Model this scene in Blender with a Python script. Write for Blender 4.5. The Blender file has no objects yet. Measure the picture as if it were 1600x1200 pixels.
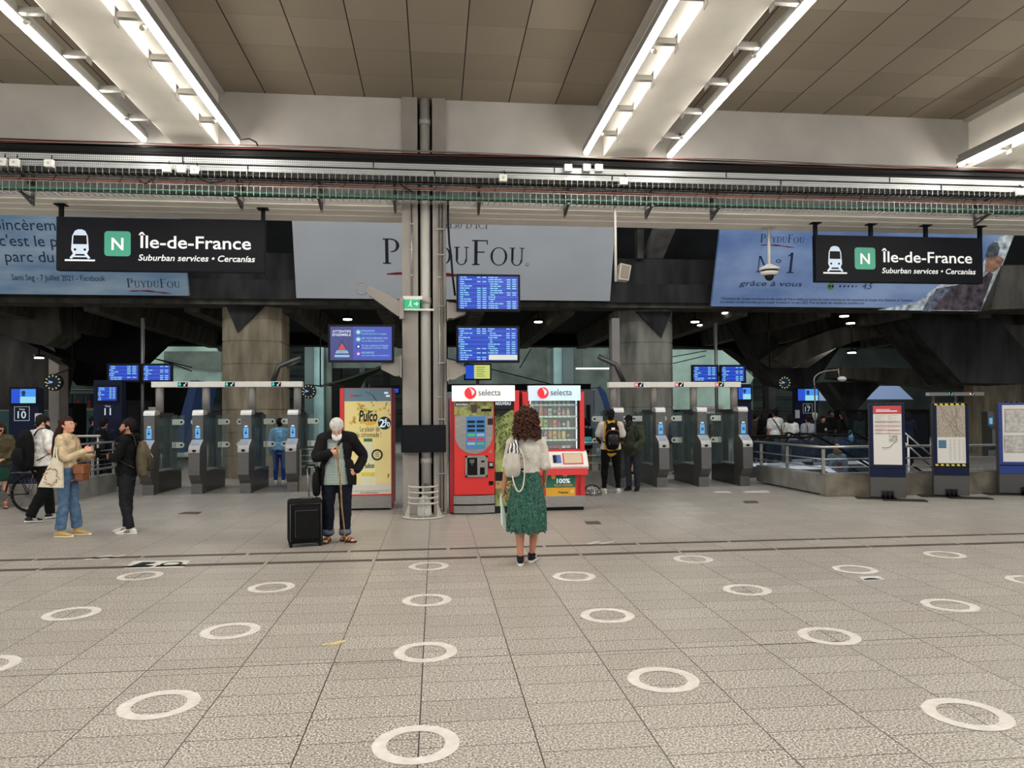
import bpy, bmesh, math, random
from mathutils import Vector as V, Matrix, noise
R = math.radians
rnd = random.Random(7)
C = bpy.context.scene
COL = C.collection
# ---------------------------------------------------------------- camera
FPX = 1140.0
CAMZ = 1.68
YAW = math.atan(120 / FPX); PITCH = math.atan(24 / FPX); ROLL = -0.007
SHY = 23 / 1600
cam_rot = Matrix.Rotation(-YAW, 3, 'Z') @ Matrix.Rotation(R(90) + PITCH, 3, 'X') @ Matrix.Rotation(ROLL, 3, 'Z')
cd = bpy.data.cameras.new('camera'); cam = bpy.data.objects.new('camera', cd); COL.objects.link(cam)
cd.sensor_width = 36; cd.lens = FPX / 1600 * 36; cd.shift_y = SHY; cd.clip_end = 300
cam.location = (0, 0, CAMZ); cam.rotation_euler = cam_rot.to_euler()
C.camera = cam

def ray(u, v):
    return cam_rot @ V(((u - 800) / FPX, (600 - v) / FPX + SHY * 1600 / FPX, -1))
def W(u, v, Y):
    d = ray(u, v); t = Y / d.y
    return V((d.x * t, Y, CAMZ + d.z * t))
def F(u, v, z=0.0):
    d = ray(u, v); t = (z - CAMZ) / d.z
    return V((d.x * t, d.y * t, z))
# ---------------------------------------------------------------- world, exposure
w = bpy.data.worlds.new('world'); C.world = w; w.use_nodes = True
w.node_tree.nodes['Background'].inputs[0].default_value = (0.80, 0.90, 1.0, 1)
w.node_tree.nodes['Background'].inputs[1].default_value = 0.95
C.view_settings.view_transform = 'Standard'; C.view_settings.look = 'None'
C.view_settings.gamma = 1; C.view_settings.use_curve_mapping = False
C.view_settings.exposure = 0.25
LED_STRENGTH = 52.0

def lamp(name, loc, size, power, col, rot=(0, 0, 0), kind='AREA', spread=None):
    l = bpy.data.lights.new(name, kind); l.energy = power; l.color = col
    if kind == 'AREA':
        l.shape = 'RECTANGLE'; l.size, l.size_y = size
        if spread: l.spread = spread
    else: l.shadow_soft_size = size
    o = bpy.data.objects.new(name, l); COL.objects.link(o); o.location = loc; o.rotation_euler = rot; return o
# daylight falling through the roof opening above the gates, lamps of the platform hall, and an added fill
lamp('skylight_daylight', (1, 15.6, 8.4), (44, 2.6), 1250, (.92, .96, 1.0), (math.radians(18), 0, 0))
lamp('platform_hall_light', (0, 38, 7.0), (60, 7), 1300, (.9, 1.0, .97))
for _x, _y in ((-14, 24), (-7, 23), (0, 25), (8, 23.5), (15, 26), (22, 24), (-20, 27)):
    lamp('back_hall_lamp', (_x, _y, 4.55), (.5, .5), 45, (1.0, .95, .85))
lamp('platform_fill_light', (0, 32.3, 4.45), (56, .5), 950, (.88, 1.0, .97), (math.radians(66), 0, 0))  # unseen lamp added to brighten the near faces of the far panels
# ---------------------------------------------------------------- helpers
def lin(c):
    c = c / 255.0
    return c / 12.92 if c <= 0.04045 else ((c + 0.055) / 1.055) ** 2.4
def rgb(c): return (lin(c[0]), lin(c[1]), lin(c[2]), 1)
MATS = {}
def mat(name, c, rough=0.6, metal=0.0, var=0.0, vs=3.0, bump=0.0, bs=40.0, emit=0.0, spec=None, trans=0.0, stretch=None, alpha=None):
    if name in MATS: return MATS[name]
    m = bpy.data.materials.new(name); m.use_nodes = True; MATS[name] = m
    nt = m.node_tree; b = nt.nodes['Principled BSDF']
    b.inputs['Base Color'].default_value = rgb(c); b.inputs['Roughness'].default_value = rough; b.inputs['Metallic'].default_value = metal
    if spec is None and metal < .5 and (rough >= .6 or max(c) < 60): spec = .16
    if spec is not None: b.inputs['Specular IOR Level'].default_value = spec
    if trans: b.inputs['Transmission Weight'].default_value = trans
    if alpha is not None: b.inputs['Alpha'].default_value = alpha
    if emit:
        if emit >= .5: b.inputs['Base Color'].default_value = rgb([k * .3 for k in c])
        b.inputs['Emission Color'].default_value = rgb(c); b.inputs['Emission Strength'].default_value = emit * (.84 if emit < 5 else 1)
    if var or bump:
        tc = nt.nodes.new('ShaderNodeTexCoord'); mp = nt.nodes.new('ShaderNodeMapping')
        nt.links.new(tc.outputs['Object'], mp.inputs[0])
        if stretch: mp.inputs['Scale'].default_value = stretch
    if var:
        n = nt.nodes.new('ShaderNodeTexNoise'); n.inputs['Scale'].default_value = vs; n.inputs['Detail'].default_value = 6
        nt.links.new(mp.outputs[0], n.inputs['Vector'])
        mx = nt.nodes.new('ShaderNodeMix'); mx.data_type = 'RGBA'
        lo = rgb([max(0, k * (1 - var)) for k in c]); hi = rgb([min(255, k * (1 + var)) for k in c])
        rp = nt.nodes.new('ShaderNodeMapRange'); rp.inputs[1].default_value = .3; rp.inputs[2].default_value = .7
        nt.links.new(n.outputs['Fac'], rp.inputs[0]); nt.links.new(rp.outputs[0], mx.inputs[0])
        mx.inputs[6].default_value = lo; mx.inputs[7].default_value = hi
        nt.links.new(mx.outputs[2], b.inputs['Base Color'])
    if bump:
        n2 = nt.nodes.new('ShaderNodeTexNoise'); n2.inputs['Scale'].default_value = bs; n2.inputs['Detail'].default_value = 4
        nt.links.new(mp.outputs[0], n2.inputs['Vector'])
        bp = nt.nodes.new('ShaderNodeBump'); bp.inputs['Strength'].default_value = bump; bp.inputs['Distance'].default_value = .02
        nt.links.new(n2.outputs['Fac'], bp.inputs['Height']); nt.links.new(bp.outputs[0], b.inputs['Normal'])
    return m
def N(m, kind, **kw):
    n = m.node_tree.nodes.new(kind)
    for k, v_ in kw.items(): setattr(n, k, v_)
    return n
def L(m, a, b): m.node_tree.links.new(a, b)
def bsdf(m): return m.node_tree.nodes['Principled BSDF']

_txt = {}
def text_data(s, bold=0.0, shear=0.0, spacing=1.0):
    k = (s, bold, shear, spacing)
    if k in _txt: return _txt[k]
    cu = bpy.data.curves.new('t', 'FONT'); cu.body = s; cu.size = 1; cu.shear = shear; cu.offset = bold; cu.resolution_u = 3
    cu.space_character = spacing
    o = bpy.data.objects.new('t', cu); COL.objects.link(o)
    me = bpy.data.meshes.new_from_object(o.evaluated_get(bpy.context.evaluated_depsgraph_get()))
    vs = [(v.co.x, v.co.y) for v in me.vertices]; fs = [tuple(p.vertices) for p in me.polygons]
    bpy.data.objects.remove(o); bpy.data.curves.remove(cu); bpy.data.meshes.remove(me)
    _txt[k] = (vs, fs); return _txt[k]

class G:
    def __init__(s): s.bm = bmesh.new(); s.M = Matrix.Identity(4); s.mi = 0
    def at(s, loc=(0, 0, 0), rz=0, rx=0, ry=0):
        s.M = Matrix.Translation(loc) @ Matrix.Rotation(rz, 4, 'Z') @ Matrix.Rotation(ry, 4, 'Y') @ Matrix.Rotation(rx, 4, 'X'); return s
    def v(s, p): return s.bm.verts.new(s.M @ V(p))
    def f(s, vs, smooth=False):
        try:
            f = s.bm.faces.new(vs); f.material_index = s.mi; f.smooth = smooth; return f
        except ValueError: return None
    def poly(s, pts): return s.f([s.v(p) for p in pts])
    def box(s, x0, x1, y0, y1, z0, z1, bev=0.0):
        if bev:
            b2 = bmesh.new(); bmesh.ops.create_cube(b2, size=1)
            for q in b2.verts: q.co = V(((x0 + x1) / 2 + q.co.x * (x1 - x0), (y0 + y1) / 2 + q.co.y * (y1 - y0), (z0 + z1) / 2 + q.co.z * (z1 - z0)))
            bmesh.ops.bevel(b2, geom=list(b2.edges), offset=bev, segments=2, profile=.5, affect='EDGES')
            s.merge(b2); b2.free(); return s
        a = [s.v(p) for p in [(x0, y0, z0), (x1, y0, z0), (x1, y1, z0), (x0, y1, z0), (x0, y0, z1), (x1, y0, z1), (x1, y1, z1), (x0, y1, z1)]]
        for q in [(3, 2, 1, 0), (4, 5, 6, 7), (0, 1, 5, 4), (1, 2, 6, 5), (2, 3, 7, 6), (3, 0, 4, 7)]: s.f([a[i] for i in q])
        return s
    def merge(s, b2, smooth=False):
        mp = {q: s.v(q.co) for q in b2.verts}
        for f in b2.faces:
            nf = s.f([mp[q] for q in f.verts])
            if nf and smooth: nf.smooth = True
    def sweep(s, pts, rad, seg=10, side=None, smooth=True, closed=False, cap=True):
        """tube of elliptical rings along pts; rad = number, (a,b) or list of them"""
        pts = [V(p) for p in pts]; n = len(pts)
        if not isinstance(rad, list): rad = [rad] * n
        rad = [(r, r) if not isinstance(r, (tuple, list)) else r for r in rad]
        rings = []; prev = None
        for i, p in enumerate(pts):
            if closed: t = pts[(i + 1) % n] - pts[i - 1]
            else: t = pts[min(i + 1, n - 1)] - pts[max(i - 1, 0)]
            if t.length < 1e-9: t = V((0, 0, 1))
            t.normalize()
            h = V(side) if side is not None else (prev if prev is not None else (V((1, 0, 0)) if abs(t.x) < .9 else V((0, 1, 0))))
            a = h - t * h.dot(t)
            if a.length < 1e-6: a = V((0, 1, 0)) - t * t.y
            a.normalize(); b = t.cross(a); prev = a
            rings.append([s.v(p + a * (rad[i][0] * math.cos(k * 2 * math.pi / seg)) + b * (rad[i][1] * math.sin(k * 2 * math.pi / seg))) for k in range(seg)])
        m = n if closed else n - 1
        for i in range(m):
            A, B = rings[i], rings[(i + 1) % n]
            for k in range(seg): s.f([A[k], A[(k + 1) % seg], B[(k + 1) % seg], B[k]], smooth)
        if cap and not closed:
            s.f(list(reversed(rings[0]))); s.f(rings[-1])
        return s
    def cyl(s, p0, p1, r, seg=12, r1=None, smooth=True): return s.sweep([p0, p1], [r, r if r1 is None else r1], seg, smooth=smooth)
    def bar(s, p0, p1, a, b, side=(0, 0, 1)):
        """rectangular bar, a = half width along side, b = half width across"""
        p0, p1 = V(p0), V(p1); t = (p1 - p0).normalized(); h = V(side); u = (h - t * h.dot(t)).normalized(); w_ = t.cross(u)
        q = []
        for p in (p0, p1):
            q += [s.v(p + u * a * i + w_ * b * j) for i, j in ((-1, -1), (1, -1), (1, 1), (-1, 1))]
        for x in [(0, 1, 2, 3), (7, 6, 5, 4), (0, 4, 5, 1), (1, 5, 6, 2), (2, 6, 7, 3), (3, 7, 4, 0)]: s.f([q[i] for i in x])
        return s
    def ball(s, c, r, u=14, v_=9, R3=None):
        if not isinstance(r, (tuple, list)): r = (r, r, r)
        b2 = bmesh.new(); bmesh.ops.create_uvsphere(b2, u_segments=u, v_segments=v_, radius=1)
        for q in b2.verts:
            q.co = V((q.co.x * r[0], q.co.y * r[1], q.co.z * r[2]))
            if R3 is not None: q.co = R3 @ q.co
            q.co += V(c)
        s.merge(b2, True); b2.free(); return s
    def prism(s, poly, y0, y1):
        """poly of (x,z); extruded from y0 to y1"""
        a = [s.v((x, y0, z)) for x, z in poly]; b = [s.v((x, y1, z)) for x, z in poly]
        s.f(a); s.f(list(reversed(b)))
        for i in range(len(poly)): s.f([a[i], b[i], b[(i + 1) % len(poly)], a[(i + 1) % len(poly)]])
        return s
    def prismx(s, poly, x0, x1):
        a = [s.v((x0, y, z)) for y, z in poly]; b = [s.v((x1, y, z)) for y, z in poly]
        s.f(list(reversed(a))); s.f(b)
        for i in range(len(poly)): s.f([a[i], a[(i + 1) % len(poly)], b[(i + 1) % len(poly)], b[i]])
        return s
    def prismz(s, poly, z0, z1):
        a = [s.v((x, y, z0)) for x, y in poly]; b = [s.v((x, y, z1)) for x, y in poly]
        s.f(list(reversed(a))); s.f(b)
        for i in range(len(poly)): s.f([a[i], a[(i + 1) % len(poly)], b[(i + 1) % len(poly)], b[i]])
        return s
    def loft4(s, A, B):
        a = [s.v(p) for p in A]; b = [s.v(p) for p in B]; n = len(A)
        s.f(a); s.f(list(reversed(b)))
        for i in range(n): s.f([a[i], b[i], b[(i + 1) % n], a[(i + 1) % n]])
        return s
    def text(s, t, x, z, size=None, width=None, y=0.0, bold=0.0, shear=0.0, align='l', spacing=1.0, height=None):
        """flat letters in the x-z plane facing -y; (x,z) = left (or centre) of the baseline"""
        vs, fs = text_data(t, bold, shear, spacing)
        if not vs: return s
        x0 = min(a for a, b in vs); x1 = max(a for a, b in vs)
        k = size if size else width / (x1 - x0)
        kz = k
        if size and width: k = width / (x1 - x0)
        off = x - (x0 * k if align == 'l' else (x0 + x1) / 2 * k if align == 'c' else x1 * k)
        q = [s.v((off + a * k, y, z + b * kz)) for a, b in vs]
        for f in fs: s.f([q[i] for i in f])
        return s
    def flat(s, pts, y):
        s.f([s.v((a, y, b)) for a, b in pts]); return s
    def rect(s, x0, x1, z0, z1, y): return s.flat([(x0, z0), (x1, z0), (x1, z1), (x0, z1)], y)
    def disc(s, x, z, r, y, seg=24, rz=None):
        rz = rz or r
        return s.flat([(x + r * math.cos(k * 2 * math.pi / seg), z + rz * math.sin(k * 2 * math.pi / seg)) for k in range(seg)], y)
    def build(s, name, m, parent=None, loc=None, rz=0, label=None, cat=None, group=None, kind=None, recalc=True):
        if recalc: bmesh.ops.recalc_face_normals(s.bm, faces=list(s.bm.faces))
        me = bpy.data.meshes.new(name); s.bm.to_mesh(me); s.bm.free()
        ms = m if isinstance(m, (list, tuple)) else [m]
        for x in ms: me.materials.append(x)
        o = bpy.data.objects.new(name, me); COL.objects.link(o)
        if parent is not None: o.parent = parent
        if loc is not None: o.location = loc
        if rz: o.rotation_euler = (0, 0, rz)
        tag(o, label, cat, group, kind)
        return o

def tag(o, label=None, cat=None, group=None, kind=None):
    if label: o['label'] = label
    if cat: o['category'] = cat
    if group: o['group'] = group
    if kind: o['kind'] = kind
    return o
def thing(name, label, cat, loc=(0, 0, 0), rz=0, group=None):
    o = bpy.data.objects.new(name, None); COL.objects.link(o); o.empty_display_size = .1
    o.location = loc; o.rotation_euler = (0, 0, rz)
    return tag(o, label, cat, group)
def dup(root, loc=None, rz=None, label=None, group=None):
    def cp(o, par):
        c = o.copy(); COL.objects.link(c); c.parent = par
        for k in [x for x in allo if x.parent == o]: cp(k, c)
        return c
    allo = list(COL.objects)
    c = cp(root, None)
    if loc is not None: c.location = loc
    if rz is not None: c.rotation_euler = (0, 0, rz)
    if label: c['label'] = label
    if group: c['group'] = group
    return c
def struct(g, name, m): return g.build(name, m, kind='structure')
ORD = ['first', 'second', 'third', 'fourth', 'fifth', 'sixth', 'seventh', 'eighth', 'ninth', 'tenth', 'eleventh', 'twelfth', 'thirteenth', 'fourteenth', 'fifteenth', 'sixteenth', 'seventeenth', 'eighteenth', 'nineteenth', 'twentieth']

# ---------------------------------------------------------------- shared materials
steel = mat('brushed_steel', (150, 146, 140), .38, .85, var=.06, vs=8, stretch=(1, 1, 12))
steel_d = mat('dark_steel', (98, 96, 94), .42, .8, var=.06)
galv = mat('galvanised_steel', (150, 152, 152), .45, .7, var=.1, vs=20)
black = mat('black_plastic', (9, 9, 10), .45)
blackm = mat('black_metal', (15, 16, 18), .4, .3)
white_m = mat('white_metal', (205, 202, 195), .45)
cable_k = mat('black_cable', (12, 12, 12), .6)
glass = mat('clear_glass', (200, 225, 220), .03, trans=1.0); bsdf(glass).inputs['IOR'].default_value = 1.02
glass.node_tree.nodes['Principled BSDF'].inputs['Alpha'].default_value = .35
red_p = mat('red_paint', (200, 38, 34), .35)
red_d = mat('dark_red_paint', (150, 22, 26), .4)
white_e = mat('white_light', (255, 255, 255), .5, emit=1.0)
# ================================================================ STRUCTURE
YF = 12.5                                   # face of the long white beam
ZC = W(660, 155, YF).z                      # panelled ceiling
ZS = W(660, 322, YF).z                      # underside of the white beam
YB = 13.45

def line_mask(m, sock, x0, p, wd, out=None):
    a = N(m, 'ShaderNodeMath', operation='SUBTRACT'); L(m, sock, a.inputs[0]); a.inputs[1].default_value = x0
    b = N(m, 'ShaderNodeMath', operation='DIVIDE'); L(m, a.outputs[0], b.inputs[0]); b.inputs[1].default_value = p
    c = N(m, 'ShaderNodeMath', operation='FRACT'); L(m, b.outputs[0], c.inputs[0])
    d = N(m, 'ShaderNodeMath', operation='LESS_THAN'); L(m, c.outputs[0], d.inputs[0]); d.inputs[1].default_value = wd / p
    return d.outputs[0], b.outputs[0]
def mth(m, op, a, b=None):
    n = N(m, 'ShaderNodeMath', operation=op)
    for i, x in enumerate((a, b)):
        if x is None: continue
        if isinstance(x, (int, float)): n.inputs[i].default_value = x
        else: L(m, x, n.inputs[i])
    return n.outputs[0]
def mixc(m, fac, a, b):
    n = N(m, 'ShaderNodeMix'); n.data_type = 'RGBA'
    if isinstance(fac, (int, float)): n.inputs[0].default_value = fac
    else: L(m, fac, n.inputs[0])
    for i, x in ((6, a), (7, b)):
        if isinstance(x, tuple): n.inputs[i].default_value = x
        else: L(m, x, n.inputs[i])
    return n.outputs[2]

# ---- granite floor
fm = mat('granite_tiles', (160, 152, 140), .36)
tc = N(fm, 'ShaderNodeTexCoord'); sp = N(fm, 'ShaderNodeSeparateXYZ'); L(fm, tc.outputs['Object'], sp.inputs[0])
X0 = F(653, 1190).x; PX = (F(1457, 1199).x - F(59, 1199).x) / 7; PY = 0.302
mx, ix = line_mask(fm, sp.outputs[0], X0 - .004, PX, .0075)
col = mth(fm, 'FLOOR', ix)
offs = mth(fm, 'MULTIPLY', mth(fm, 'FRACT', mth(fm, 'MULTIPLY', col, .37)), PY)
ysh = mth(fm, 'ADD', sp.outputs[1], offs)
my, iy = line_mask(fm, ysh, .11, PY, .0065)
row = mth(fm, 'FLOOR', iy)
YJ = F(700, 1028).y
d1 = mth(fm, 'ABSOLUTE', mth(fm, 'SUBTRACT', sp.outputs[1], YJ)); mj = mth(fm, 'LESS_THAN', d1, .006)
joint = mth(fm, 'MAXIMUM', mth(fm, 'MAXIMUM', mx, mth(fm, 'MULTIPLY', my, .95)), mj)
wn = N(fm, 'ShaderNodeTexWhiteNoise'); wn.noise_dimensions = '2D'
cmb = N(fm, 'ShaderNodeCombineXYZ'); L(fm, col, cmb.inputs[0]); L(fm, row, cmb.inputs[1]); L(fm, cmb.outputs[0], wn.inputs['Vector'])
n1 = N(fm, 'ShaderNodeTexNoise'); n1.inputs['Scale'].default_value = 82; n1.inputs['Detail'].default_value = 6; n1.inputs['Roughness'].default_value = .75
L(fm, tc.outputs['Object'], n1.inputs['Vector'])
r1 = N(fm, 'ShaderNodeValToRGB'); L(fm, n1.outputs['Fac'], r1.inputs[0])
e = r1.color_ramp.elements; e[0].position = .41; e[0].color = rgb((56, 53, 51)); e[1].position = .59; e[1].color = rgb((222, 216, 206))
e2 = r1.color_ramp.elements.new(.49); e2.color = rgb((143, 137, 128))
n3 = N(fm, 'ShaderNodeTexNoise'); n3.inputs['Scale'].default_value = .5; L(fm, tc.outputs['Object'], n3.inputs['Vector'])
tone = mth(fm, 'ADD', mth(fm, 'MULTIPLY', wn.outputs['Value'], .26), mth(fm, 'MULTIPLY', n3.outputs['Fac'], .16))
c1 = mixc(fm, tone, r1.outputs[0], rgb((120, 112, 104)))
c2 = mixc(fm, joint, c1, rgb((52, 48, 44)))
L(fm, c2, bsdf(fm).inputs['Base Color'])
rr = mth(fm, 'ADD', mth(fm, 'MULTIPLY', n3.outputs['Fac'], .18), .30); L(fm, rr, bsdf(fm).inputs['Roughness'])
PX0, PX1, PY0, PY1 = W(1262, 700, 16.6).x, 16.0, 16.35, 19.9      # stair well of the escalators on the right
g = G(); g.box(-32, 36, -12, PY0, -.3, 0); struct(g, 'floor', fm)
g = G(); g.box(-32, PX0, PY0, 46, -.3, 0); g.box(PX1, 36, PY0, 46, -.3, 0); g.box(PX0, PX1, PY1, 46, -.3, 0); struct(g, 'floor_rear', fm)
well = mat('well_concrete', (70, 68, 64), .8, var=.2)
g = G(); g.box(PX0, PX1, PY0 - .2, PY0, -4, -.3); g.box(PX0, PX1, PY1, PY1 + .2, -4, -.3); g.box(PX0 - .2, PX0, PY0, PY1, -4, -.3); g.box(PX1, PX1 + .2, PY0, PY1, -4, -.3); g.box(PX0, PX1, PY0, PY1, -4.2, -4); struct(g, 'wall_stairwell', well)

# ---- ceiling panels
cm = mat('ceiling_panels', (126, 116, 102), .8)
tc = N(cm, 'ShaderNodeTexCoord'); sp = N(cm, 'ShaderNodeSeparateXYZ'); L(cm, tc.outputs['Object'], sp.inputs[0])
CX = W(646, 155, YF).x; CP = (W(797, 158, YF).x - W(495, 148, YF).x) / 4
a_, ia = line_mask(cm, sp.outputs[0], CX - .01, CP, .018); b_, ib = line_mask(cm, sp.outputs[1], YF, .82, .008)
ca = mth(cm, 'FLOOR', ia); cb = mth(cm, 'FLOOR', ib)
wn = N(cm, 'ShaderNodeTexWhiteNoise'); wn.noise_dimensions = '2D'
cmb = N(cm, 'ShaderNodeCombineXYZ'); L(cm, ca, cmb.inputs[0]); L(cm, cb, cmb.inputs[1]); L(cm, cmb.outputs[0], wn.inputs['Vector'])
c1 = mixc(cm, wn.outputs['Value'], rgb((126, 117, 103)), rgb((139, 129, 115)))
c1 = mixc(cm, mth(cm, 'MULTIPLY', b_, .45), c1, rgb((62, 58, 52)))
c1 = mixc(cm, a_, c1, rgb((38, 33, 30))); L(cm, c1, bsdf(cm).inputs['Base Color'])

wall_w = mat('white_plaster', (178, 173, 167), .75, var=.05, vs=1.2)
beam_w = mat('cream_beam_paint', (236, 231, 220), .7, var=.03, vs=1.5)
col_g = mat('grey_column_paint', (138, 132, 126), .7, var=.05, vs=2, bump=.1, bs=60)
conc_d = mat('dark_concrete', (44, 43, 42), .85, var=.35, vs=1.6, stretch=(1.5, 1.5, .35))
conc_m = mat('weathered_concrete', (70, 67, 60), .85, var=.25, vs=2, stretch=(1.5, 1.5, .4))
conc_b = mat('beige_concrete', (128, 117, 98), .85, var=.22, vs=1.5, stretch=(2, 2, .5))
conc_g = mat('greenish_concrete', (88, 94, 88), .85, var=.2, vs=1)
conc_k = mat('black_concrete', (22, 22, 22), .9, var=.3, vs=1)  # near-black concrete, tone varied at random

# beams that cross the concourse and carry the light lines
BX = []                                     # (x0, x1)
z_b = W(305, 225, YF).z
for ul, ur, vv in ((269, 341, 225), (943, 1009, 243)):
    BX.append((W(ul, vv, YF).x, W(ur, vv, YF).x))
pitch_b = BX[1][0] - BX[0][0]
BX.append((BX[1][0] + pitch_b - .35, BX[1][0] + pitch_b + .40)); BX.insert(0, (BX[0][0] - pitch_b, BX[0][0] - pitch_b + .75)); BX.append((BX[-1][0] + pitch_b, BX[-1][1] + pitch_b))
BX.insert(0, (BX[0][0] - pitch_b, BX[0][0] - pitch_b + .75))
ZBM = W(305, 225, YF).z
g = G(); g.box(-30, 34, -10, YF + .2, ZC, ZC + .3); struct(g, 'ceiling', cm)
for x0, x1 in BX:
    g = G(); g.box(x0, x1, -10, YF + .1, ZBM, ZC + .1, .012); struct(g, 'trim_ceiling_beam', beam_w)
# cream edge strips where the panels stop beside each beam
for x0, x1 in BX:
    g = G(); g.box(x0 - .10, x0, -10, YF, ZC - .05, ZC + .01); g.box(x1, x1 + .10, -10, YF, ZC - .05, ZC + .01); struct(g, 'trim_panel_edge', wall_w)

# long white beam, a gap for the column's upper half
ucl, ucr = 628, 698
CXL = W(ucl, 400, 12.42).x; CXR = W(697, 400, 12.42).x
def fascia(x0, x1, nm):
    g = G()
    g.prismx([(YF, ZC + .2), (YF, ZS), (YF + .04, ZS - .02), (YF + .26, ZS - .02), (YB, ZS - .02), (YB, ZC + .2)], x0, x1)
    struct(g, nm, wall_w)
    g = G(); g.prismx([(YF + .005, ZS - .0), (YF + .005, ZS - .022), (YF + .26, ZS - .022), (YF + .27, ZS - .036), (YF + .55, ZS - .036), (YF + .56, ZS - .05), (YB, ZS - .05), (YB, ZS)], x0, x1); struct(g, 'trim_soffit', beam_w)
fascia(-30, CXL, 'wall_beam_left'); fascia(CXR, 34, 'wall_beam_right')
g = G(); g.box(CXL, CXR, YF + .25, YB, ZS - .02, ZC + .2); struct(g, 'wall_beam_middle', col_g)

# main column: two halves with a dark slot between for the drain pipe
SL = W(653, 400, 12.42).x; SR = W(676, 400, 12.42).x
g = G()
g.box(CXL, SL, 12.42, 13.1, 0, ZC, .012); g.box(SR, CXR, 12.42, 13.1, 0, ZC, .012)
struct(g, 'pillar_halves', col_g)
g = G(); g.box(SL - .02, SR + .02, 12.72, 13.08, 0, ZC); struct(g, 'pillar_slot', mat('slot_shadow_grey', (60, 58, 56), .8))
DPX = (SL + SR) / 2
t = thing('drain_pipe', 'pale grey vertical drain pipe set in the slot of the front column', 'pipe', (DPX, 12.53, 0))
pipe_m = mat('grey_pvc', (168, 164, 158), .45)
g = G(); g.cyl((0, 0, 0), (0, 0, ZC), .088, 20); g.build('pipe', pipe_m, t)
for zz in (W(660, 190, 12.5).z, W(660, 470, 12.5).z, W(660, 305, 12.5).z, W(660, 720, 12.5).z):
    g = G(); g.cyl((0, 0, zz - .05), (0, 0, zz + .05), .1, 20); g.build('collar', pipe_m, t)
# conduits up the column
def conduit(u, v0, v1, r, nm, lab, m, clips):
    p0 = W(u, v0, 12.4); p1 = W(u, v1, 12.4)
    t = thing(nm, lab, 'conduit', (p0.x, 12.40, min(p0.z, p1.z)))
    g = G(); g.cyl((0, 0, 0), (0, 0, abs(p1.z - p0.z)), r, 8); g.build('tube', m, t)
    for c in clips:
        zz = W(u, c, 12.4).z - min(p0.z, p1.z)
        g = G(); g.box(-.03, .03, -.012, .02, zz - .01, zz + .01); g.build('clip', galv, t)
conduit(643, 318, 463, .012, 'conduit', 'thin grey conduit running down the column to the exit sign', steel, (350, 390, 430))
conduit(686, 318, 800, .012, 'conduit', 'left of two thin conduits on the right half of the column', steel, (358, 398, 433, 478, 523, 567, 620, 655, 740, 795))
conduit(691, 318, 800, .009, 'conduit', 'right of two thin conduits on the right half of the column', steel_d, (358, 398, 478, 567, 655, 740))
pts = [W(u, v, 12.36) for u, v in ((700, 312), (700, 345), (702, 380), (705, 400), (707, 430), (711, 462))]
g = G(); g.sweep(pts, .018, 8); g.build('cable', cable_k, label='black cable hanging down the right edge of the front column', cat='cable')

# ---- back of the hall
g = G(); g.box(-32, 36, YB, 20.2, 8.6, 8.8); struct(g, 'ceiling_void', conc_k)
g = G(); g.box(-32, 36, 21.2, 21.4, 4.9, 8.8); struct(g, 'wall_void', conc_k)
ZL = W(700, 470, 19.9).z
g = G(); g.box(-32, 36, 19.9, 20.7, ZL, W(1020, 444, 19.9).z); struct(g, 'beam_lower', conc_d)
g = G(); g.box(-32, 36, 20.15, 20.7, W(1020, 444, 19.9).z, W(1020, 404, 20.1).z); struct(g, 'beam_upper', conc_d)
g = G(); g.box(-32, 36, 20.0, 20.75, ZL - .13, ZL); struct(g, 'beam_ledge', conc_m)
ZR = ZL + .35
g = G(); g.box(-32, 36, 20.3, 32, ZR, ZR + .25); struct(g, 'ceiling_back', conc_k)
for i in range(26):                        # ribs under the back slab
    x = -30 + i * 2.6
    g = G(); g.prism([(x - .32, ZR), (x - .2, ZL - .25), (x + .2, ZL - .25), (x + .32, ZR)], 20.7, 31.6); struct(g, 'ceiling_rib', conc_m)
ZD = W(700, 541, 31.5).z
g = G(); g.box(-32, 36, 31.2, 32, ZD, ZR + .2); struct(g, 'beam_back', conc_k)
g = G(); g.box(-32, 36, 31.8, 46, 7.2, 7.4); struct(g, 'ceiling_platform', conc_g)
g = G(); g.box(-32, 36, 45.6, 46, 0, 7.3); struct(g, 'wall_back', mat('teal_grey_wall', (62, 68, 66), .8, var=.25, vs=.6))
for s_, x in (('left', -32), ('right', 35.7)):
    g = G(); g.box(x, x + .3, YB, 46, 0, 8.8); struct(g, 'wall_' + s_, conc_d)

def pxprism(nm, pts, Y, dp, m, **kw):
    a = [W(u, v, Y) for u, v in pts]; g = G(); g.prism([(p.x, p.z) for p in a], Y, Y + dp)
    if kw: return g.build(nm, m, **kw)
    return struct(g, nm, m)
# beam crossing in the dark opening above the right column
g = G()
A = [W(*p) for p in ((1028, 358, 19.2), (1056, 358, 19.2), (1036, 404, 20.2), (1010, 404, 20.2))]
g.loft4([p + V((0, 0, 0)) for p in A], [p + V((0, .3, .25)) for p in A]); struct(g, 'beam_sloping', mat('pale_concrete', (112, 108, 104), .8, var=.15, vs=3))
pxprism('beam_post', [(996, 358), (1006, 358), (1006, 404), (996, 404)], 20.0, .3, conc_m)

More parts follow.
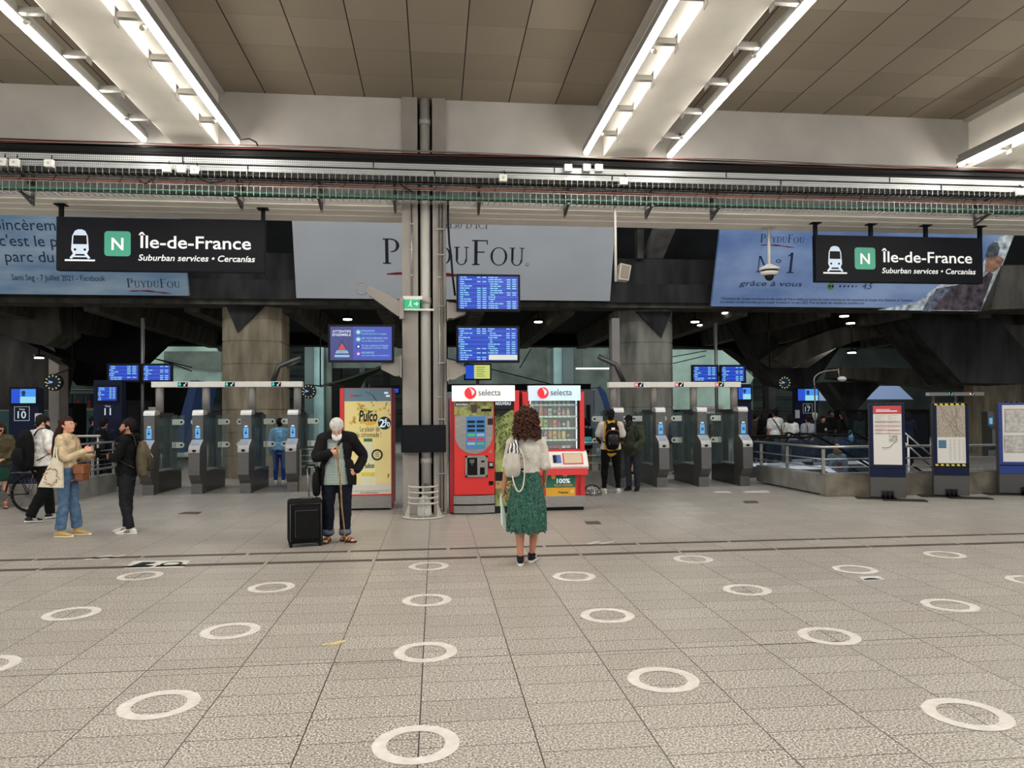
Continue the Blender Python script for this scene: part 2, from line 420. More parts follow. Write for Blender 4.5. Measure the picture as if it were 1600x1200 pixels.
# columns of the back hall: grooved, with a sharp arris and an inverted dark wedge at the head
def back_column(ul, ur, ue, vt, vb, Y, tip, nm, mm):
    pl = W(ul, vb, Y); pr = W(ur, vb, Y); pe = W(ue, vb, Y - .35); zt = W(ue, vt, Y).z
    x0, x1, xe = pl.x, pr.x, pe.x; wd = x1 - x0
    base = [(x0, Y), (x0 + (xe - x0) * .45, Y - .2), (xe, Y - .32), (x1 - (x1 - xe) * .3, Y - .22), (x1, Y), (x1, Y + wd * .7), (x0, Y + wd * .7)]
    cx = sum(p[0] for p in base) / 7; cy = sum(p[1] for p in base) / 7
    def ring(z, k): return [(cx + (a - cx) * k, cy + (b - cy) * k, z) for a, b in base]
    g = G(); z = 0; h = .62
    zs = []
    while z < zt - .9: zs.append(z); z += h
    prof = []
    for z in zs: prof += [(z, 1), (z + h - .035, 1), (z + h - .03, .975), (z + h, .975)]
    prof += [(prof[-1][0], 1), (zt, 1)]
    rings = [[g.v(p) for p in ring(z, k)] for z, k in prof]
    for i in range(len(rings) - 1):
        for k in range(7): g.f([rings[i][k], rings[i][(k + 1) % 7], rings[i + 1][(k + 1) % 7], rings[i + 1][k]])
    g.f(rings[-1]); struct(g, nm, mm)
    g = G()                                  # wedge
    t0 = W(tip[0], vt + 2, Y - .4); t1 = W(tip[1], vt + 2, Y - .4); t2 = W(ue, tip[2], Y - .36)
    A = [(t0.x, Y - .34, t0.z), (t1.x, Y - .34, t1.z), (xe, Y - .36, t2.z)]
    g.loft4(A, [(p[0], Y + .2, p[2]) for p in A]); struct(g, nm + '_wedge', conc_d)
    g = G(); g.box(x0 + wd * .15, x1 - wd * .2, Y - .25, Y + .6, zt, zt + .25); struct(g, nm + '_bearing', conc_k)
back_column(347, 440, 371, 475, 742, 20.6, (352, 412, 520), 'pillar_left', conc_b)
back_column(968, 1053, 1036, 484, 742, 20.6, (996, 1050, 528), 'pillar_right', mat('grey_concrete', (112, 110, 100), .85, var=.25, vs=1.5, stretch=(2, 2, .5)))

# posts and pillars further back
g = G(); p = W(436, 700, 21.5); g.box(p.x - .1, p.x + .1, 21.5, 21.8, 0, W(436, 485, 21.5).z); struct(g, 'pillar_post_left', col_g)
g = G(); p = W(964, 700, 20.2); g.box(p.x - .11, p.x + .11, 20.2, 20.5, 0, W(964, 497, 20.2).z); struct(g, 'pillar_post_right', col_g)
teal = mat('teal_panel', (128, 154, 152), .5, var=.1, vs=1)
teal_d = mat('dark_teal_panel', (62, 76, 76), .5)
for (a, b, m_, Y) in ((476, 489, teal_d, 36), (489, 505, teal, 36.2), (866, 880, teal, 36.2), (880, 897, teal_d, 36)):
    p = W(a, 640, Y); q = W(b, 640, Y); g = G(); g.box(p.x, q.x, Y, Y + .5, 0, 5.0); struct(g, 'pillar_panel', m_)
for (a, b) in ((506, 518), (856, 868)):
    p = W(a, 640, 36.5); q = W(b, 640, 36.5); g = G(); r_ = (q.x - p.x) / 2
    g.cyl(((p.x + q.x) / 2, 36.7, 0), ((p.x + q.x) / 2, 36.7, 5), r_, 20)
    struct(g, 'pillar_round', conc_g)
# sloping concrete struts and arches, right
pxprism('strut_right', [(1410, 492), (1546, 484), (1600, 545), (1600, 600), (1503, 598), (1432, 520)], 21.5, 1.6, conc_d)
pxprism('strut_far_right', [(1546, 476), (1572, 476), (1680, 470), (1680, 600), (1600, 560)], 22.4, .8, conc_m)
pxprism('ledge_far_right', [(1566, 415), (1700, 412), (1700, 478), (1548, 484)], 19.3, .9, conc_m)
pxprism('arch_right', [(1210, 560), (1240, 537), (1300, 515), (1370, 499), (1408, 494), (1418, 512), (1340, 532), (1285, 552), (1255, 565), (1245, 573), (1228, 572)], 23.5, 1.2, conc_m)
pxprism('arch_leg_right', [(1140, 482), (1215, 530), (1222, 575), (1262, 575), (1318, 536), (1300, 560), (1265, 612), (1210, 600), (1186, 565)], 25.5, 1.0, conc_d)
pxprism('beam_far_right', [(1318, 573), (1520, 578), (1600, 598), (1600, 612), (1480, 606), (1312, 590)], 28, 1.2, conc_m)
pxprism('wedge_far_right', [(1290, 597), (1378, 597), (1340, 640), (1322, 640)], 29, 1, conc_d)
pxprism('wall_far_right', [(1520, 600), (1700, 600), (1700, 760), (1520, 760)], 27, .5, conc_b)
# left
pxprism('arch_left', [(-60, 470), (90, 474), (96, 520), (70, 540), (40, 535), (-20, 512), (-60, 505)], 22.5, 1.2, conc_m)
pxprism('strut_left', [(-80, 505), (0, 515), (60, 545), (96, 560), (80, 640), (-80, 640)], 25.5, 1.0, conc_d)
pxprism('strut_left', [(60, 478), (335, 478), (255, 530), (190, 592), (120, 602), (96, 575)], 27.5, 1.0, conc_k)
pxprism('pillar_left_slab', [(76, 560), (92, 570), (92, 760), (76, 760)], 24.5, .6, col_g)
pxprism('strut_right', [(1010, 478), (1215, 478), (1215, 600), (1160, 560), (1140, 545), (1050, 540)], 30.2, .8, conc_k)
# green lit back panels between the pillars
pan = mat('pale_green_panel', (150, 168, 158), .6, var=.15, vs=.7)
pxprism('panel_back', [(176, 590), (200, 560), (237, 541), (335, 541), (345, 560), (345, 600), (176, 600)], 39, .3, pan)
pxprism('panel_back', [(256, 549), (345, 549), (345, 580), (256, 572)], 38, .3, conc_g)
pxprism('panel_back', [(1050, 546), (1132, 546), (1178, 590), (1150, 640), (1050, 640)], 39, .3, pan)
pxprism('panel_back', [(520, 541), (628, 541), (628, 575), (520, 575)], 37, .3, conc_g)
pxprism('panel_back', [(897, 541), (965, 541), (965, 640), (897, 640)], 37, .3, conc_g)
pxprism('panel_back', [(700, 541), (856, 541), (856, 600), (700, 600)], 38, .3, conc_g)
# far daylit ceilings seen through the trusses, their brightness painted as glow
sky = mat('far_ceiling_glow', (130, 146, 182), .5, emit=.27)
pxprism('ceiling_glow_1', [(1279, 604), (1299, 604), (1318, 626), (1279, 626)], 40, .1, sky)
pxprism('ceiling_glow_2', [(1376, 603), (1405, 603), (1427, 624), (1354, 624)], 40, .1, sky)
# ================================================================ LIGHT LINES
led = mat('led_tube', (255, 250, 240), .4, emit=LED_STRENGTH)
rail_m = mat('light_rail_grey', (132, 130, 128), .5, .2)
slot_k = mat('tray_dark', (38, 38, 38), .6)
ZLED = W(375, 221, YF - .15).z - .06
where = ['leftmost beam, outside the frame', '', 'left ceiling beam', 'right ceiling beam', 'beam at the right edge', '']
NAMES = {1: 'far left', 2: 'left', 3: 'right', 4: 'rightmost'}
for bi, (x0, x1) in enumerate(BX):
    if bi in (0, 5): continue
    for sd in (-1, 1):
        x = (x0 - .36) if sd < 0 else (x1 + .36)
        lab = 'long bright ceiling light line hung on the %s side of the %s white beam' % ('left' if sd < 0 else 'right', NAMES[bi])
        t = thing('light_line', lab, 'ceiling light', (x, 12.3, ZLED), 0, 'light lines along the ceiling beams')
        g = G(); g.box(-.055, .055, -22, 0, .03, .13, .006); g.build('rail', rail_m, t)
        g = G(); g.box(-.012, .012, -22, 0, .13, .20); g.build('reflector', rail_m, t)
        g = G()
        for k in range(11): g.box(-.033, .033, -.02 - 2 * k - 1.985, -.02 - 2 * k, -.015, .03)
        g.build('diffuser', led, t)
        near = [y for y in [W(305, v, YF).y for v in ()]]
        for k in range(8):
            yb = -.75 - .98 * k
            g = G()
            xe = (x1 if sd > 0 else x0) - x
            a_, b_ = sorted((xe, 0 - .055 * sd * -1))
            g.box(min(xe, 0), max(xe, 0), yb - .035, yb + .035, .05, .12)
            g.box(xe - .006 if sd > 0 else xe - .004, xe + .004 if sd > 0 else xe + .006, yb - .06, yb + .06, -.03, .17)
            g.build('bracket', steel, t)
        if (bi, sd) in ((2, 1), (3, -1), (2, -1), (3, 1)):
            for k in range(3):
                yb = -.9 - 2.7 * k
                g = G(); g.cyl((-.1 * sd * -1 * -1, yb, .02), (-.1 * sd, yb - .06, -.03), .03, 10); g.build('spotlight', steel, t)
# slotted trays between the beams and the outer light lines
for (bi, m_, lab) in ((2, rail_m, 'grey slotted tray along the left side of the left white beam'), (3, slot_k, 'dark cable tray along the right side of the right white beam')):
    x0, x1 = BX[bi]
    xa, xb = (x0 - .27, x0 - .06) if bi == 2 else (x1 + .05, x1 + .24)
    t = thing('cable_tray', lab, 'cable tray', ((xa + xb) / 2, 12.3, ZBM + .30))
    h = (xb - xa) / 2
    g = G(); g.box(-h, h, -22, 0, .10, .112)
    if bi == 2:
        g.build('tray', m_, t)
        g = G()
        for k in range(16): g.box(-h * .5, -h * .35, -.5 - 1.1 * k - .8, -.5 - 1.1 * k, .094, .0995)
        g.build('slot', mat('slot_dark', (30, 30, 30), .8), t)
    else:
        g.box(-h, -h + .008, -22, 0, .0, .11); g.build('tray', m_, t)
        g = G()
        for k in range(90): g.box(-h, h, -.1 - .24 * k - .01, -.1 - .24 * k, -.008, .0)
        for xx in (-h, -h / 2, 0, h / 2, h): g.box(xx - .004, xx + .004, -22, 0, -.004, .004)
        g.build('wire_mesh', galv, t)
        g = G()
        for k in range(6):
            xx = -h + .03 + k * h * .32
            g.sweep([(xx + .012 * math.sin(j * 1.3 + k), -22 + j, .03 + .012 * math.cos(j + k)) for j in range(23)], .014, 6)
        g.build('cable', cable_k, t)

# ================================================================ CABLE TRAYS IN FRONT OF THE WHITE BEAM
YT = 12.05
def zt(v, Y=YT): return W(660, v, Y).z
perf = mat('perforated_steel', (158, 160, 160), .45, .5)
tc = N(perf, 'ShaderNodeTexCoord'); sp = N(perf, 'ShaderNodeSeparateXYZ'); L(perf, tc.outputs['Object'], sp.inputs[0])
fx = mth(perf, 'LESS_THAN', mth(perf, 'FRACT', mth(perf, 'DIVIDE', sp.outputs[0], .030)), .45)
fz = mth(perf, 'LESS_THAN', mth(perf, 'ABSOLUTE', mth(perf, 'SUBTRACT', mth(perf, 'FRACT', mth(perf, 'DIVIDE', sp.outputs[2], .034)), .5)), .22)
L(perf, mixc(perf, mth(perf, 'MULTIPLY', fx, fz), rgb((166, 168, 168)), rgb((34, 34, 34))), bsdf(perf).inputs['Base Color'])
XL_, XR_ = -13, 17
LEN = XR_ - XL_
for i, (va, vb, lab) in enumerate(((256, 264, 'upper perforated steel cable tray running across the white beam'), (266, 274, 'lower perforated steel cable tray running across the white beam'))):
    z1, z0 = zt(va), zt(vb)
    t = thing('cable_tray', lab, 'cable tray', (XL_, YT + .03 * i, z0), 0, 'perforated cable trays')
    g = G(); g.box(0, LEN, 0, .004, 0, z1 - z0); g.build('side_flange', perf, t)
    g = G(); g.box(0, LEN, .0, .33, -.004, 0); g.build('tray_floor', perf, t)
    for k in range(1, 10): g = G(); g.box(k * 3 + i, k * 3 + i + .02, -.006, 0, -.002, z1 - z0); g.build('joint_plate', blackm, t)
# big black cable bundle on top
t = thing('cable_bundle', 'thick bundle of black cables lying on the topmost tray across the beam', 'cables', (0, YT, zt(256)))
g = G(); rr_ = random.Random(3)
ztop = zt(238) - zt(256)
for k in range(26):
    yy = .02 + .012 * (k % 13) * 1.6; zz = .02 + ztop * (.12 + .78 * (k // 13) * .6 + .3 * rr_.random()); ph = rr_.random() * 9; am = .008 + .02 * rr_.random()
    g.sweep([(XL_ + j * .8, yy + .01 * math.sin(j * .9 + ph), zz + am * math.sin(j * .55 + ph)) for j in range(int(LEN / .8) + 1)], .013 + .008 * rr_.random(), 6)
g.box(XL_, XR_, .02, .34, 0.0, ztop * .72)
g.build('black_cable', cable_k, t)
g = G()
for k in range(3):
    ph = k * 2.3
    g.sweep([(XL_ + j * .8, -.012, ztop * (.85 + .1 * k) + .025 * math.sin(j * .7 + ph)) for j in range(int(LEN / .8) + 1)], .007, 6)
g.build('red_cable', mat('dull_red_cable', (96, 52, 44), .6), t)
g = G(); g.sweep([(XL_ + j * .8, -.02, ztop * .98 + .02 * math.sin(j * .5)) for j in range(int(LEN / .8) + 1)], .010, 6); g.build('grey_cable', mat('grey_cable', (110, 108, 104), .6), t)
# wire baskets
def basket(va, vb, nm, lab, Y, dy, st):
    z1, z0 = zt(va), zt(vb); t = thing(nm, lab, 'cable tray', (XL_, Y, z0)); h = z1 - z0
    g = G()
    for zz in (0, h): g.box(0, LEN, -.003, .003, zz - .003, zz + .003)
    for yy in (.0, dy * .5, dy): g.box(0, LEN, yy - .003, yy + .003, -.003, .003)
    k = 0
    while k < LEN: g.box(k, k + .007, -.003, .003, 0, h); g.box(k, k + .007, 0, dy, -.004, .004); k += st
    g.build('wire_basket', galv, t); return t
t = basket(274, 285, 'wire_tray', 'wire mesh cable tray with dark cables under the perforated trays', YT - .02, .2, .1)
g = G()
for k in range(9):
    ph = k * 1.7
    g.sweep([(j * .9, .03 + .02 * k, .03 + .012 * math.sin(j * .8 + ph)) for j in range(int(LEN / .9) + 1)], .014, 6)
g.build('cable', mat('dark_cable_mix', (44, 42, 40), .6), t)
t = thing('cable_bundle', 'row of dull red brown cables clipped below the wire mesh tray', 'cables', (XL_, YT + .12, zt(292)))
g = G()
for k in range(7):
    ph = k * 1.1
    g.sweep([(j * .7, .02 * k, .01 + .009 * k + .006 * math.sin(j * .9 + ph)) for j in range(int(LEN / .7) + 1)], .011, 6)
g.build('red_brown_cable', mat('red_brown_cable', (132, 88, 76), .6), t)
for k in range(60): g = G(); g.bar((k * .5, -.012, -.02), (k * .5 + .06, -.012, .09), .004, .004); g.build('cable_tie', cable_k, t)
t = basket(297, 312, 'wire_tray', 'lowest wire mesh tray holding the green cables', YT + .02, .2, .1)
g = G()
for k in range(7):
    ph = k * 1.4
    g.sweep([(j * .9, .03 + .02 * k, .055 + .006 * (k % 3) + .012 * math.sin(j * .8 + ph)) for j in range(int(LEN / .9) + 1)], .020, 6)
g.build('green_cable', mat('green_cable', (58, 96, 80), .5), t)
# sprung brackets
bk = [45, 375, 501, 617, 748, 884, 1012, 1115, 1530]
bt = None
for i, u in enumerate(bk):
    x = W(u, 300, YT + .3).x
    g = G(); zA, zB = zt(283), zt(321)
    g.box(-.02, .02, .40, .44, zB - .03 - 3, zt(276) - 3)
    g.bar((0, .40, zB - 3), (0, .05, zt(311) - 3), .012, .02, (0, 0, 1))
    g.bar((0, .40, zt(296) - 3), (0, .02, zt(282) - 3), .014, .02, (0, 0, 1))
    g.box(-.02, .02, .0, .42, zt(312) - 3.02, zt(312) - 3)
    g.build('tray_bracket', steel_d, loc=(x, YT, 3), label='%s steel bracket from the left holding the cable trays on the beam' % ORD[i], cat='bracket', group='cable tray brackets')
for i, (u, v) in enumerate(((3, 253), (22, 254), (76, 255), (260, 263), (283, 264), (304, 266), (786, 278), (888, 262), (917, 262), (936, 262), (975, 283), (1595, 300))):
    p = W(u, v, YT - .07)
    t = thing('junction_box', '%s white junction box from the left on the cable trays' % ORD[i], 'junction box', (p.x, YT - .05, p.z), 0, 'junction boxes on the cable trays')
    g = G(); g.box(-.065, .065, -.04, .04, -.06, .06, .008); g.build('box', white_m, t)
    g = G(); g.disc(0, 0, .02, -.0415); g.build('mark', mat('pale_grey', (160, 160, 158), .5), t)
    g = G(); g.sweep([(.03, 0, .05), (.04, -.01, .1), (.02, .03, .14)], .008, 6); g.build('cable', cable_k, t)
# loops of loose cable
for i, (pts, lab) in enumerate(((((214, 275), (218, 283), (228, 287), (238, 280)), 'short loose black cable looping under the trays left of the junction boxes'), (((312, 268), (313, 280), (328, 286), (352, 282)), 'loose black cable drooping right of the three junction boxes'), (((622, 283), (628, 290), (645, 300)), 'loose black cable crossing the front column below the trays'), (((376, 218), (390, 217), (400, 222), (403, 228)), 'black connector lead at the end of the left light line'), (((1495, 262), (1500, 256), (1512, 256)), 'black connector lead at the end of the rightmost light line'))):
    g = G(); P = [W(u, v, YT - .06) for u, v in pts]; o = P[0].copy(); g.sweep([p - o for p in P], .012, 8); g.build('cable', cable_k, loc=o, label=lab, cat='cable')
p = W(972, 292, 12.3)
# ================================================================ HANGING SPEAKER AND CAMERA
p = W(964, 300, 12.3); q = W(962, 440, 12.3)
t = thing('loudspeaker', 'beige box loudspeaker hung on a pole right of the white banner', 'loudspeaker', (q.x, 12.3, q.z))
g = G(); g.box(-.02, .02, -.02, .02, 0, W(964, 290, 12.3).z - q.z); g.build('pole', steel, t)
g = G(); g.prism([(.02, .02), (.20, .0), (.25, .26), (.06, .30)], -.12, .1); g.build('speaker_box', mat('beige_plastic', (160, 152, 142), .6), t)
g = G(); g.prism([(.05, .04), (.185, .02), (.225, .245), (.08, .275)], -.124, -.1205); g.build('grille', mat('grille_brown', (120, 112, 104), .7), t)
p = W(1201, 356, 13.2)
t = thing('security_camera', 'white dome security camera hanging from a thin pole by the blue banner', 'camera', (p.x, 13.2, p.z))
zz = W(1201, 415, 13.2).z - p.z; zup = ZS - .04 - p.z; zc = W(1201, 432, 13.2).z - p.z
g = G(); g.cyl((0, 0, zup - .03), (0, 0, zup), .14, 24); g.build('ceiling_plate', white_m, t)
g = G(); g.cyl((0, 0, zz), (0, 0, zup - .02), .028, 12); g.build('pole', white_m, t)
g = G(); g.sweep([(0, 0, zz + .03), (0, 0, zz - .0), (0, 0, zz - .05), (0, 0, zz - .09)], [.04, .09, .19, .185], 24); g.sweep([(0, 0, zz - .12), (0, 0, zz - .15), (0, 0, zz - .19)], [.165, .16, .13], 24); g.build('housing', white_m, t)
g = G(); g.cyl((0, 0, zz - .12), (0, 0, zz - .09), .15, 24); g.ball((0, 0, zz - .2), (.085, .085, .09)); g.build('dome', mat('dark_dome', (28, 30, 32), .15), t)

# ================================================================ HANGING DIRECTION SIGNS
sign_k = mat('sign_black', (13, 14, 20), .5, spec=.12)
sign_w = mat('sign_white', (228, 230, 228), .5, emit=.22)
sign_wb = mat('sign_blue_white', (200, 214, 232), .5, emit=.12)
sign_g = mat('sign_green', (58, 150, 124), .5, emit=.10)
def sign(uL, uR, vT, vB, Y, lab, posts):
    a = W(uL, vT[0], Y); b = W(uR, vB[1], Y); c = W(uL, vB[0], Y)
    w_ = b.x - a.x; h = a.z - c.z; z0 = (c.z + b.z) / 2
    h = (W(uL, vT[0], Y).z + W(uR, vT[1], Y).z) / 2 - z0
    t = thing('direction_sign', lab, 'sign', (a.x, Y, z0))
    g = G(); g.box(0, w_, 0, .12, 0, h, .006); g.build('panel', sign_k, t)
    k = h
    fx = lambda s: s * w_; y = -.004
    g = G()                                  # train pictogram
    cx = fx(.112); s = h * .46; zb = h * .25
    g.flat([(cx + s * x, zb + s * z) for x, z in ((-.34, .3), (-.26, .12), (.26, .12), (.34, .3), (.30, .85), (.2, 1.06), (.08, 1.12), (-.08, 1.12), (-.2, 1.06), (-.30, .85))], y)
    g.bar((cx - s * .2, y, zb + s * .14), (cx - s * .36, y, zb - s * .06), .022 * h, .001, (1, 0, 0)); g.bar((cx + s * .2, y, zb + s * .14), (cx + s * .36, y, zb - s * .06), .022 * h, .001, (1, 0, 0))
    g.rect(cx - s * .26, cx + s * .26, zb - s * .01, zb + s * .05, y)
    g.build('train_pictogram', sign_wb, t)
    g = G()
    g.flat([(cx + s * x, zb + s * z) for x, z in ((-.27, .52), (.27, .52), (.25, .88), (-.25, .88))], y - .002)
    g.disc(cx - s * .19, zb + s * .30, s * .05, y - .002); g.disc(cx + s * .19, zb + s * .30, s * .05, y - .002)
    g.build('train_window', sign_k, t)
    g = G(); g.rect(cx - s * .58, cx + s * .58, zb - s * .17, zb - s * .10, y); g.build('underline', sign_w, t)
    g = G()                                  # N badge
    nx, nz, r, q = fx(.289), h * .51, h * .235, h * .06
    pts = []
    for cxx, czz, a0 in ((nx + r - q, nz + r - q, 0), (nx - r + q, nz + r - q, 90), (nx - r + q, nz - r + q, 180), (nx + r - q, nz - r + q, 270)):
        for j in range(5): pts.append((cxx + q * math.cos(R(a0 + j * 22.5)), czz + q * math.sin(R(a0 + j * 22.5))))
    g.flat(pts, y); g.build('badge', sign_g, t)
    g = G(); g.text('N', nx, nz - h * .115, size=h * .32, y=y - .003, bold=.02, align='c'); g.build('letter', sign_w, t)
    g = G(); g.text('Île-de-France', fx(.388), h * .44, size=h * .335, width=w_ * .545, y=y, bold=.012); g.build('lettering', sign_w, t)
    g = G(); g.text('Suburban services • Cercanías', fx(.388), h * .20, size=h * .165, width=w_ * .565, y=y, bold=.012, shear=.2); g.build('lettering', sign_w, t)
    for u in posts:
        x = W(u, 340, Y).x - a.x
        zt_ = ZS - .035 - z0
        g = G(); g.box(x - .03, x + .03, .03, .09, h, zt_); g.box(x - .09, x + .09, -.02, .12, zt_ - .015, zt_); g.build('hanger', sign_k, t)
sign(88, 413.5, (337, 346), (421, 427), 12.72, 'left black hanging sign reading Île-de-France with a train symbol and green N', (93, 410))
sign(1274, 1536.5, (367, 372), (439, 444), 12.85, 'right black hanging sign reading Île-de-France with a train symbol and green N', (1276, 1363, 1449, 1534))

# ================================================================ BANNERS
def serif(g, ch, x, z, s, y, k=.13, th=.045):
    """capital letter with serifs, height s, returns its advance"""
    def vs(cx, w_, z0=0, z1=1): g.rect(x + (cx - w_ / 2) * s, x + (cx + w_ / 2) * s, z + z0 * s, z + z1 * s, y)
    def hs(x0, x1, zc, t=th): g.rect(x + x0 * s, x + x1 * s, z + (zc) * s, z + (zc + t) * s, y)
    def arc(cx, cz, rx, rz, a0, a1, tk, tn, seg=18):
        o, i = [], []
        for j in range(seg + 1):
            a = R(a0 + (a1 - a0) * j / seg); tt = abs(math.cos(a)); w1 = tn + (tk - tn) * tt
            o.append((x + (cx + rx * math.cos(a)) * s, z + (cz + rz * math.sin(a)) * s)); i.append((x + (cx + (rx - w1) * math.cos(a)) * s, z + (cz + (rz - tn) * math.sin(a)) * s))
        for j in range(seg): g.flat([o[j], o[j + 1], i[j + 1], i[j]], y)
    if ch == 'P': vs(.2, k); hs(.04, .36, 0); hs(.04, .4, 1 - th); arc(.36, .73, .34, .27, -90, 90, k, th); return .78
    if ch == 'F': vs(.2, k); hs(.04, .36, 0); hs(.04, .68, 1 - th); hs(.2, .55, .5); g.rect(x + .64 * s, x + .68 * s, z + .82 * s, z + s, y); return .74
    if ch == 'D': vs(.2, k); hs(.04, .4, 0); hs(.04, .4, 1 - th); arc(.38, .5, .46, .5, -90, 90, k, th); return .94
    if ch == 'U': vs(.18, k, .3, 1); vs(.72, .06, .3, 1); hs(.02, .34, 1 - th); hs(.6, .86, 1 - th); arc(.4325, .32, .32, .33, 180, 360, k * .8, th); return .92
    if ch == 'O': arc(.5, .5, .48, .51, 0, 360, k, th, 36); return 1.04
    if ch == 'Y':
        vs(.42, k, 0, .48); hs(.26, .58, 0); hs(.0, .26, 1 - th); hs(.6, .84, 1 - th)
        g.flat([(x + a * s, z + b * s) for a, b in ((.07, 1), (.21, 1), (.48, .46), (.36, .46))], y); g.flat([(x + a * s, z + b * s) for a, b in ((.70, 1), (.76, 1), (.48, .46), (.42, .46))], y); return .84
    if ch == 'N': vs(.16, .06); vs(.78, .06); hs(.03, .28, 0); hs(.66, .9, 1 - th); g.flat([(x + a * s, z + b * s) for a, b in ((.12, 1), (.27, 1), (.81, 0), (.74, 0))], y); return .95
    if ch == 'I': vs(.2, k); hs(.04, .36, 0); hs(.04, .36, 1 - th); return .4
    if ch == 'H': vs(.2, k); vs(.75, k); hs(.04, .36, 0); hs(.6, .9, 0); hs(.04, .36, 1 - th); hs(.6, .9, 1 - th); hs(.2, .75, .48); return .95
    if ch == 'C': arc(.5, .5, .46, .51, 40, 320, k, th, 26); return .86
    if ch == '3': arc(.28, .74, .25, .26, -70, 150, k, th); arc(.28, .25, .28, .26, -150, 80, k, th); return .6
    if ch == '0': arc(.3, .5, .28, .51, 0, 360, k, th, 30); return .64
    if ch == "'": g.rect(x + .08 * s, x + .15 * s, z + .7 * s, z + s, y); return .22
    if ch == '1': vs(.3, k); hs(.12, .48, 0); g.flat([(x + a * s, z + b * s) for a, b in ((.3, 1), (.3, .88), (.1, .8), (.1, .84))], y); return .6
    return .35
def serif_word(g, txt, x, z, s, y, small=.72, wfit=None):
    ws = []
    def run(k, x):
        for i, c_ in enumerate(txt):
            sz = s * k if c_.isupper() or c_ in "013'" else s * k * small
            x += serif(g, c_.upper(), x, z, sz if c_ != ' ' else s * k, y) * sz + .04 * s * k
        return x
    if wfit:
        d = G(); x1 = None
        gg = g; xx = x
        tot = 0
        for c_ in txt:
            sz = s if c_.isupper() or c_ in "013'" else s * small
            dd = G(); tot += serif(dd, c_.upper(), 0, 0, sz, 0) * sz + .04 * s; dd.bm.free()
        d.bm.free()
        return run(wfit / tot, x)
    return run(1, x)

YBT, YBB = 19.05, 19.68                      # banner planes lean: top nearer than bottom
def banner(tl, tr, bl, br, nm, lab, m_):
    """frame coords: local x right, local z up the slope, origin bottom left"""
    A = W(bl[0], bl[1], YBB); B = W(br[0], br[1], YBB); T = W(tl[0], tl[1], YBT); T2 = W(tr[0], tr[1], YBT)
    T.z = (T.z + T2.z) / 2; A.z = (A.z + B.z) / 2; B.z = A.z; T2.z = T.z
    h = math.hypot(T.z - A.z, YBB - YBT); sl = math.atan2(YBB - YBT, T.z - A.z)
    t = thing(nm, lab, 'banner', A)
    t.rotation_euler = (sl, 0, 0)
    w_ = B.x - A.x
    g = G(); g.box(min(0, T.x - A.x), w_ + max(0, 0), 0, .10, 0, h, .004)
    g.bm.free(); g = G()
    P = [(0, 0), (w_, 0), (T2.x - A.x, h), (T.x - A.x, h)]
    g.prism(P, 0, .10); g.build('board', m_, t)
    for k in (.15, .5, .85):
        g = G(); g.box(w_ * k - .04, w_ * k + .04, .10, .62, h * .12, h * .12 + .08); g.build('support_strut', steel_d, t)
    return t, w_, h
ink = mat('banner_ink', (34, 36, 44), .7); inkn = mat('banner_navy_ink', (38, 52, 78), .7)
bred = mat('banner_red', (112, 26, 32), .7)
def swoosh(x0, x1, z, t_, y, par, right_tail=True):
    g = G(); n = 14; up = []; dn = []
    for j in range(n + 1):
        s = j / n; x = x0 + (x1 - x0) * s; th = t_ * (math.sin(math.pi * min(1, s * 1.15 + .05)) ** .6) * (.7 + .3 * math.sin(s * 21))
        zz = z + t_ * .5 * math.sin(s * 5.5) - t_ * .8 * s
        up.append((x, zz + th * .5)); dn.append((x, zz - th * .5))
    for j in range(n): g.flat([up[j], up[j + 1], dn[j + 1], dn[j]], y)
    g.build('swoosh', bred, par)
# centre banner: pale grey
bw = mat('banner_grey_white', (168, 170, 172), .75, var=.02, vs=1)
t, w_, h = banner((455.5, 330), (962, 343), (463, 463), (953, 473), 'advertising_banner', 'large pale grey banner with black serif lettering behind the front column', bw)
sx = lambda u, v=420: (W(u, v, 19.4).x - t.location.x)
sz = lambda v: (W(680, v, 19.4).z - t.location.z) * h / ((W(680, 336, YBT).z) - t.location.z)
g = G(); serif_word(g, 'PuyduFou', sx(597), sz(413), (sz(374) - sz(413)), -.006, wfit=sx(822) - sx(597)); g.build('lettering', ink, t)
g = G(); serif_word(g, "1H30 D'ICI", sx(688), sz(360), sz(348) - sz(360), -.006, small=1, wfit=sx(762) - sx(688)); g.build('lettering', mat('banner_grey_ink', (70, 70, 74), .7), t)
swoosh(sx(604), sx(828), sz(428), .11, -.006, t)
g = G(); g.disc(sx(824), sz(411), .045, -.006, 20); g.build('registered_mark', ink, t)
g = G(); g.disc(sx(824), sz(411), .036, -.008, 20); g.build('registered_ring', bw, t)
g = G(); g.text('R', sx(824), sz(413), size=.05, y=-.010, align='c'); g.build('registered_letter', ink, t)
# left banner: cloudy blue
def cloudy(nm, a, b, sc, st):
    m = mat(nm, a, .75); tc = N(m, 'ShaderNodeTexCoord'); mp = N(m, 'ShaderNodeMapping'); mp.inputs['Scale'].default_value = st
    n = N(m, 'ShaderNodeTexNoise'); n.inputs['Scale'].default_value = sc; n.inputs['Detail'].default_value = 5
    L(m, tc.outputs['Object'], mp.inputs[0]); L(m, mp.outputs[0], n.inputs['Vector'])
    r = N(m, 'ShaderNodeMapRange'); r.inputs[1].default_value = .35; r.inputs[2].default_value = .68; L(m, n.outputs['Fac'], r.inputs[0])
    L(m, mixc(m, r.outputs[0], rgb(a), rgb(b)), bsdf(m).inputs['Base Color']); return m
t, w_, h = banner((-60, 330), (283, 334), (-60, 459), (295, 462), 'advertising_banner', 'left blue cloudy banner behind the hanging sign', cloudy('banner_blue_cloud', (98, 124, 150), (142, 158, 170), .9, (.6, 1, 2.6)))
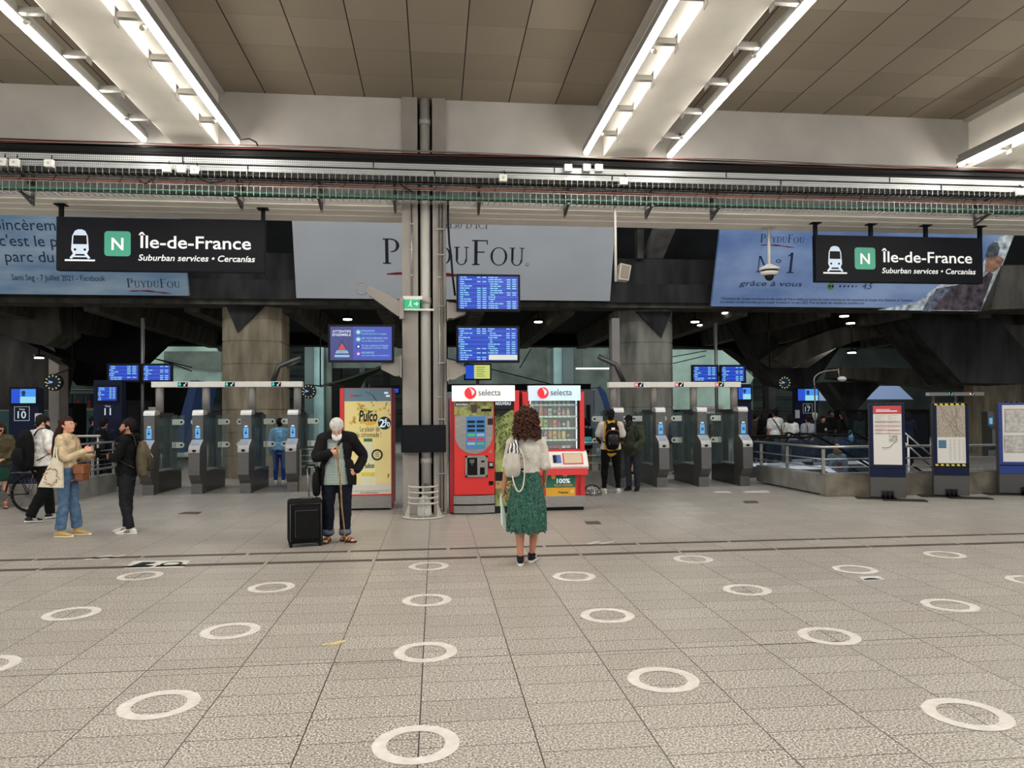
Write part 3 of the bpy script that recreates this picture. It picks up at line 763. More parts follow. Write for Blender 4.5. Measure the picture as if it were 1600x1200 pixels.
sx = lambda u, v=420: (W(u, v, 19.4).x - t.location.x)
sz = lambda v: (W(680, v, 19.4).z - t.location.z) * h / ((W(680, 337, YBT).z) - t.location.z)
g = G()
g.text('Sincèrement', sx(0), sz(371 - 2), size=sz(348) - sz(371), y=-.006); g.text("c'est le plus", sx(3), sz(392), size=sz(370) - sz(393), y=-.006); g.text('parc du', sx(8), sz(415), size=sz(393) - sz(416), y=-.006)
g.build('lettering', inkn, t)
g = G(); g.text('Sami Seg - 7 Juillet 2021 - Facebook', sx(13), sz(442), size=.2, width=sx(160) - sx(13), y=-.006); g.build('lettering', inkn, t)
g = G(); serif_word(g, 'PuyduFou', sx(193), sz(451), sz(440) - sz(451), -.006, wfit=sx(278) - sx(193)); g.build('lettering', inkn, t)
swoosh(sx(196), sx(279), sz(457), .045, -.006, t)
# right banner: blue sky, soldier figure at its right end
t, w_, h = banner((1127, 342), (1578, 352), (1111.5, 476), (1549, 485), 'advertising_banner', 'right blue sky banner with a crouching figure at its end', cloudy('banner_blue_sky', (92, 118, 166), (150, 170, 204), .7, (.5, 1, 1.2)))
def sx(u, v=420): return W(u, v, 19.4).x - t.location.x
def szz(u, v):
    f_ = (W(u, v, 19.4).z - t.location.z); return f_ * h / (W(1350, 347, YBT).z - t.location.z)
def T(s_, u, v, u2, vt, sh=0.0, m_=ink, b=0.0):
    g = G(); g.text(s_, sx(u), szz(u, v), size=(szz(u, vt) - szz(u, v)) / .72, width=sx(u2) - sx(u), y=-.006, shear=sh, bold=b); g.build('lettering', m_, t)
g = G(); serif_word(g, 'PuyduFou', sx(1183), szz(1183, 381), szz(1183, 370) - szz(1183, 381), -.006, wfit=sx(1252) - sx(1183)); g.build('lettering', inkn, t)
swoosh(sx(1184), sx(1251), szz(1220, 386), .04, -.006, t)
g = G(); serif_word(g, 'N', sx(1181), szz(1181, 425), szz(1181, 401) - szz(1181, 425), -.006); serif_word(g, '1', sx(1226), szz(1226, 426), szz(1226, 396) - szz(1226, 426), -.006); g.build('lettering', inkn, t)
T('o', 1211, 411, 1219, 403, m_=inkn)
T('grâce à vous', 1157, 445, 1256, 437, .2, inkn)
T('4,5', 1351, 450, 1366, 441, .2, inkn)
T("*Classement des 15 sites touristiques les plus visités de France réalisé sur la base des notes attribuées par les consultants de Google, Avis, Facebook, et Tripadvisor", 1130, 466, 1434, 462, .2, inkn)
T("Les résultats ont été constatés par un huissier de justice le 1er mars 2022. Tous les détails des résultats sur puydufou.com", 1130, 471, 1357, 467, .2, inkn)
g = G()
for k in range(5):
    cx, cz = sx(1316 + k * 6.4), szz(1316, 446); r = .045
    if k < 4: pts = [(cx + (r if j % 2 == 0 else r * .42) * math.sin(j * math.pi / 5), cz + (r if j % 2 == 0 else r * .42) * math.cos(j * math.pi / 5)) for j in range(10)]
    else: pts = [(cx + (r if j % 2 == 0 else r * .42) * math.sin(-j * math.pi / 5), cz + (r if j % 2 == 0 else r * .42) * math.cos(j * math.pi / 5)) for j in range(6)]
    # fan the star
    c_ = g.v((cx, -.006, cz)); vs_ = [g.v((a, -.006, b)) for a, b in pts]
    for j in range(len(vs_) - (1 if k == 4 else 0)): g.f([c_, vs_[j], vs_[(j + 1) % len(vs_)]])
g.build('rating_stars', ink, t)
g = G(); g.disc(sx(1301), szz(1301, 446), .10, -.006); g.build('rating_badge', mat('badge_green', (100, 128, 66), .7), t)
g = G(); g.disc(sx(1299), szz(1301, 446), .035, -.008); g.disc(sx(1304), szz(1301, 446), .035, -.008); g.build('badge_eyes', ink, t)
# figure: leaning soldier with helmet, as printed shapes
def pr(nm, pts, m_, y=-.006):
    g = G(); c0 = (sum(p[0] for p in pts) / len(pts), sum(p[1] for p in pts) / len(pts))
    vs_ = [g.v((sx(u), y, szz(u, v))) for u, v in pts]; g.f(vs_); g.build(nm, m_, t)
prn = lambda n, c_: mat(n, c_, .8, var=.45, vs=5)
pr('printed_cloud', [(1380, 482), (1440, 470), (1475, 440), (1530, 420), (1545, 380), (1577, 356), (1549, 484)], prn('print_white', (170, 178, 196)))
pr('printed_coat', [(1456, 482), (1467, 450), (1500, 444), (1540, 440), (1545, 460), (1543, 483)], prn('print_brown', (74, 66, 70)), -.008)
pr('printed_sleeve', [(1450, 484), (1458, 462), (1475, 448), (1490, 450), (1476, 466), (1466, 484)], prn('print_grey', (96, 98, 110)), -.010)
pr('printed_helmet', [(1535, 402), (1537, 388), (1543, 381), (1551, 382), (1555, 390), (1554, 402), (1545, 408)], prn('print_green_grey', (76, 82, 86)), -.010)
pr('printed_face', [(1536, 404), (1554, 401), (1565, 406), (1562, 416), (1551, 426), (1538, 424)], prn('print_skin', (128, 96, 80)), -.012)
pr('printed_arm', [(1526, 470), (1530, 440), (1545, 424), (1552, 428), (1548, 450), (1540, 484)], prn('print_brown', (74, 66, 70)), -.012)
# ================================================================ SCREENS
scr_b = mat('screen_blue', (18, 74, 208), .3, emit=.9)
scr_b2 = mat('screen_blue_dark', (10, 52, 176), .3, emit=.85)
scr_lb = mat('screen_light_blue', (60, 140, 238), .3, emit=1.0)
scr_w = mat('screen_white', (222, 232, 244), .3, emit=.9)
scr_c = mat('screen_cyan', (150, 220, 240), .3, emit=.9)
scr_off = mat('screen_off', (12, 13, 16), .18)
def screen(u0, v0, u1, v1, Y, name, lab, cat, draw, bez=.034, dep=.09, group=None, bez_m=None):
    a = W(u0, v0, Y); b = W(u1, v1, Y); c = W(u0, v1, Y)
    w_ = b.x - a.x; z0 = (b.z + c.z) / 2; h = (a.z + W(u1, v0, Y).z) / 2 - z0
    t = thing(name, lab, cat, (a.x, Y, z0), 0, group)
    g = G(); g.box(0, w_, .012, dep, 0, h, .006)
    g.box(0, w_, 0, .014, 0, bez); g.box(0, w_, 0, .014, h - bez, h); g.box(0, bez, 0, .014, bez, h - bez); g.box(w_ - bez, w_, 0, .014, bez, h - bez)
    g.build('casing', bez_m or black, t)
    draw(t, bez, w_ - bez, bez, h - bez, .008); return t, w_, h
def board(t, x0, x1, z0, z1, y, cols=2, rows=15, seed=1, white_row=False):
    q = random.Random(seed)
    g = G(); g.rect(x0, x1, z0, z1, y); dsp = g.build('display', scr_b, t)
    h = (z1 - z0) / rows; cw = (x1 - x0) / cols
    g = G()
    for r_ in range(0, rows, 2): g.rect(x0, x1, z0 + r_ * h, z0 + (r_ + 1) * h, y - .002)
    g.build('row_band', scr_b2, dsp)
    g = G()
    for c_ in range(cols):
        xa = x0 + c_ * cw
        for r_ in range(rows):
            za = z0 + (r_ + .28) * h; zb = za + h * .42
            if white_row and c_ == cols - 1 and r_ < 2: continue
            x = xa + cw * .06; n = q.randint(1, 3)
            for k in range(n):
                l = cw * q.uniform(.07, .16); g.rect(x, x + l, za, zb, y - .004); x += l + cw * .02
            if q.random() < .75:
                g.rect(xa + cw * .62, xa + cw * .74, za, zb, y - .004)
                g.rect(xa + cw * .80, xa + cw * .93, za, zb, y - .004)
            if q.random() < .4: g.rect(xa + cw * .01, xa + cw * .04, za, za + h * .6, y - .004)
    g.build('timetable_lines', scr_c, dsp)
    if white_row:
        g = G(); g.rect(x0 + cw + .01, x1 - .005, z0 + h * .3, z0 + 2.6 * h, y - .006); g.build('notice', mat('screen_cream', (226, 230, 216), .3, emit=.85), dsp)
YC = 12.15
t, w_, h = screen(713, 428.5, 813, 486, YC, 'departure_board', 'upper blue departure board on the right side of the front column', 'screen', lambda *a: board(*a, seed=3))
def arm(t, h, x_to, zc, dz=.2):
    g = G(); g.prism([(x_to, zc - dz), (x_to, zc + dz), (x_to + .10, zc + dz), (x_to + .30, zc + .05), (x_to + .30, zc - .05), (x_to + .10, zc - dz)] if x_to < 0 else [(x_to, zc - dz), (x_to, zc + dz), (x_to - .1, zc + dz), (x_to - .32, zc + .05), (x_to - .32, zc - .05), (x_to - .1, zc - dz)], .09, .32)
    g.box(min(x_to, x_to) - .012, x_to + .012, .07, .34, zc - dz - .02, zc + dz + .02); g.build('bracket', col_g, t)
xcol = CXR - t.location.x
arm(t, h, xcol + .02, .02, .13)
t, w_, h = screen(713, 509, 812, 566.5, YC, 'departure_board', 'lower blue departure board with a white notice on the front column', 'screen', lambda *a: board(*a, seed=9, white_row=True))
arm(t, h, xcol + .02, -.12, .16)
def attentifs(t, x0, x1, z0, z1, y):
    w_ = x1 - x0; h = z1 - z0; xm = x0 + w_ * .37
    g = G(); g.rect(x0, x1, z0, z1, y); d = g.build('display', mat('screen_violet_blue', (66, 84, 196), .3, emit=.75), t)
    g = G(); g.rect(x0, xm, z0, z1, y - .002); g.build('left_field', mat('screen_indigo', (62, 66, 142), .3, emit=.7), d)
    g = G(); g.text('ATTENTIFS', x0 + w_ * .035, z1 - h * .18, size=h * .10, width=w_ * .30, y=y - .004, bold=.012); g.text('ENSEMBLE', x0 + w_ * .035, z1 - h * .28, size=h * .10, width=w_ * .30, y=y - .004, bold=.012); g.build('lettering', scr_w, d)
    cx = x0 + w_ * .19
    g = G(); g.flat([(cx, z0 + h * .58), (cx - w_ * .12, z0 + h * .17), (cx + w_ * .12, z0 + h * .17)], y - .004); g.build('triangle_border', mat('screen_navy', (20, 24, 70), .3, emit=.5), d)
    g = G(); g.flat([(cx, z0 + h * .52), (cx - w_ * .07, z0 + h * .30), (cx + w_ * .07, z0 + h * .30)], y - .006); g.build('triangle_red', mat('screen_red', (206, 66, 86), .3, emit=.8), d)
    g = G(); g.flat([(cx - w_ * .085, z0 + h * .29), (cx + w_ * .085, z0 + h * .29), (cx + w_ * .11, z0 + h * .2), (cx - w_ * .11, z0 + h * .2)], y - .006); g.rect(cx - w_ * .12, cx + w_ * .12, z0 + h * .09, z0 + h * .16, y - .004)
    g.build('triangle_white', mat('screen_pale_blue', (150, 190, 232), .3, emit=.85), d)
    g = G(); g.text('VIGIPIRATE', cx, z0 + h * .225, width=w_ * .15, y=y - .008, align='c'); g.build('lettering', mat('screen_navy', (20, 24, 70)), d)
    ic = [('ÉTIQUETEZ', 'systématiquement vos bagages', 'screen_teal', (90, 190, 196)), ('NE VOUS SÉPAREZ PAS', 'de vos affaires personnelles', 'screen_teal', (90, 190, 196)), ('Si vous repérez un bagage', 'PARLEZ-EN À VOTRE VOISIN', 'screen_deep', (30, 54, 150)), ('REGARDEZ', 'sous votre siège et aux alentours', 'screen_purple', (140, 70, 190))]
    for k, (a, b, mn, c_) in enumerate(ic):
        zz = z1 - h * (.165 + .215 * k)
        g = G(); g.disc(xm + w_ * .085, zz, h * .075, y - .004, 20); g.build('icon', mat(mn, c_, .3, emit=.8), d)
        g = G(); g.ball((xm + w_ * .085, y - .004, zz), (h * .035, .001, h * .035)); g.build('icon_mark', scr_w, d)
        g = G(); g.text(a, xm + w_ * .14, zz + h * .01, size=h * .075, y=y - .004); g.text(b, xm + w_ * .14, zz - h * .065, size=h * .06, y=y - .004, width=None); g.build('lettering', scr_c, d)
t, w_, h = screen(512.5, 507, 615.5, 566, YC, 'information_screen', 'violet blue screen reading ATTENTIFS ENSEMBLE left of the front column', 'screen', attentifs)
arm(t, h, CXL - t.location.x - .02, -.06, .16)
t, w_, h = screen(626.5, 664, 697, 707, 12.28, 'information_screen', 'black switched off screen fixed to the front column', 'screen', lambda t, x0, x1, z0, z1, y: (lambda g: (g.rect(x0, x1, z0, z1, y), g.build('display', scr_off, t)))(G()), bez=.03)
g = G(); g.box(w_ * .3, w_ * .7, .08, .15, h * .3, h * .7); g.build('mount', steel_d, t)
def board1(t, x0, x1, z0, z1, y, seed=1): board(t, x0, x1, z0, z1, y, cols=1, rows=8, seed=seed)
# paired boards on poles over the gates
for (ul, ur, ul2, ur2, v0, v1, up, vt, side) in ((167, 219, 221, 269, 568, 597, 223, 497, 'left'), (1081, 1123, 1125, 1166, 570, 598, 1118, 505, 'right')):
    Y = 18.9
    screen(ul, v0, ur, v1, Y, 'departure_board', 'left one of the two small blue boards above the %s ticket gates' % side, 'screen', lambda *a: board1(*a, seed=5), bez=.05)
    screen(ul2, v0, ur2, v1 + .4, Y, 'departure_board', 'right one of the two small blue boards above the %s ticket gates' % side, 'screen', lambda *a: board1(*a, seed=8), bez=.05)
    p = W(up, vt, Y + .25); q = W(up, 640, Y + .25)
    t = thing('screen_pole', 'tall grey pole carrying the pair of blue boards behind the %s gates' % side, 'pole', (p.x, Y + .25, 0))
    g = G(); g.cyl((0, 0, 0), (0, 0, p.z), .045, 12); g.build('pole', steel_d, t)
    g = G(); g.box(-.6, .6, -.13, .03, W(up, 584, Y).z - .05, W(up, 584, Y).z + .05); g.build('crossbar', steel_d, t)
# platform totems
def portrait(t, x0, x1, z0, z1, y):
    w_ = x1 - x0; h = z1 - z0
    g = G(); g.rect(x0, x1, z0, z1, y); d = g.build('display', scr_lb, t)
    g = G(); g.rect(x0, x0 + w_ * .36, z0, z1, y - .002); g.build('left_field', scr_b, d)
    g = G(); g.rect(x0 + w_ * .36, x1, z0, z0 + h * .45, y - .002); g.build('caption_field', scr_c, d)
    g = G(); g.disc(x0 + w_ * .5, z0 + h * .74, h * .14, y - .003, 16); g.rect(x0 + w_ * .42, x0 + w_ * .58, z0 + h * .5, z0 + h * .6, y - .003); g.build('drawn_face', mat('screen_navy', (20, 24, 70)), d)
navy = mat('navy_panel', (16, 22, 44), .5)
for (u0, u1, v0, v1, sc, num, lab, dr, Y) in (
        (14, 60, 606, 700, (19, 57, 608, 630), '10', 'dark totem numbered 10 with a bright blue screen at the far left', portrait, 18.5),
        (146, 190, 594, 690, (154, 183, 605, 626), '11', 'dark totem numbered 11 with a small blue screen left of the gates', board1, 18.5),
        (1243, 1279, 606, 690, (1246, 1277, 608, 626), '17', 'dark totem numbered 17 with a blue warning screen behind the railing', portrait, 24.0),
        (1150, 1175, 600, 690, (1153, 1172, 606, 624), None, 'dark totem with a light blue screen just right of the right gates', portrait, 18.5)):
    a = W(u0, v0, Y); b = W(u1, v1, Y)
    t = thing('platform_totem', lab, 'information totem', ((a.x + b.x) / 2, Y, 0)); hw = (b.x - a.x) / 2
    g = G(); g.box(-hw, hw, 0, .25, 0, a.z, .01); g.build('body', navy, t)
    x0 = W(sc[0], sc[2], Y).x - t.location.x; x1 = W(sc[1], sc[2], Y).x - t.location.x; z1 = W(sc[0], sc[2], Y).z; z0 = W(sc[0], sc[3], Y).z
    g = G(); g.box(x0 - .04, x1 + .04, -.03, 0, z0 - .05, z1 + .05); g.build('screen_frame', black, t)
    dr(t, x0, x1, z0, z1, -.034)
    if num:
        zc = W(u0, {'10': 649, '11': 644, '17': 640}[num], Y).z; xc = (x0 + x1) / 2 + (0 if num != '10' else -.05)
        g = G(); g.text(num, xc, zc - .07, size=.24, y=-.004, align='c', bold=.01); g.text('Voie', xc, zc + .12, size=.07, y=-.004, align='c'); g.build('number', mat('number_white', (205, 215, 225), .5, emit=.3), t)
        if num != '11':
            g = G(); e_ = .17; k = .008
            g.rect(xc - e_, xc + e_, zc + .2, zc + .2 + k, -.004); g.rect(xc - e_, xc + e_, zc - .13, zc - .13 + k, -.004); g.rect(xc - e_, xc - e_ + k, zc - .13, zc + .2, -.004); g.rect(xc + e_ - k, xc + e_, zc - .13, zc + .2, -.004)
            g.build('number_frame', mat('number_white', (205, 215, 225)), t)
for u, v, Y, lab in ((60, 655, 18.49, 'white paper notice on the totem numbered 10'), (1246, 647, 23.99, 'white paper notice beside the totem numbered 17')):
    p = W(u, v, Y); g = G(); g.box(-.08, .08, 0, .004, -.14, .14)
    g.build('paper_notice', mat('paper_white', (200, 200, 196), .7), loc=p, label=lab, cat='notice')
# small yellow and blue screen behind the column
def yb(t, x0, x1, z0, z1, y):
    w_ = x1 - x0
    g = G(); g.rect(x0, x0 + w_ * .35, z0, z1, y); d = g.build('display', scr_b, t)
    g = G(); g.rect(x0 + w_ * .35, x1, z0, z1, y); g.build('yellow_field', mat('screen_yellow', (208, 220, 120), .3, emit=.85), t)
    g = G()
    for k in range(5): g.rect(x0 + w_ * .45, x0 + w_ * (.8 - .05 * (k % 2)), z1 - (z1 - z0) * (.2 + .16 * k), z1 - (z1 - z0) * (.15 + .16 * k), y - .002)
    g.build('text_lines', mat('screen_olive', (150, 160, 90), .3, emit=.5), t)
t, w_, h = screen(725, 568, 768, 594, 14.6, 'information_screen', 'small blue and yellow screen behind the right half of the column', 'screen', yb, bez=.03)
g = G(); g.cyl((w_ * .5, .06, .02), (w_ * .5, .06, -t.location.z), .03, 10); g.build('stand_pole', steel_d, t)
t, w_, h = screen(586, 602, 625, 616, 14.2, 'information_screen', 'dark screen with a thin blue strip behind the yellow drink poster', 'screen', lambda t, x0, x1, z0, z1, y: (lambda g: (g.rect(x0 + .1, x1, z0, z0 + (z1 - z0) * .7, y), g.build('display', scr_b, t)))(G()), bez=.03)
g = G(); g.cyl((w_ * .5, .06, 0), (w_ * .5, .06, -t.location.z), .03, 10); g.build('stand_pole', steel_d, t)

# exit sign with its rail, and the bracket with a ring
p = W(630, 484, 12.3)
a = W(631.5, 467, 12.3); b = W(656, 482, 12.3)
t = thing('exit_sign', 'small green lit exit sign with a running figure and arrow on the column', 'sign', (a.x, 12.3, b.z))
w_, h = b.x - a.x, a.z - b.z
g = G(); g.box(-.02, w_ + .04, 0, .1, h - .01, h + .05); g.box(-.01, W(678, 480, 12.3).x - a.x, .02, .08, -.03, 0); g.build('housing', white_m, t)
g = G(); g.box(0, w_, .02, .05, 0, h); g.build('green_panel', mat('exit_green', (20, 190, 120), .4, emit=.9), t)
g = G(); y = .016; k = h
g.flat([(w_ * .62, k * .42), (w_ * .8, k * .42), (w_ * .8, k * .58), (w_ * .62, k * .58)], y); g.flat([(w_ * .76, k * .25), (w_ * .93, k * .5), (w_ * .76, k * .75)], y)
g.disc(w_ * .42, k * .80, k * .08, y, 12); g.flat([(w_ * .34, k * .7), (w_ * .46, k * .7), (w_ * .44, k * .42), (w_ * .52, k * .15), (w_ * .46, k * .15), (w_ * .38, k * .38), (w_ * .28, k * .2), (w_ * .25, k * .24), (w_ * .34, k * .45)], y)
g.build('running_figure', scr_w, t)
t = thing('wall_bracket', 'grey metal arm ending in a ring, fixed to the left side of the column', 'bracket', W(628, 490, 12.3))
o = t.location
g = G(); P = [W(u, v, 12.3) - o for u, v in ((571, 452), (578, 446), (622, 469), (629, 470), (629, 494), (622, 494), (576, 461))]
g.prism([(q.x, q.z) for q in P], 0, .09); g.build('arm', col_g, t)
g = G(); c = W(565, 450, 12.3) - o; g.sweep([(c.x + .1 * math.cos(i * math.pi / 12), .04, c.z + .1 * math.sin(i * math.pi / 12)) for i in range(24)], .012, 8, closed=True); g.build('ring', col_g, t)
g = G(); P = [W(u, v, 12.3) - o for u, v in ((624, 466), (631, 466), (631, 498), (624, 498))]; g.prism([(q.x, q.z) for q in P], -.02, .12); g.build('mounting_plate', col_g, t)

# ================================================================ CLOCKS
clk_m = mat('clock_face', (26, 34, 46), .3); tick_m = mat('clock_ticks', (228, 232, 150), .4, emit=.7); hand_m = mat('clock_hands', (170, 200, 230), .4, emit=.35)
for u, v, r, Y, lab, ap in ((82.5, 597.5, 12.5, 21.0, 'dark round clock with yellow marks above the left railing', (111, 575)), (482, 611.5, 11, 21.0, 'dark round clock with yellow marks at the end of the left gate bar', (500, 603)), (1226, 598, 11, 21.0, 'dark round clock with yellow marks above the right railing', (1204, 580))):
    p = W(u, v, Y); rr = r / FPX * Y
    t = thing('station_clock', lab, 'clock', p)
    g = G(); g.cyl((0, 0, 0), (0, .12, 0), rr, 28); g.build('case', black, t)
    g = G(); g.disc(0, 0, rr * .93, -.004, 28); g.build('face', clk_m, t)
    g = G()
    for k in range(12):
        a = k * math.pi / 6; d = V((math.sin(a), 0, math.cos(a))); g.bar(d * rr * .68 + V((0, -.008, 0)), d * rr * .88 + V((0, -.008, 0)), rr * .045, .002, (d.z, 0, -d.x))
    g.build('hour_marks', tick_m, t)
    g = G()
    for a, l, th in ((R(-70), .5, .05), (R(-100), .66, .035)):
        d = V((math.sin(a), 0, math.cos(a))); g.bar(V((0, -.012, 0)), d * rr * l + V((0, -.012, 0)), rr * th, .002, (d.z, 0, -d.x))
    g.build('hand', hand_m, t)
    q = W(ap[0], ap[1], Y) - p
    g = G(); g.cyl((0, .06, rr * .9), (q.x, .06, q.z), .018, 8); g.cyl((q.x, .06, q.z), (q.x, .06, ZR - p.z), .018, 8); g.build('support_arm', blackm, t)

# ================================================================ TICKET GATES
gs = mat('gate_steel', (104, 102, 100), .38, .75, var=.06, vs=6, stretch=(1, 1, 8)); gs_l = mat('gate_cap_steel', (200, 196, 190), .35, .5)
gs_d = mat('gate_side_dark', (56, 58, 58), .3, .6)
flap_w = mat('flap_label', (212, 220, 208), .5)
gglass = mat('gate_glass', (110, 135, 132), .05, alpha=.2)
def make_gate(lab, sgn, mark, m_mark):
    t = thing('ticket_gate', lab, 'ticket gate', (0, 0, 0), 0, 'ticket gates')
    g = G(); hw = .115
    # front body: foot, flare, reader shelf; profile in y,z
    g.prismx([(-.02, 0), (-.02, .22), (-.20, .42), (-.20, .98), (-.16, 1.03), (.05, 1.16), (.10, 1.16), (.30, 1.1), (.30, 0)], -hw, hw); g.build('cabinet', gs, t)
    g = G(); g.prismx([(.05, 1.16), (.04, 1.72), (.20, 1.74), (.30, 1.70), (.30, 1.1)], -hw * .95, hw * .95); g.build('post', gs, t)
    g = G(); g.prismx([(.025, 1.70), (.03, 1.745), (.07, 1.80), (.16, 1.82), (.28, 1.81), (.34, 1.79), (.34, 1.72)], -hw, hw); g.build('cap', gs_l, t)
    g = G(); g.prismx([(-.205, .97), (-.165, 1.045), (.04, 1.172), (.05, 1.155), (-.16, 1.02), (-.195, .96)], -hw * 1.02, hw * 1.02)
    g.prismx([(-.205, .97), (-.2, .90), (-.195, .9), (-.19, .97)], -hw * 1.02, hw * 1.02); g.build('reader_shelf', gs_l, t)
    g = G(); g.prismx([(-.13, 1.072), (-.0, 1.152), (-.0, 1.156), (-.13, 1.076)], -.07, .07); g.build('reader_pad', mat('reader_pad', (150, 160, 182), .3), t)
    g = G(); g.ball((0, -.203, .94), (.045, .012, .03)); g.build('ticket_slot', mat('slot_navy', (24, 30, 44), .3), t)
    g = G(); g.box(-.05, .05, .028, .05, 1.2, 1.42); d = g.build('display', mat('gate_display', (100, 176, 232), .3, emit=.85), t)
    g = G()
    if mark == 'x':
        g.bar((-.028, .024, 1.28), (.028, .024, 1.34), .008, .002, (1, 0, -1)); g.bar((.028, .024, 1.28), (-.028, .024, 1.34), .008, .002, (1, 0, 1))
    else:
        g.bar((-.02, .024, 1.30), (.02, .024, 1.30), .006, .002, (0, 0, 1)); g.bar((0, .024, 1.32), (0, .024, 1.38), .006, .002, (1, 0, 0)); g.flat([(-.03, 1.32), (0, 1.28), (.03, 1.32)], .024)
    g.build('display_symbol', mat('gate_symbol_navy', (18, 34, 90)), d)
    g = G(); g.box(-.03, .03, .026, .05, 1.44, 1.47); g.build('indicator', scr_w, t)
    # long lower body behind
    g = G(); g.box(-hw * .9, hw * .9, .30, 1.75, 0, .48); g.box(-hw * .9, hw * .9, 1.15, 1.45, .48, 1.72); g.box(-hw * .7, hw * .7, .30, 1.3, 1.66, 1.76); g.build('side_body', gs_d, t)
    g = G(); g.box(-hw * .9, hw * .9, .30, 1.15, .46, .50); g.build('sill', gs_l, t)
    g = G(); g.box(-.07, -.06, .30, 1.15, .50, 1.66); g.box(.06, .07, .30, 1.15, .50, 1.66); g.build('side_glass', gglass, t)
    g = G()
    for yy in (.5, .75): g.cyl((0, yy, .5), (0, yy, .85), .015, 8)
    g.cyl((0, .45, .5), (0, .45, 1.66), .02, 8); g.build('inner_rod', steel, t)
    for s in (-1, 1):
        fl = G(); fl.box(s * hw if s > 0 else -.42, .42 if s > 0 else -hw, .95, .965, .45, 1.70); f_ = fl.build('flap', gglass, t)
        for zc in (1.55, 1.03):
            g = G(); x0, x1 = s * .17, s * .37
            pts = [(x0, zc - .065), (x1, zc - .065)] + [(x1 + s * .065 * math.sin(k * math.pi / 8), zc - .065 * math.cos(k * math.pi / 8)) for k in range(1, 8)] + [(x1, zc + .065), (x0, zc + .065)]
            g.prism(pts, .93, .945); lb = g.build('flap_label', flap_w, f_)
        g = G()
        for zc in (1.55, 1.03): g.disc(s * .37, zc, .025, .926, 12)
        g.build('flap_dot', black, f_)
        g = G()
        if s * sgn > 0:
            for k in range(2): g.rect(s * .20 + s * .035 * k, s * .20 + s * .035 * k + .012, .97, 1.09, .926)
        g.build('flap_stripe', gs_d, f_)
    return t
for side, posts, vb, mark in (('left', (233, 309, 384.5, 457.5), (773, 771, 770, 767.5), 'd'), ('right', (967, 1032, 1097, 1161), (761, 760.5, 759.5, 758.5), 'x')):
    first = None
    for i, (u, v) in enumerate(zip(posts, vb)):
        foot = F(u, v + 1)
        Y = foot.y + .02; p = W(u, 645, Y + .04)
        lab = '%s steel ticket gate from the left under the bar with %s' % (ORD[i], 'red crosses' if mark == 'x' else 'green arrows')
        if first is None: first = make_gate(lab, 1 if side == 'left' else -1, mark, None); o = first
        else: o = dup(first, label=lab)
        o.location = (p.x, Y, 0)
        if side == 'left': YGL = Y
        else: YGR = Y
        o.rotation_euler = (0, 0, R(0 if side == 'left' else 0))
# gate header bars
grn = mat('gate_green_light', (40, 210, 190), .3, emit=1.0); redl = mat('gate_red_light', (230, 50, 50), .3, emit=.9)
def header(uL, uR, vv, Y, posts, icons, lab, kind, h=.125):
    a = W(uL, vv, Y); b = W(uR, vv, Y); z = (a.z + b.z) / 2
    t = thing('gate_header', lab, 'gate header', (a.x, Y, 0))
    w_ = b.x - a.x
    g = G(); g.box(0, w_, 0, .2, z - h / 2, z + h / 2, .008); g.build('bar', beam_w, t)
    for u in posts:
        x = W(u, vv, Y).x - a.x
        g = G(); g.cyl((x, .1, 1.76 if kind != 'far' else 0), (x, .1, z - h / 2), .085 if kind != 'far' else .05, 16); g.build('post', col_g, t)
    for u, kk in icons:
        x = W(u, vv, Y).x - a.x
        g = G(); g.box(x - .04, x + .17, -.006, 0, z - .05, z + .05); pn = g.build('icon_panel', black, t)
        g = G()
        if kk == 'g':
            g.rect(x - .02, x + .02, z - .01, z + .042, -.010); g.flat([(x - .038, z), (x + .038, z), (x, z - .045)], -.010)
            g.build('green_arrow', grn, pn)
        elif kk == 'r':
            g.rect(x - .04, x + .045, z - .045, z + .045, -.009); g.build('red_light', redl, pn)
            g = G(); g.bar((x - .03, -.012, z - .03), (x + .035, -.012, z + .03), .008, .001, (1, 0, -1)); g.bar((x + .035, -.012, z - .03), (x - .03, -.012, z + .03), .008, .001, (1, 0, 1)); g.build('red_cross', scr_w, pn)
        g = G(); g.disc(x + .10, z - .02, .02, -.010, 10); g.flat([(x + .09, z), (x + .13, z), (x + .15, z + .04), (x + .13, z + .045), (x + .12, z + .01)], -.010); g.build('passenger_symbol', scr_w, pn)
    return t
header(236, 472, 600.5, YGL + .45, (247, 320, 392.5, 463.5), ((281, 'g'), (354.5, 'g'), (427, 'g')), 'long white bar with green arrows above the left ticket gates', 'n')
header(951.5, 1158, 601, YGR + .45, (960, 1023, 1085.5, 1149), ((994, 'r'), (1057, 'r'), (1120, 'r')), 'long white bar with red crosses above the right ticket gates', 'n')
header(1452, 1538, 615.5, 24.5, (1461, 1496), ((1483, 'g'), (1516, 'r')), 'distant short white bar above gates behind the map stands', 'far')
g = G(); p = W(1548, 652, 24.5)
t = thing('ticket_gate', 'distant pale ticket gate behind the gap between the map stands', 'ticket gate', (p.x, 24.5, 0))
g = G(); g.prismx([(0, 0), (0, .25), (-.2, .45), (-.2, 1.0), (0, 1.15), (0, 1.65), (.3, 1.65), (.3, 0)], -.12, .12); g.build('cabinet', gs, t)
g = G(); g.box(-.06, .06, -.01, 0, 1.2, 1.42); g.build('display', mat('gate_display', (100, 176, 232)), t)
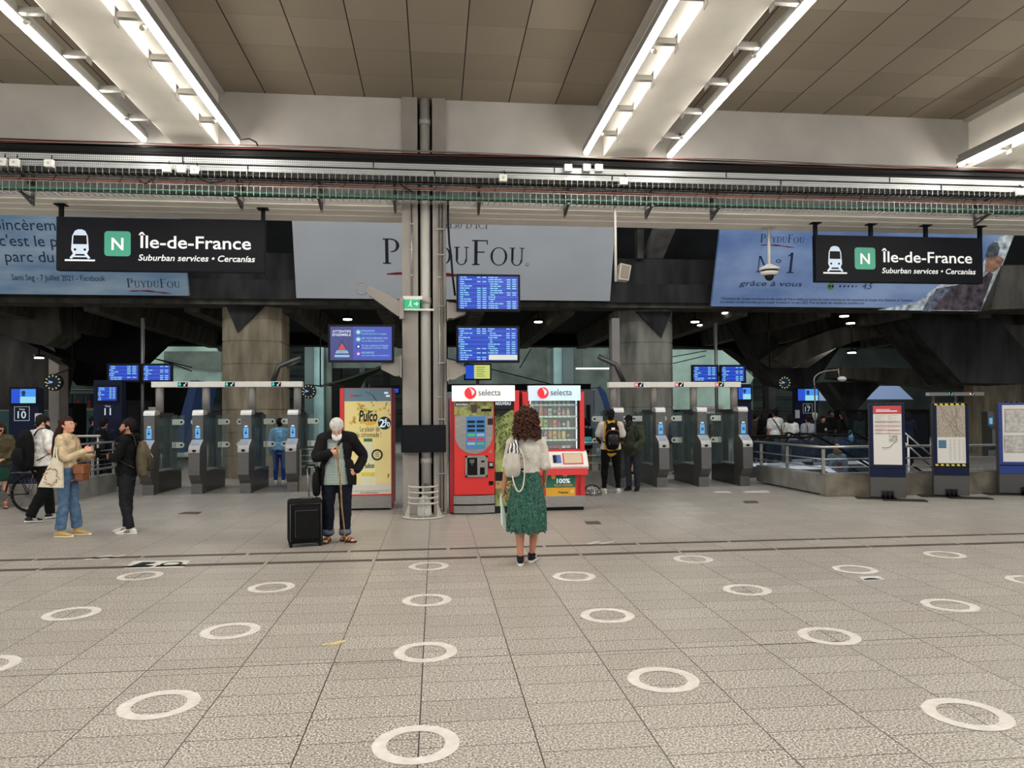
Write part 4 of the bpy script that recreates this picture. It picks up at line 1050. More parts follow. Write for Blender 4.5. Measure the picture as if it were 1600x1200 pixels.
# ================================================================ DRINK POSTER CABINET (back of a vending machine)
def bxu(u0, v0, u1, v1, Y):
    a = W(u0, v0, Y); b = W(u1, v1, Y); return a.x, b.x, b.z, a.z
p = F(577, 797); YK = p.y
a = W(531, 610, YK); b = W(612, 610, YK); w_ = b.x - a.x; h = W(570, 606, YK).z
t = thing('vending_machine', 'tall red cabinet with a yellow lemon drink poster left of the column', 'vending machine', (a.x, YK, 0))
zf = W(570, 773, YK).z; z0 = W(570, 794, YK).z
g = G(); g.box(0, w_ , .012, .82, .06, h, .015); g.build('cabinet', red_d, t)
g = G(); g.box(.05, w_, -.01, .012, z0, zf - .01); g.build('kick_panel', steel, t)
g = G(); g.box(.04, w_ - .04, .06, .78, 0, .07); g.build('plinth', black, t)
g = G(); g.box(0, .075, -.012, .012, z0, h - .01, .004); g.box(w_ - .012, w_ + .0, -.012, .012, z0, h - .01); g.box(0, w_, -.012, .012, zf - .015, zf + .01); g.build('side_trim', red_p, t)
x0, x1 = .08, w_ - .012; zT = h - .01; zS = W(570, 627, YK).z; ph = zS - zf; pw = x1 - x0
g = G(); g.box(x0, x1, -.006, .01, zf + .01, zS); g.build('poster', mat('poster_yellow', (228, 210, 142), .45), t)
g = G(); g.box(x0, x1, -.006, .01, zS, zT); g.build('header_panel', mat('header_steel_blue', (92, 122, 140), .4), t)
P_ = lambda u, v: (W(u, v, YK).x - a.x, W(u, v, YK).z)
pf = lambda g, pts, y: g.flat([P_(u, v) for u, v in pts], y)
ik = mat('poster_ink', (28, 40, 38), .5)
g = G()
for i in range(12):
    s = i / 12; s2 = (i + 1) / 12
    f_ = lambda s: (570 + 22 * s + 3 * math.sin(s * 5), 612 + 15 * s)
    c1_, c2_ = f_(s), f_(s2); pf(g, [(c1_[0], c1_[1]), (c1_[0] + 2.5, c1_[1]), (c2_[0] + 2.5, c2_[1]), c2_], -.009)
g.build('header_swirl', mat('swirl_blue', (40, 66, 88), .5), t)
g = G(); x, z = P_(549, 618); g.disc(x, z, .028, -.009); g.build('brand_disc', red_p, t)
g = G(); x, z = P_(552.5, 619.5); g.text('selecta', x, z, size=.05, y=-.009); g.build('brand_lettering', ik, t)
g = G(); x, z = P_(605, 617); g.rect(x - .05, x + .02, z + .02, z + .05, -.009); g.rect(x - .02, x + .05, z - .035, z - .005, -.009); g.build('corner_logo', scr_w, t)
q = random.Random(5)
g = G()
for k in range(36):
    u = q.uniform(541, 610); v = q.choice([q.uniform(629, 665), q.uniform(735, 760)])
    if 562 < u < 600 and v > 640: continue
    x, z = P_(u, v); an = q.random() * 3; d = V((math.cos(an), 0, math.sin(an))) * .02
    g.bar((x - d.x, -.008, z - d.z), (x + d.x, -.008, z + d.z), .006, .001, (-d.z, 0, d.x))
g.build('seed_marks', mat('seed_brown', (70, 52, 22), .5), t)
g = G()
for k in range(26):
    u = q.uniform(541, 610); v = q.uniform(629, 662); x, z = P_(u, v)
    if x < x0 + .05 or x > x1 - .05: continue
    g.disc(x, z, .03, -.0072, 10)
g.build('lemon_spots', mat('lemon_spot', (214, 178, 72), .5), t)
g = G()
x, z = P_(561, 658); g.text('Pulco', x, z, size=.27, width=P_(590, 658)[0] - x, y=-.010, bold=.03, shear=.15); g.build('brand_name', ik, t)
g = G(); pf(g, [(568, 661), (590, 656), (588, 661), (583, 664), (574, 665)], -.009); g.build('lemon_slice', mat('lemon_orange', (222, 168, 52), .5), t)
g = G(); pf(g, [(573, 645), (580, 641.5), (584, 642), (579, 645.5)], -.010); g.build('leaf', mat('leaf_green', (62, 84, 38), .5), t)
g = G(); x, z = P_(578, 674); g.text('Le plaisir de', x, z, size=.13, width=P_(591, 0)[0] - P_(561, 0)[0], y=-.008, align='c', bold=.004); x, z = P_(577, 683); g.text('la citronnade !', x, z, size=.13, width=P_(594, 0)[0] - P_(557, 0)[0], y=-.008, align='c', bold=.004); g.build('slogan', ik, t)
g = G(); x, z = P_(601, 661); g.disc(x, z, .115, -.010, 30); g.build('price_disc', mat('price_green', (24, 48, 42), .5), t)
g = G(); g.text('2', x - .045, z - .07, size=.2, y=-.013, align='c', bold=.02); g.text('€', x + .025, z + .015, size=.09, y=-.013, align='c', bold=.01); g.text('70', x + .045, z - .06, size=.11, y=-.013, align='c', bold=.02); g.build('price', scr_w, t)
# bottle on the poster
bot = mat('bottle_milk', (216, 214, 186), .3); 
g = G(); pf(g, [(569, 690), (582, 690), (582, 699), (585, 712), (587, 735), (587, 756), (584, 758), (566, 758), (563, 756), (563, 735), (566, 712), (569, 699)], -.009); g.build('bottle', bot, t)
g = G(); pf(g, [(568.5, 685), (582, 685), (582, 690), (568.5, 690)], -.010); g.build('bottle_cap', mat('cap_green', (52, 110, 62), .4), t)
g = G(); pf(g, [(564, 720), (586, 720), (587, 742), (563, 742)], -.011); g.build('bottle_label', mat('label_cream', (228, 222, 170), .5), t)
g = G(); x, z = P_(566.5, 731); g.text('Pulco', x, z, size=.12, width=P_(583, 0)[0] - x, y=-.013, bold=.03, shear=.15); g.build('label_lettering', ik, t)
g = G(); pf(g, [(564, 738), (586, 738), (585, 744), (565, 744)], -.012); g.build('label_lemon', mat('lemon_yellow', (220, 196, 60), .5), t)
g = G(); x, z = P_(589.5, 710.5); n = 28
for k in range(n):
    a0, a1 = k * 2 * math.pi / n, (k + 1) * 2 * math.pi / n
    g.flat([(x + .1 * math.cos(a0), z + .1 * math.sin(a0)), (x + .1 * math.cos(a1), z + .1 * math.sin(a1)), (x + .07 * math.cos(a1), z + .07 * math.sin(a1)), (x + .07 * math.cos(a0), z + .07 * math.sin(a0))], -.012)
for k in range(3): g.rect(x - .035, x + .035, z + .03 - .03 * k, z + .038 - .03 * k, -.012)
g.build('round_seal', ik, t)
g = G(); g.rect(x0, x1, zf + .01, P_(0, 765)[1], -.008); g.build('footer', mat('footer_grey', (206, 202, 190), .5), t)
g = G(); x, z = P_(577, 770.5); g.text('www.mangerbouger.fr', x, z, size=.035, y=-.010, align='c', bold=.02); g.text('Pour votre santé, évitez de manger trop gras, trop sucré, trop salé.', x, z + .035, width=pw * .9, y=-.010, align='c'); g.build('small_print', ik, t)
t.rotation_euler = (0, 0, R(-1.5))

# ================================================================ COFFEE MACHINE
p = F(740, 803); YM = p.y
a = W(708, 640, YM); b = W(772, 640, YM); zH0 = W(740, 627, YM).z; zH1 = W(740, 602.5, YM).z
t = thing('coffee_machine', 'red coffee vending machine with a touch screen beside the column', 'vending machine', (a.x, YM, 0))
w_ = b.x - a.x
g = G(); g.box(-.065, w_, .03, .8, .02, zH0 + .06, .012); g.build('cabinet', red_d, t)
zt_ = lambda v: W(740, v, YM).z
g = G(); g.box(0.01, w_, -.02, .03, zt_(773), zH0, .01); g.build('front_door', red_p, t)
g = G(); n = 14
g.sweep([(.02 + (w_ - .04) * i / n, -.035 - .05 * math.sin(math.pi * i / n), (zt_(774) + zt_(787)) / 2) for i in range(n + 1)], (.0, .0), 4) if False else None
def bow(g, z0, z1, bulge=.06, y=-.02, xa=.0, xb=w_):
    pts = [(xa, .05)] + [(xa + (xb - xa) * i / n, y - bulge * math.sin(math.pi * i / n)) for i in range(n + 1)] + [(xb, .05)]
    g.prismz(pts, z0, z1)
bow(g, zt_(787), zt_(774)); g.build('steel_band', steel, t)
g = G(); bow(g, zt_(801), zt_(789.5)); g.build('kick_panel', steel, t)
g = G(); g.box(.02, w_ - .02, .0, .7, 0, .06); bow(g, zt_(789.5), zt_(787), .04); g.build('plinth', black, t)
g = G(); bow(g, zH0 + .0, zH1, .05, -.05, -.02, W(804, 615, YM).x - a.x); hd = g.build('light_header', mat('header_lit_white', (236, 238, 234), .4, emit=.30), t)
# brand on header
def selecta(g1, g2, cx, cz, r, y, par, wd):
    g = g1; g.disc(cx, cz, r, y, 28); d = g.build('brand_disc', mat('brand_red', (214, 30, 40), .4, emit=.35), par)
    g = G(); n = 12
    for i in range(n):
        f_ = lambda s: (cx + r * (-.15 + .75 * math.sin(s * 2.2) * (1 - s * .3)), cz + r * (.9 - 1.3 * s)); s, s2 = i / n, (i + 1) / n
        A, B = f_(s), f_(s2); tk = r * .22 * math.sin(math.pi * (i + .5) / n) + r * .04
        g.flat([(A[0] - tk, A[1]), (A[0] + tk, A[1]), (B[0] + tk, B[1]), (B[0] - tk, B[1])], y - .003)
    g.build('brand_swirl', scr_w, par)
    g = g2; g.text('selecta', cx + r * 1.35, cz - r * .42, size=r * 1.55, width=wd, y=y, bold=.004); g.build('brand_lettering', mat('brand_grey', (84, 80, 82), .5), par)
r_ = .10
cx = W(734.5, 614, YM).x - a.x; selecta(G(), G(), cx, W(734, 614.5, YM).z, r_, -.112, t, W(781.5, 614, YM).x - W(747, 614, YM).x)
# picture strip, curved steel shield, screen
g = G(); g.box(.02, w_ - .02, -.026, -.02, zt_(650), zt_(628)); strip = g.build('picture_strip', mat('picture_garden', (108, 110, 60), .5, var=.5, vs=14), t)
g = G(); g.box(.03, w_ * .38, -.03, -.026, zt_(634.5), zt_(629)); g.box(w_ * .68, w_ * .93, -.03, -.026, zt_(643), zt_(639)); g.build('caption_plate', black, strip)
g = G(); g.text('NOUVEAU', .045, zt_(633.5), size=.05, width=w_ * .3, y=-.034, bold=.02); g.build('lettering', scr_w, strip)
g = G(); g.prism([(w_ * .42, zt_(632)), (w_ * .60, zt_(632)), (w_ * .57, zt_(645)), (w_ * .45, zt_(645))], -.032, -.026); g.build('printed_cup', mat('print_coffee', (64, 38, 24), .4), strip)
g = G(); cxs = w_ * .5; zs = zt_(650); zm = zt_(680); zb = zt_(709)
pts = [(.03, zs), (w_ - .03, zs), (w_ - .03, zm)] + [(cxs + (w_ / 2 - .03) * math.cos(k * math.pi / 16), zm - (zm - zb) * math.sin(k * math.pi / 16)) for k in range(1, 16)] + [(.03, zm)]
g.prism(pts, -.03, -.019); g.build('shield_panel', steel, t)
x0, x1, z0, z1 = W(724.5, 0, YM).x - a.x, W(754, 0, YM).x - a.x, zt_(701), zt_(650.5)
g = G(); g.box(x0, x1, -.045, -.03, z0, z1, .004); scn = g.build('touch_screen', mat('touch_blue', (70, 140, 205), .3, emit=.6), t)
q = random.Random(3); cl = [mat('tile_red', (170, 40, 60), .4, emit=.3), mat('tile_dark', (22, 34, 40), .4, emit=.1), mat('tile_green', (70, 150, 80), .4, emit=.3), mat('tile_white', (190, 215, 230), .4, emit=.5)]
for rr in range(6):
    for cc in range(2):
        g = G(); xa = x0 + .02 + cc * (x1 - x0) * .48; za = z1 - .04 - (rr + 1) * (z1 - z0) * .135
        g.box(xa, xa + (x1 - x0) * .40, -.049, -.045, za, za + (z1 - z0) * .08); pt = g.build('drink_tile', cl[1] if rr in (0, 1) else cl[q.randint(0, 3)], scn)
g = G(); g.box(W(757.5, 0, YM).x - a.x, W(766, 0, YM).x - a.x, -.036, -.03, zt_(664), zt_(654)); g.build('notice', mat('notice_brown', (52, 34, 34), .5), t)
# dispenser bay
x0, x1, z0, z1 = W(723, 0, YM).x - a.x, W(757, 0, YM).x - a.x, zt_(745), zt_(712)
g = G(); e_ = .03
g.box(x0, x1, -.05, -.02, z1 - e_, z1); g.box(x0, x1, -.05, -.02, z0, z0 + e_); g.box(x0, x0 + e_, -.05, -.02, z0, z1); g.box(x1 - e_, x1, -.05, -.02, z0, z1); g.box(x0 + e_ + .17, x1 - e_, -.045, -.02, z0 + e_, z1 - e_)
by = g.build('dispenser_frame', steel, t)
g = G(); g.box(x0 + e_, x0 + e_ + .17, -.03, -.0205, z0 + e_, z1 - e_); g.build('cup_recess', black, by)
g = G(); g.box(x0 + .07, x0 + .15, -.05, -.03, z1 - .12, z1 - .06); g.cyl((x0 + .11, -.04, z1 - .17), (x0 + .11, -.04, z1 - .12), .015, 8); g.build('nozzle', steel_d, by)
g = G(); g.box(x1 - .11, x1 - .05, -.05, -.045, z1 - .11, z1 - .08); g.box(x1 - .13, x1 - .05, -.05, -.045, z0 + .04, z0 + .16); g.build('coin_return', blackm, by)
g = G(); g.disc(W(762, 0, YM).x - a.x, zt_(706), .022, -.026, 16); g.build('lock', steel, t)
g = G(); g.box(W(758.5, 0, YM).x - a.x, W(766.5, 0, YM).x - a.x, -.04, -.02, zt_(732), zt_(722), .004); rd = g.build('card_reader', black, t)
g = G(); g.box(W(760, 0, YM).x - a.x, W(765, 0, YM).x - a.x, -.043, -.04, zt_(728.5), zt_(723.5)); g.build('reader_display', mat('reader_glow', (180, 200, 190), .3, emit=.5), rd)
g = G(); g.box(W(759, 0, YM).x - a.x, W(766, 0, YM).x - a.x, -.03, -.02, zt_(758), zt_(752)); g.build('coin_slot', blackm, t)

# poster panel between the machines (side column of the coffee unit)
a2 = W(772.5, 640, YM + .02); b2 = W(803, 640, YM + .02)
w2 = b2.x - a2.x
g = G(); g.box(0, w2, 0, .7, .0, zH0 + .02, .006); t = g.build('poster_panel', mat('panel_dark', (30, 30, 32), .4), t, loc=(a2.x - a.x, .02, 0))
g = G(); g.box(.004, w2 - .004, -.006, 0, .12, zH0 - .01); pc = g.build('picture', mat('picture_blur', (112, 116, 66), .5, var=.55, vs=4), t)
g = G(); g.box(.004, w2 - .004, -.01, -.006, zt_(641), zH0 - .01); g.prism([(.004, zt_(640)), (w2 * .9, zt_(640)), (w2 * .3, zt_(652)), (.004, zt_(650))], -.01, -.006); g.build('dark_head', mat('panel_dark', (30, 30, 32)), t)
g = G(); g.text('NOUVEAU', .02, zt_(633), size=.075, width=w2 * .78, y=-.014, bold=.03); g.build('lettering', scr_w, t)
q = random.Random(8)
lf = mat('print_leaf', (52, 84, 36), .6)
g = G()
for k in range(70):
    x = q.uniform(.02, w2 - .02); z = q.uniform(zt_(705), zt_(645)) if k < 50 else q.uniform(.2, zt_(745)); an = q.uniform(-1.2, 1.2); l = q.uniform(.05, .13)
    d = V((math.sin(an), 0, -math.cos(an))); pnt = [V((x, 0, z)), V((x, 0, z)) + d * l * .5 + V((d.z, 0, -d.x)) * .012, V((x, 0, z)) + d * l, V((x, 0, z)) + d * l * .5 - V((d.z, 0, -d.x)) * .012]
    g.flat([(min(max(p_.x, .005), w2 - .005), p_.z) for p_ in pnt], -.012 - .0001 * k)
g.build('printed_leaves', lf, t)
g = G(); g.box(.01, w2 - .01, -.012, -.006, zt_(752), zt_(738)); g.build('printed_cup', mat('print_dark_cup', (26, 24, 26), .5), t)
g = G(); g.box(.01, w2 - .01, -.012, -.006, zt_(764), zt_(753)); g.build('printed_table', mat('print_wood', (170, 132, 88), .5), t)
g = G(); g.disc(w2 * .5, zt_(734), .055, -.014, 20); g.build('printed_lime', mat('print_lime', (150, 190, 60), .5), t)
g = G(); g.box(w2, w2 + .09, -.02, .7, .03, zt_(610), .006); g.build('side_pillar', red_p, t)

# ================================================================ SNACK MACHINE
p = F(870, 798); YS = p.y
a = W(824, 640, YS); b = W(913, 640, YS); w_ = b.x - a.x; zs_ = lambda v: W(868, v, YS).z
t = thing('snack_machine', 'red glass fronted snack machine with lit shelves right of the woman', 'vending machine', (a.x, YS, 0))
X = lambda u: W(u, 640, YS).x - a.x
g = G(); g.box(-.10, X(827) - .006, .10, .85, .12, zs_(610), .006); g.box(X(906) + .002, w_, .10, .85, .12, zs_(610), .006); g.box(-.09, w_ - .01, .565, .85, .12, zs_(610) - .005); g.box(-.09, w_ - .01, .10, .56, .12, zs_(702) - .012); g.box(-.09, w_ - .01, .10, .56, zs_(625), zs_(610) - .005); g.build('cabinet', red_d, t)
g = G(); g.box(-.09, X(827) + .0, .0, .1, .12, zs_(612), .006); g.box(X(906), w_, .0, .1, .12, zs_(612), .006); g.box(X(827), X(906), .02, .1, zs_(788) * 0 + .12, zs_(702)); g.build('front_frame', red_p, t)
g = G(); g.box(.02, w_ - .02, .04, .8, 0, .13); g.build('plinth', black, t)
g = G(); g.box(-.08, w_, -.005, .05, zs_(792.5), zs_(775), .004); g.build('kick_panel', steel, t)
# display bay
zb0, zb1 = zs_(702), zs_(625)
g = G(); g.box(X(827), X(906), .55, .56, zb0, zb1); g.box(X(827) - .005, X(827), .1, .55, zb0, zb1); g.box(X(905), X(906), .1, .55, zb0, zb1); g.box(X(827), X(906), .1, .56, zb0 - .01, zb0); g.build('bay_lining', mat('bay_dark', (24, 28, 30), .6), t)
g = G(); g.box(X(829), X(829) + .02, .12, .14, zb0, zb1); g.box(X(903) - .01, X(903), .12, .14, zb0, zb1); g.build('bay_light', mat('bay_strip', (225, 240, 235), .4, emit=2.2), t)
shelf_m = mat('shelf_rail', (150, 180, 160), .4, emit=.16)
q = random.Random(11)
pack = [mat('pack_' + n_, c_, .45) for n_, c_ in (('lime', (140, 176, 60)), ('white', (190, 190, 186)), ('dark', (40, 40, 46)), ('orange', (206, 120, 40)), ('red', (160, 40, 44)), ('blue', (60, 90, 150)), ('brown', (96, 62, 40)), ('green', (50, 110, 60)), ('silver', (150, 156, 160)), ('yellow', (205, 180, 70)))]
shelves = [631.5, 650, 668.5, 687, 702]
proto_b = proto_p = None; cnt = 0
sh_lab = ['top', 'second', 'third', 'fourth', 'bottom']
for si, v in enumerate(shelves):
    z = zs_(v) - .0
    if si < 4:
        g = G(); g.box(X(829), X(904), .11, .13, z - .028, z + .006); g.box(X(829), X(904), .12, .5, z - .028, z - .020); g.build('shelf', shelf_m, t)
        g = G()
        for k in range(9): g.rect(X(831) + k * .082, X(831) + k * .082 + .035, z - .02, z - .002, .107)
        g.build('price_tag', mat('tag_white', (220, 230, 220), .5, emit=.2), t)
    hh = (zs_(v - 15.5) - z) if si else (zs_(625.5) - z)
    for k in range(9):
        bag = (si < 3 and k < 6) or (si == 3 and k % 3 != 0)
        ph_ = min(hh, (.16 if bag else .14) * (.8 + .35 * q.random())) if si < 4 else .05
        m_ = pack[q.randint(0, 9)] if si != 0 else pack[q.choice([0, 1, 9, 3])]
        x = X(833) + k * .0805; wd = .034
        g = G()
        if bag and si < 4: g.sweep([(0, 0, .002), (0, 0, .02), (0, 0, ph_ * .5), (0, 0, ph_ - .015), (0, 0, ph_)], [(wd, .004), (wd, .014), (wd * .96, .024), (wd, .012), (wd, .003)], 10, side=(1, 0, 0))
        elif si < 4: g.sweep([(0, 0, .002), (0, 0, .01), (0, 0, ph_ * .65), (0, 0, ph_ * .8), (0, 0, ph_)], [.02, .026, .026, .012, .012], 10, side=(1, 0, 0))
        else: g.box(-wd, wd, -.02, .02, 0.004, ph_, .004)
        nm = 'snack_bag' if bag and si < 4 else ('drink_bottle' if si < 4 else 'snack_bar')
        o = g.build(nm, m_, loc=(a.x + x, YS + .17, z + .006), label='%s %s from the left on the %s shelf of the snack machine' % (ORD[k], nm.replace('_', ' '), sh_lab[si]), cat=nm.split('_')[1] if nm != 'drink_bottle' else 'bottle', group='snacks and drinks in the snack machine')
        if si < 4:
            g = G(); g.box(-wd * .6, wd * .6, -.027, -.024, ph_ * .35, ph_ * .62); g.build('front_label', pack[q.randint(0, 9)], o)
g = G(); g.box(X(828), X(904), .085, .09, zb0, zb1); g.build('window_glass', mat('machine_glass', (220, 235, 235), .02, alpha=.12), t)
g = G(); g.box(X(827), X(828.5), .07, .1, zb0, zb1); g.box(X(904), X(906), .07, .1, zb0, zb1); g.box(X(827), X(906), .07, .1, zb0 - .012, zb0 + .005); g.build('window_frame', black, t)
# header
g = G(); n = 14; xa, xb = X(825.5), X(907)
g.prismz([(xa, .1)] + [(xa + (xb - xa) * i / n, -.02 - .06 * math.sin(math.pi * i / n)) for i in range(n + 1)] + [(xb, .1)], zs_(626), zs_(602.5)); g.build('light_header', mat('header_lit_blue', (196, 218, 236), .4, emit=.36), t)
selecta(G(), G(), X(847.5), zs_(614), .098, -.09, t, X(893) - X(860))
# delivery tray and control ledge
g = G(); g.prismx([(.05, zs_(736)), (-.16, zs_(733)), (-.19, zs_(728)), (-.02, zs_(706)), (.1, zs_(704)), (.1, zs_(736))], X(829), X(915.5)); g.build('control_ledge', mat('ledge_white', (214, 208, 204), .35), t)
g = G(); g.prismx([(-.20, zs_(741)), (-.19, zs_(731)), (-.155, zs_(731)), (.0, zs_(736)), (.05, zs_(741))], X(829), X(914)); g.build('ledge_underside', red_p, t)
def led_pt(u, s): return X(u), -.19 + .17 * s, zs_(728) + (zs_(706) - zs_(728)) * s
g = G(); (xa, ya, za), (xb, yb, zb) = led_pt(879, .2), led_pt(906, .85)
ny = V((0, -(zb - za), (yb - ya))).normalized() * .008; ny = V((0, ny.y, abs(ny.z)))
P = [V((xa, ya, za)), V((xb, ya, za)), V((xb, yb, zb)), V((xa, yb, zb))]; g.loft4(P, [p_ + V((0, -.012, .008)) for p_ in P]); g.build('delivery_flap', mat('flap_beige', (190, 168, 140), .4), t)
g = G(); Q = [V((X(877), ya - .012, za - .012)), V((X(908), ya - .012, za - .012)), V((X(908), yb + .01, zb + .01)), V((X(877), yb + .01, zb + .01))]; g.loft4([p_ + V((0, -.001, 0)) for p_ in Q], [p_ + V((0, -.006, .004)) for p_ in Q]); g.build('flap_surround', red_p, t)
for u0, u1, m_, nm in ((862, 868, black, 'coin_panel'), (864, 874, mat('reader_blue', (60, 110, 200), .3, emit=.5), 'card_reader')):
    (xa, ya, za), (xb, yb, zb) = led_pt(u0 if nm[0] == 'd' else u0 + (0 if nm == 'coin_panel' else 2), .25), led_pt(u1, .75)
    P = [V((xa, ya, za)), V((xb, ya, za)), V((xb, yb, zb)), V((xa, yb, zb))]; g = G(); g.loft4(P, [p_ + V((0, -.02, .012)) for p_ in P]); g.build(nm, m_, t)
# orange juice poster
g = G(); g.box(X(852), X(898), .008, .02, zs_(775), zs_(736)); po = g.build('poster', mat('poster_green', (30, 110, 84), .5), t)
g = G(); g.box(X(852), X(898), .004, .008, zs_(775), zs_(762)); g.build('poster_band', mat('poster_gold', (214, 162, 40), .5), po)
g = G(); g.text('100%', X(869), zs_(755), size=.11, width=X(890) - X(869), y=.004, bold=.03); g.build('lettering', scr_w, po)
g = G(); g.text('FRUITS PRESSÉS', X(865), zs_(760), size=.05, width=X(894) - X(865), y=.004, bold=.03); g.build('lettering', mat('poster_gold', (214, 162, 40)), po)
g = G(); g.text('Tropicana', X(871), zs_(771), size=.05, width=X(887) - X(871), y=.001, bold=.03); g.build('lettering', ik, po)
for u, v, r_ in ((882, 741, .055), (864, 745, .045), (893, 768, .05)):
    g = G(); g.disc(X(u), zs_(v), r_, .003, 20); oo = g.build('printed_orange', mat('orange_peel', (222, 120, 36), .5), po)
    g = G(); g.disc(X(u), zs_(v), r_ * .8, .0005, 20); g.build('printed_pulp', mat('orange_pulp', (236, 190, 100), .5), po)
g = G(); g.box(X(903), X(905), -.004, .0, zs_(773), zs_(752)); g.build('lock_slot', red_d, t)

# ================================================================ PIPE GUARD at the column's foot
p = F(661, 812)
t = thing('pipe_guard', 'white steel hoop guard around the foot of the drain pipe', 'guard', (p.x, p.y + .30, 0))
gm = mat('guard_white', (176, 172, 164), .5, var=.08, vs=20)
arcp = lambda r, z, n=16: [(-r * math.cos(math.pi * k / n), -r * math.sin(math.pi * k / n) * .95, z) for k in range(n + 1)]
g = G(); g.sweep(arcp(.32, .015), (.03, .015), 8, side=None); g.prismz([(-.32 * math.cos(math.pi * k / 16), -.31 * math.sin(math.pi * k / 16)) for k in range(17)] + [(.25 * math.cos(math.pi * k / 16), -.24 * math.sin(math.pi * k / 16)) for k in range(17)], 0, .02); g.build('base_ring', gm, t)
for z in (.24, .33, .42, .51):
    g = G(); g.sweep(arcp(.24, z), (.016, .016), 8); g.build('hoop', gm, t)
for x in (-.23, -.0, .23):
    g = G(); y = -.24 if x == 0 else -.04
    g.box(x - .006, x + .006, y - .02, y + .03, 0, .53)
    if x: g.prism([(x, 0), (x * 1.35, 0), (x * 1.35, .02), (x * 1.06, .2), (x, .2)], y, y + .02)
    g.build('upright', gm, t)
g = G(); b = mat('crumpled_bag', (190, 188, 182), .5, bump=.5, bs=30)
g.sweep([(0, 0, 0), (.0, 0, .05), (.0, -.0, .2), (.01, 0, .32), (.02, 0, .36)], [(.08, .06), (.12, .09), (.11, .08), (.08, .06), (.02, .02)], 12, side=(1, 0, 0)); g.build('plastic_bag', b, loc=(p.x + .02, p.y + .19, .005), label='crumpled white plastic bag stuffed inside the pipe guard', cat='bag')
t = thing('graffiti', 'small black scribbled tag on the drain pipe above the guard', 'graffiti', (DPX, 12.432, W(661, 760, 12.4).z))
g = G(); g.sweep([(-.04, 0, 0), (-.04, 0, .05), (-.03, 0, .02), (-.01, 0, .05), (-.01, 0, 0), (.02, 0, .04), (.04, 0, .02), (.0, 0, -.01), (.05, 0, -.01)], .004, 6); g.build('scribble', black, t)

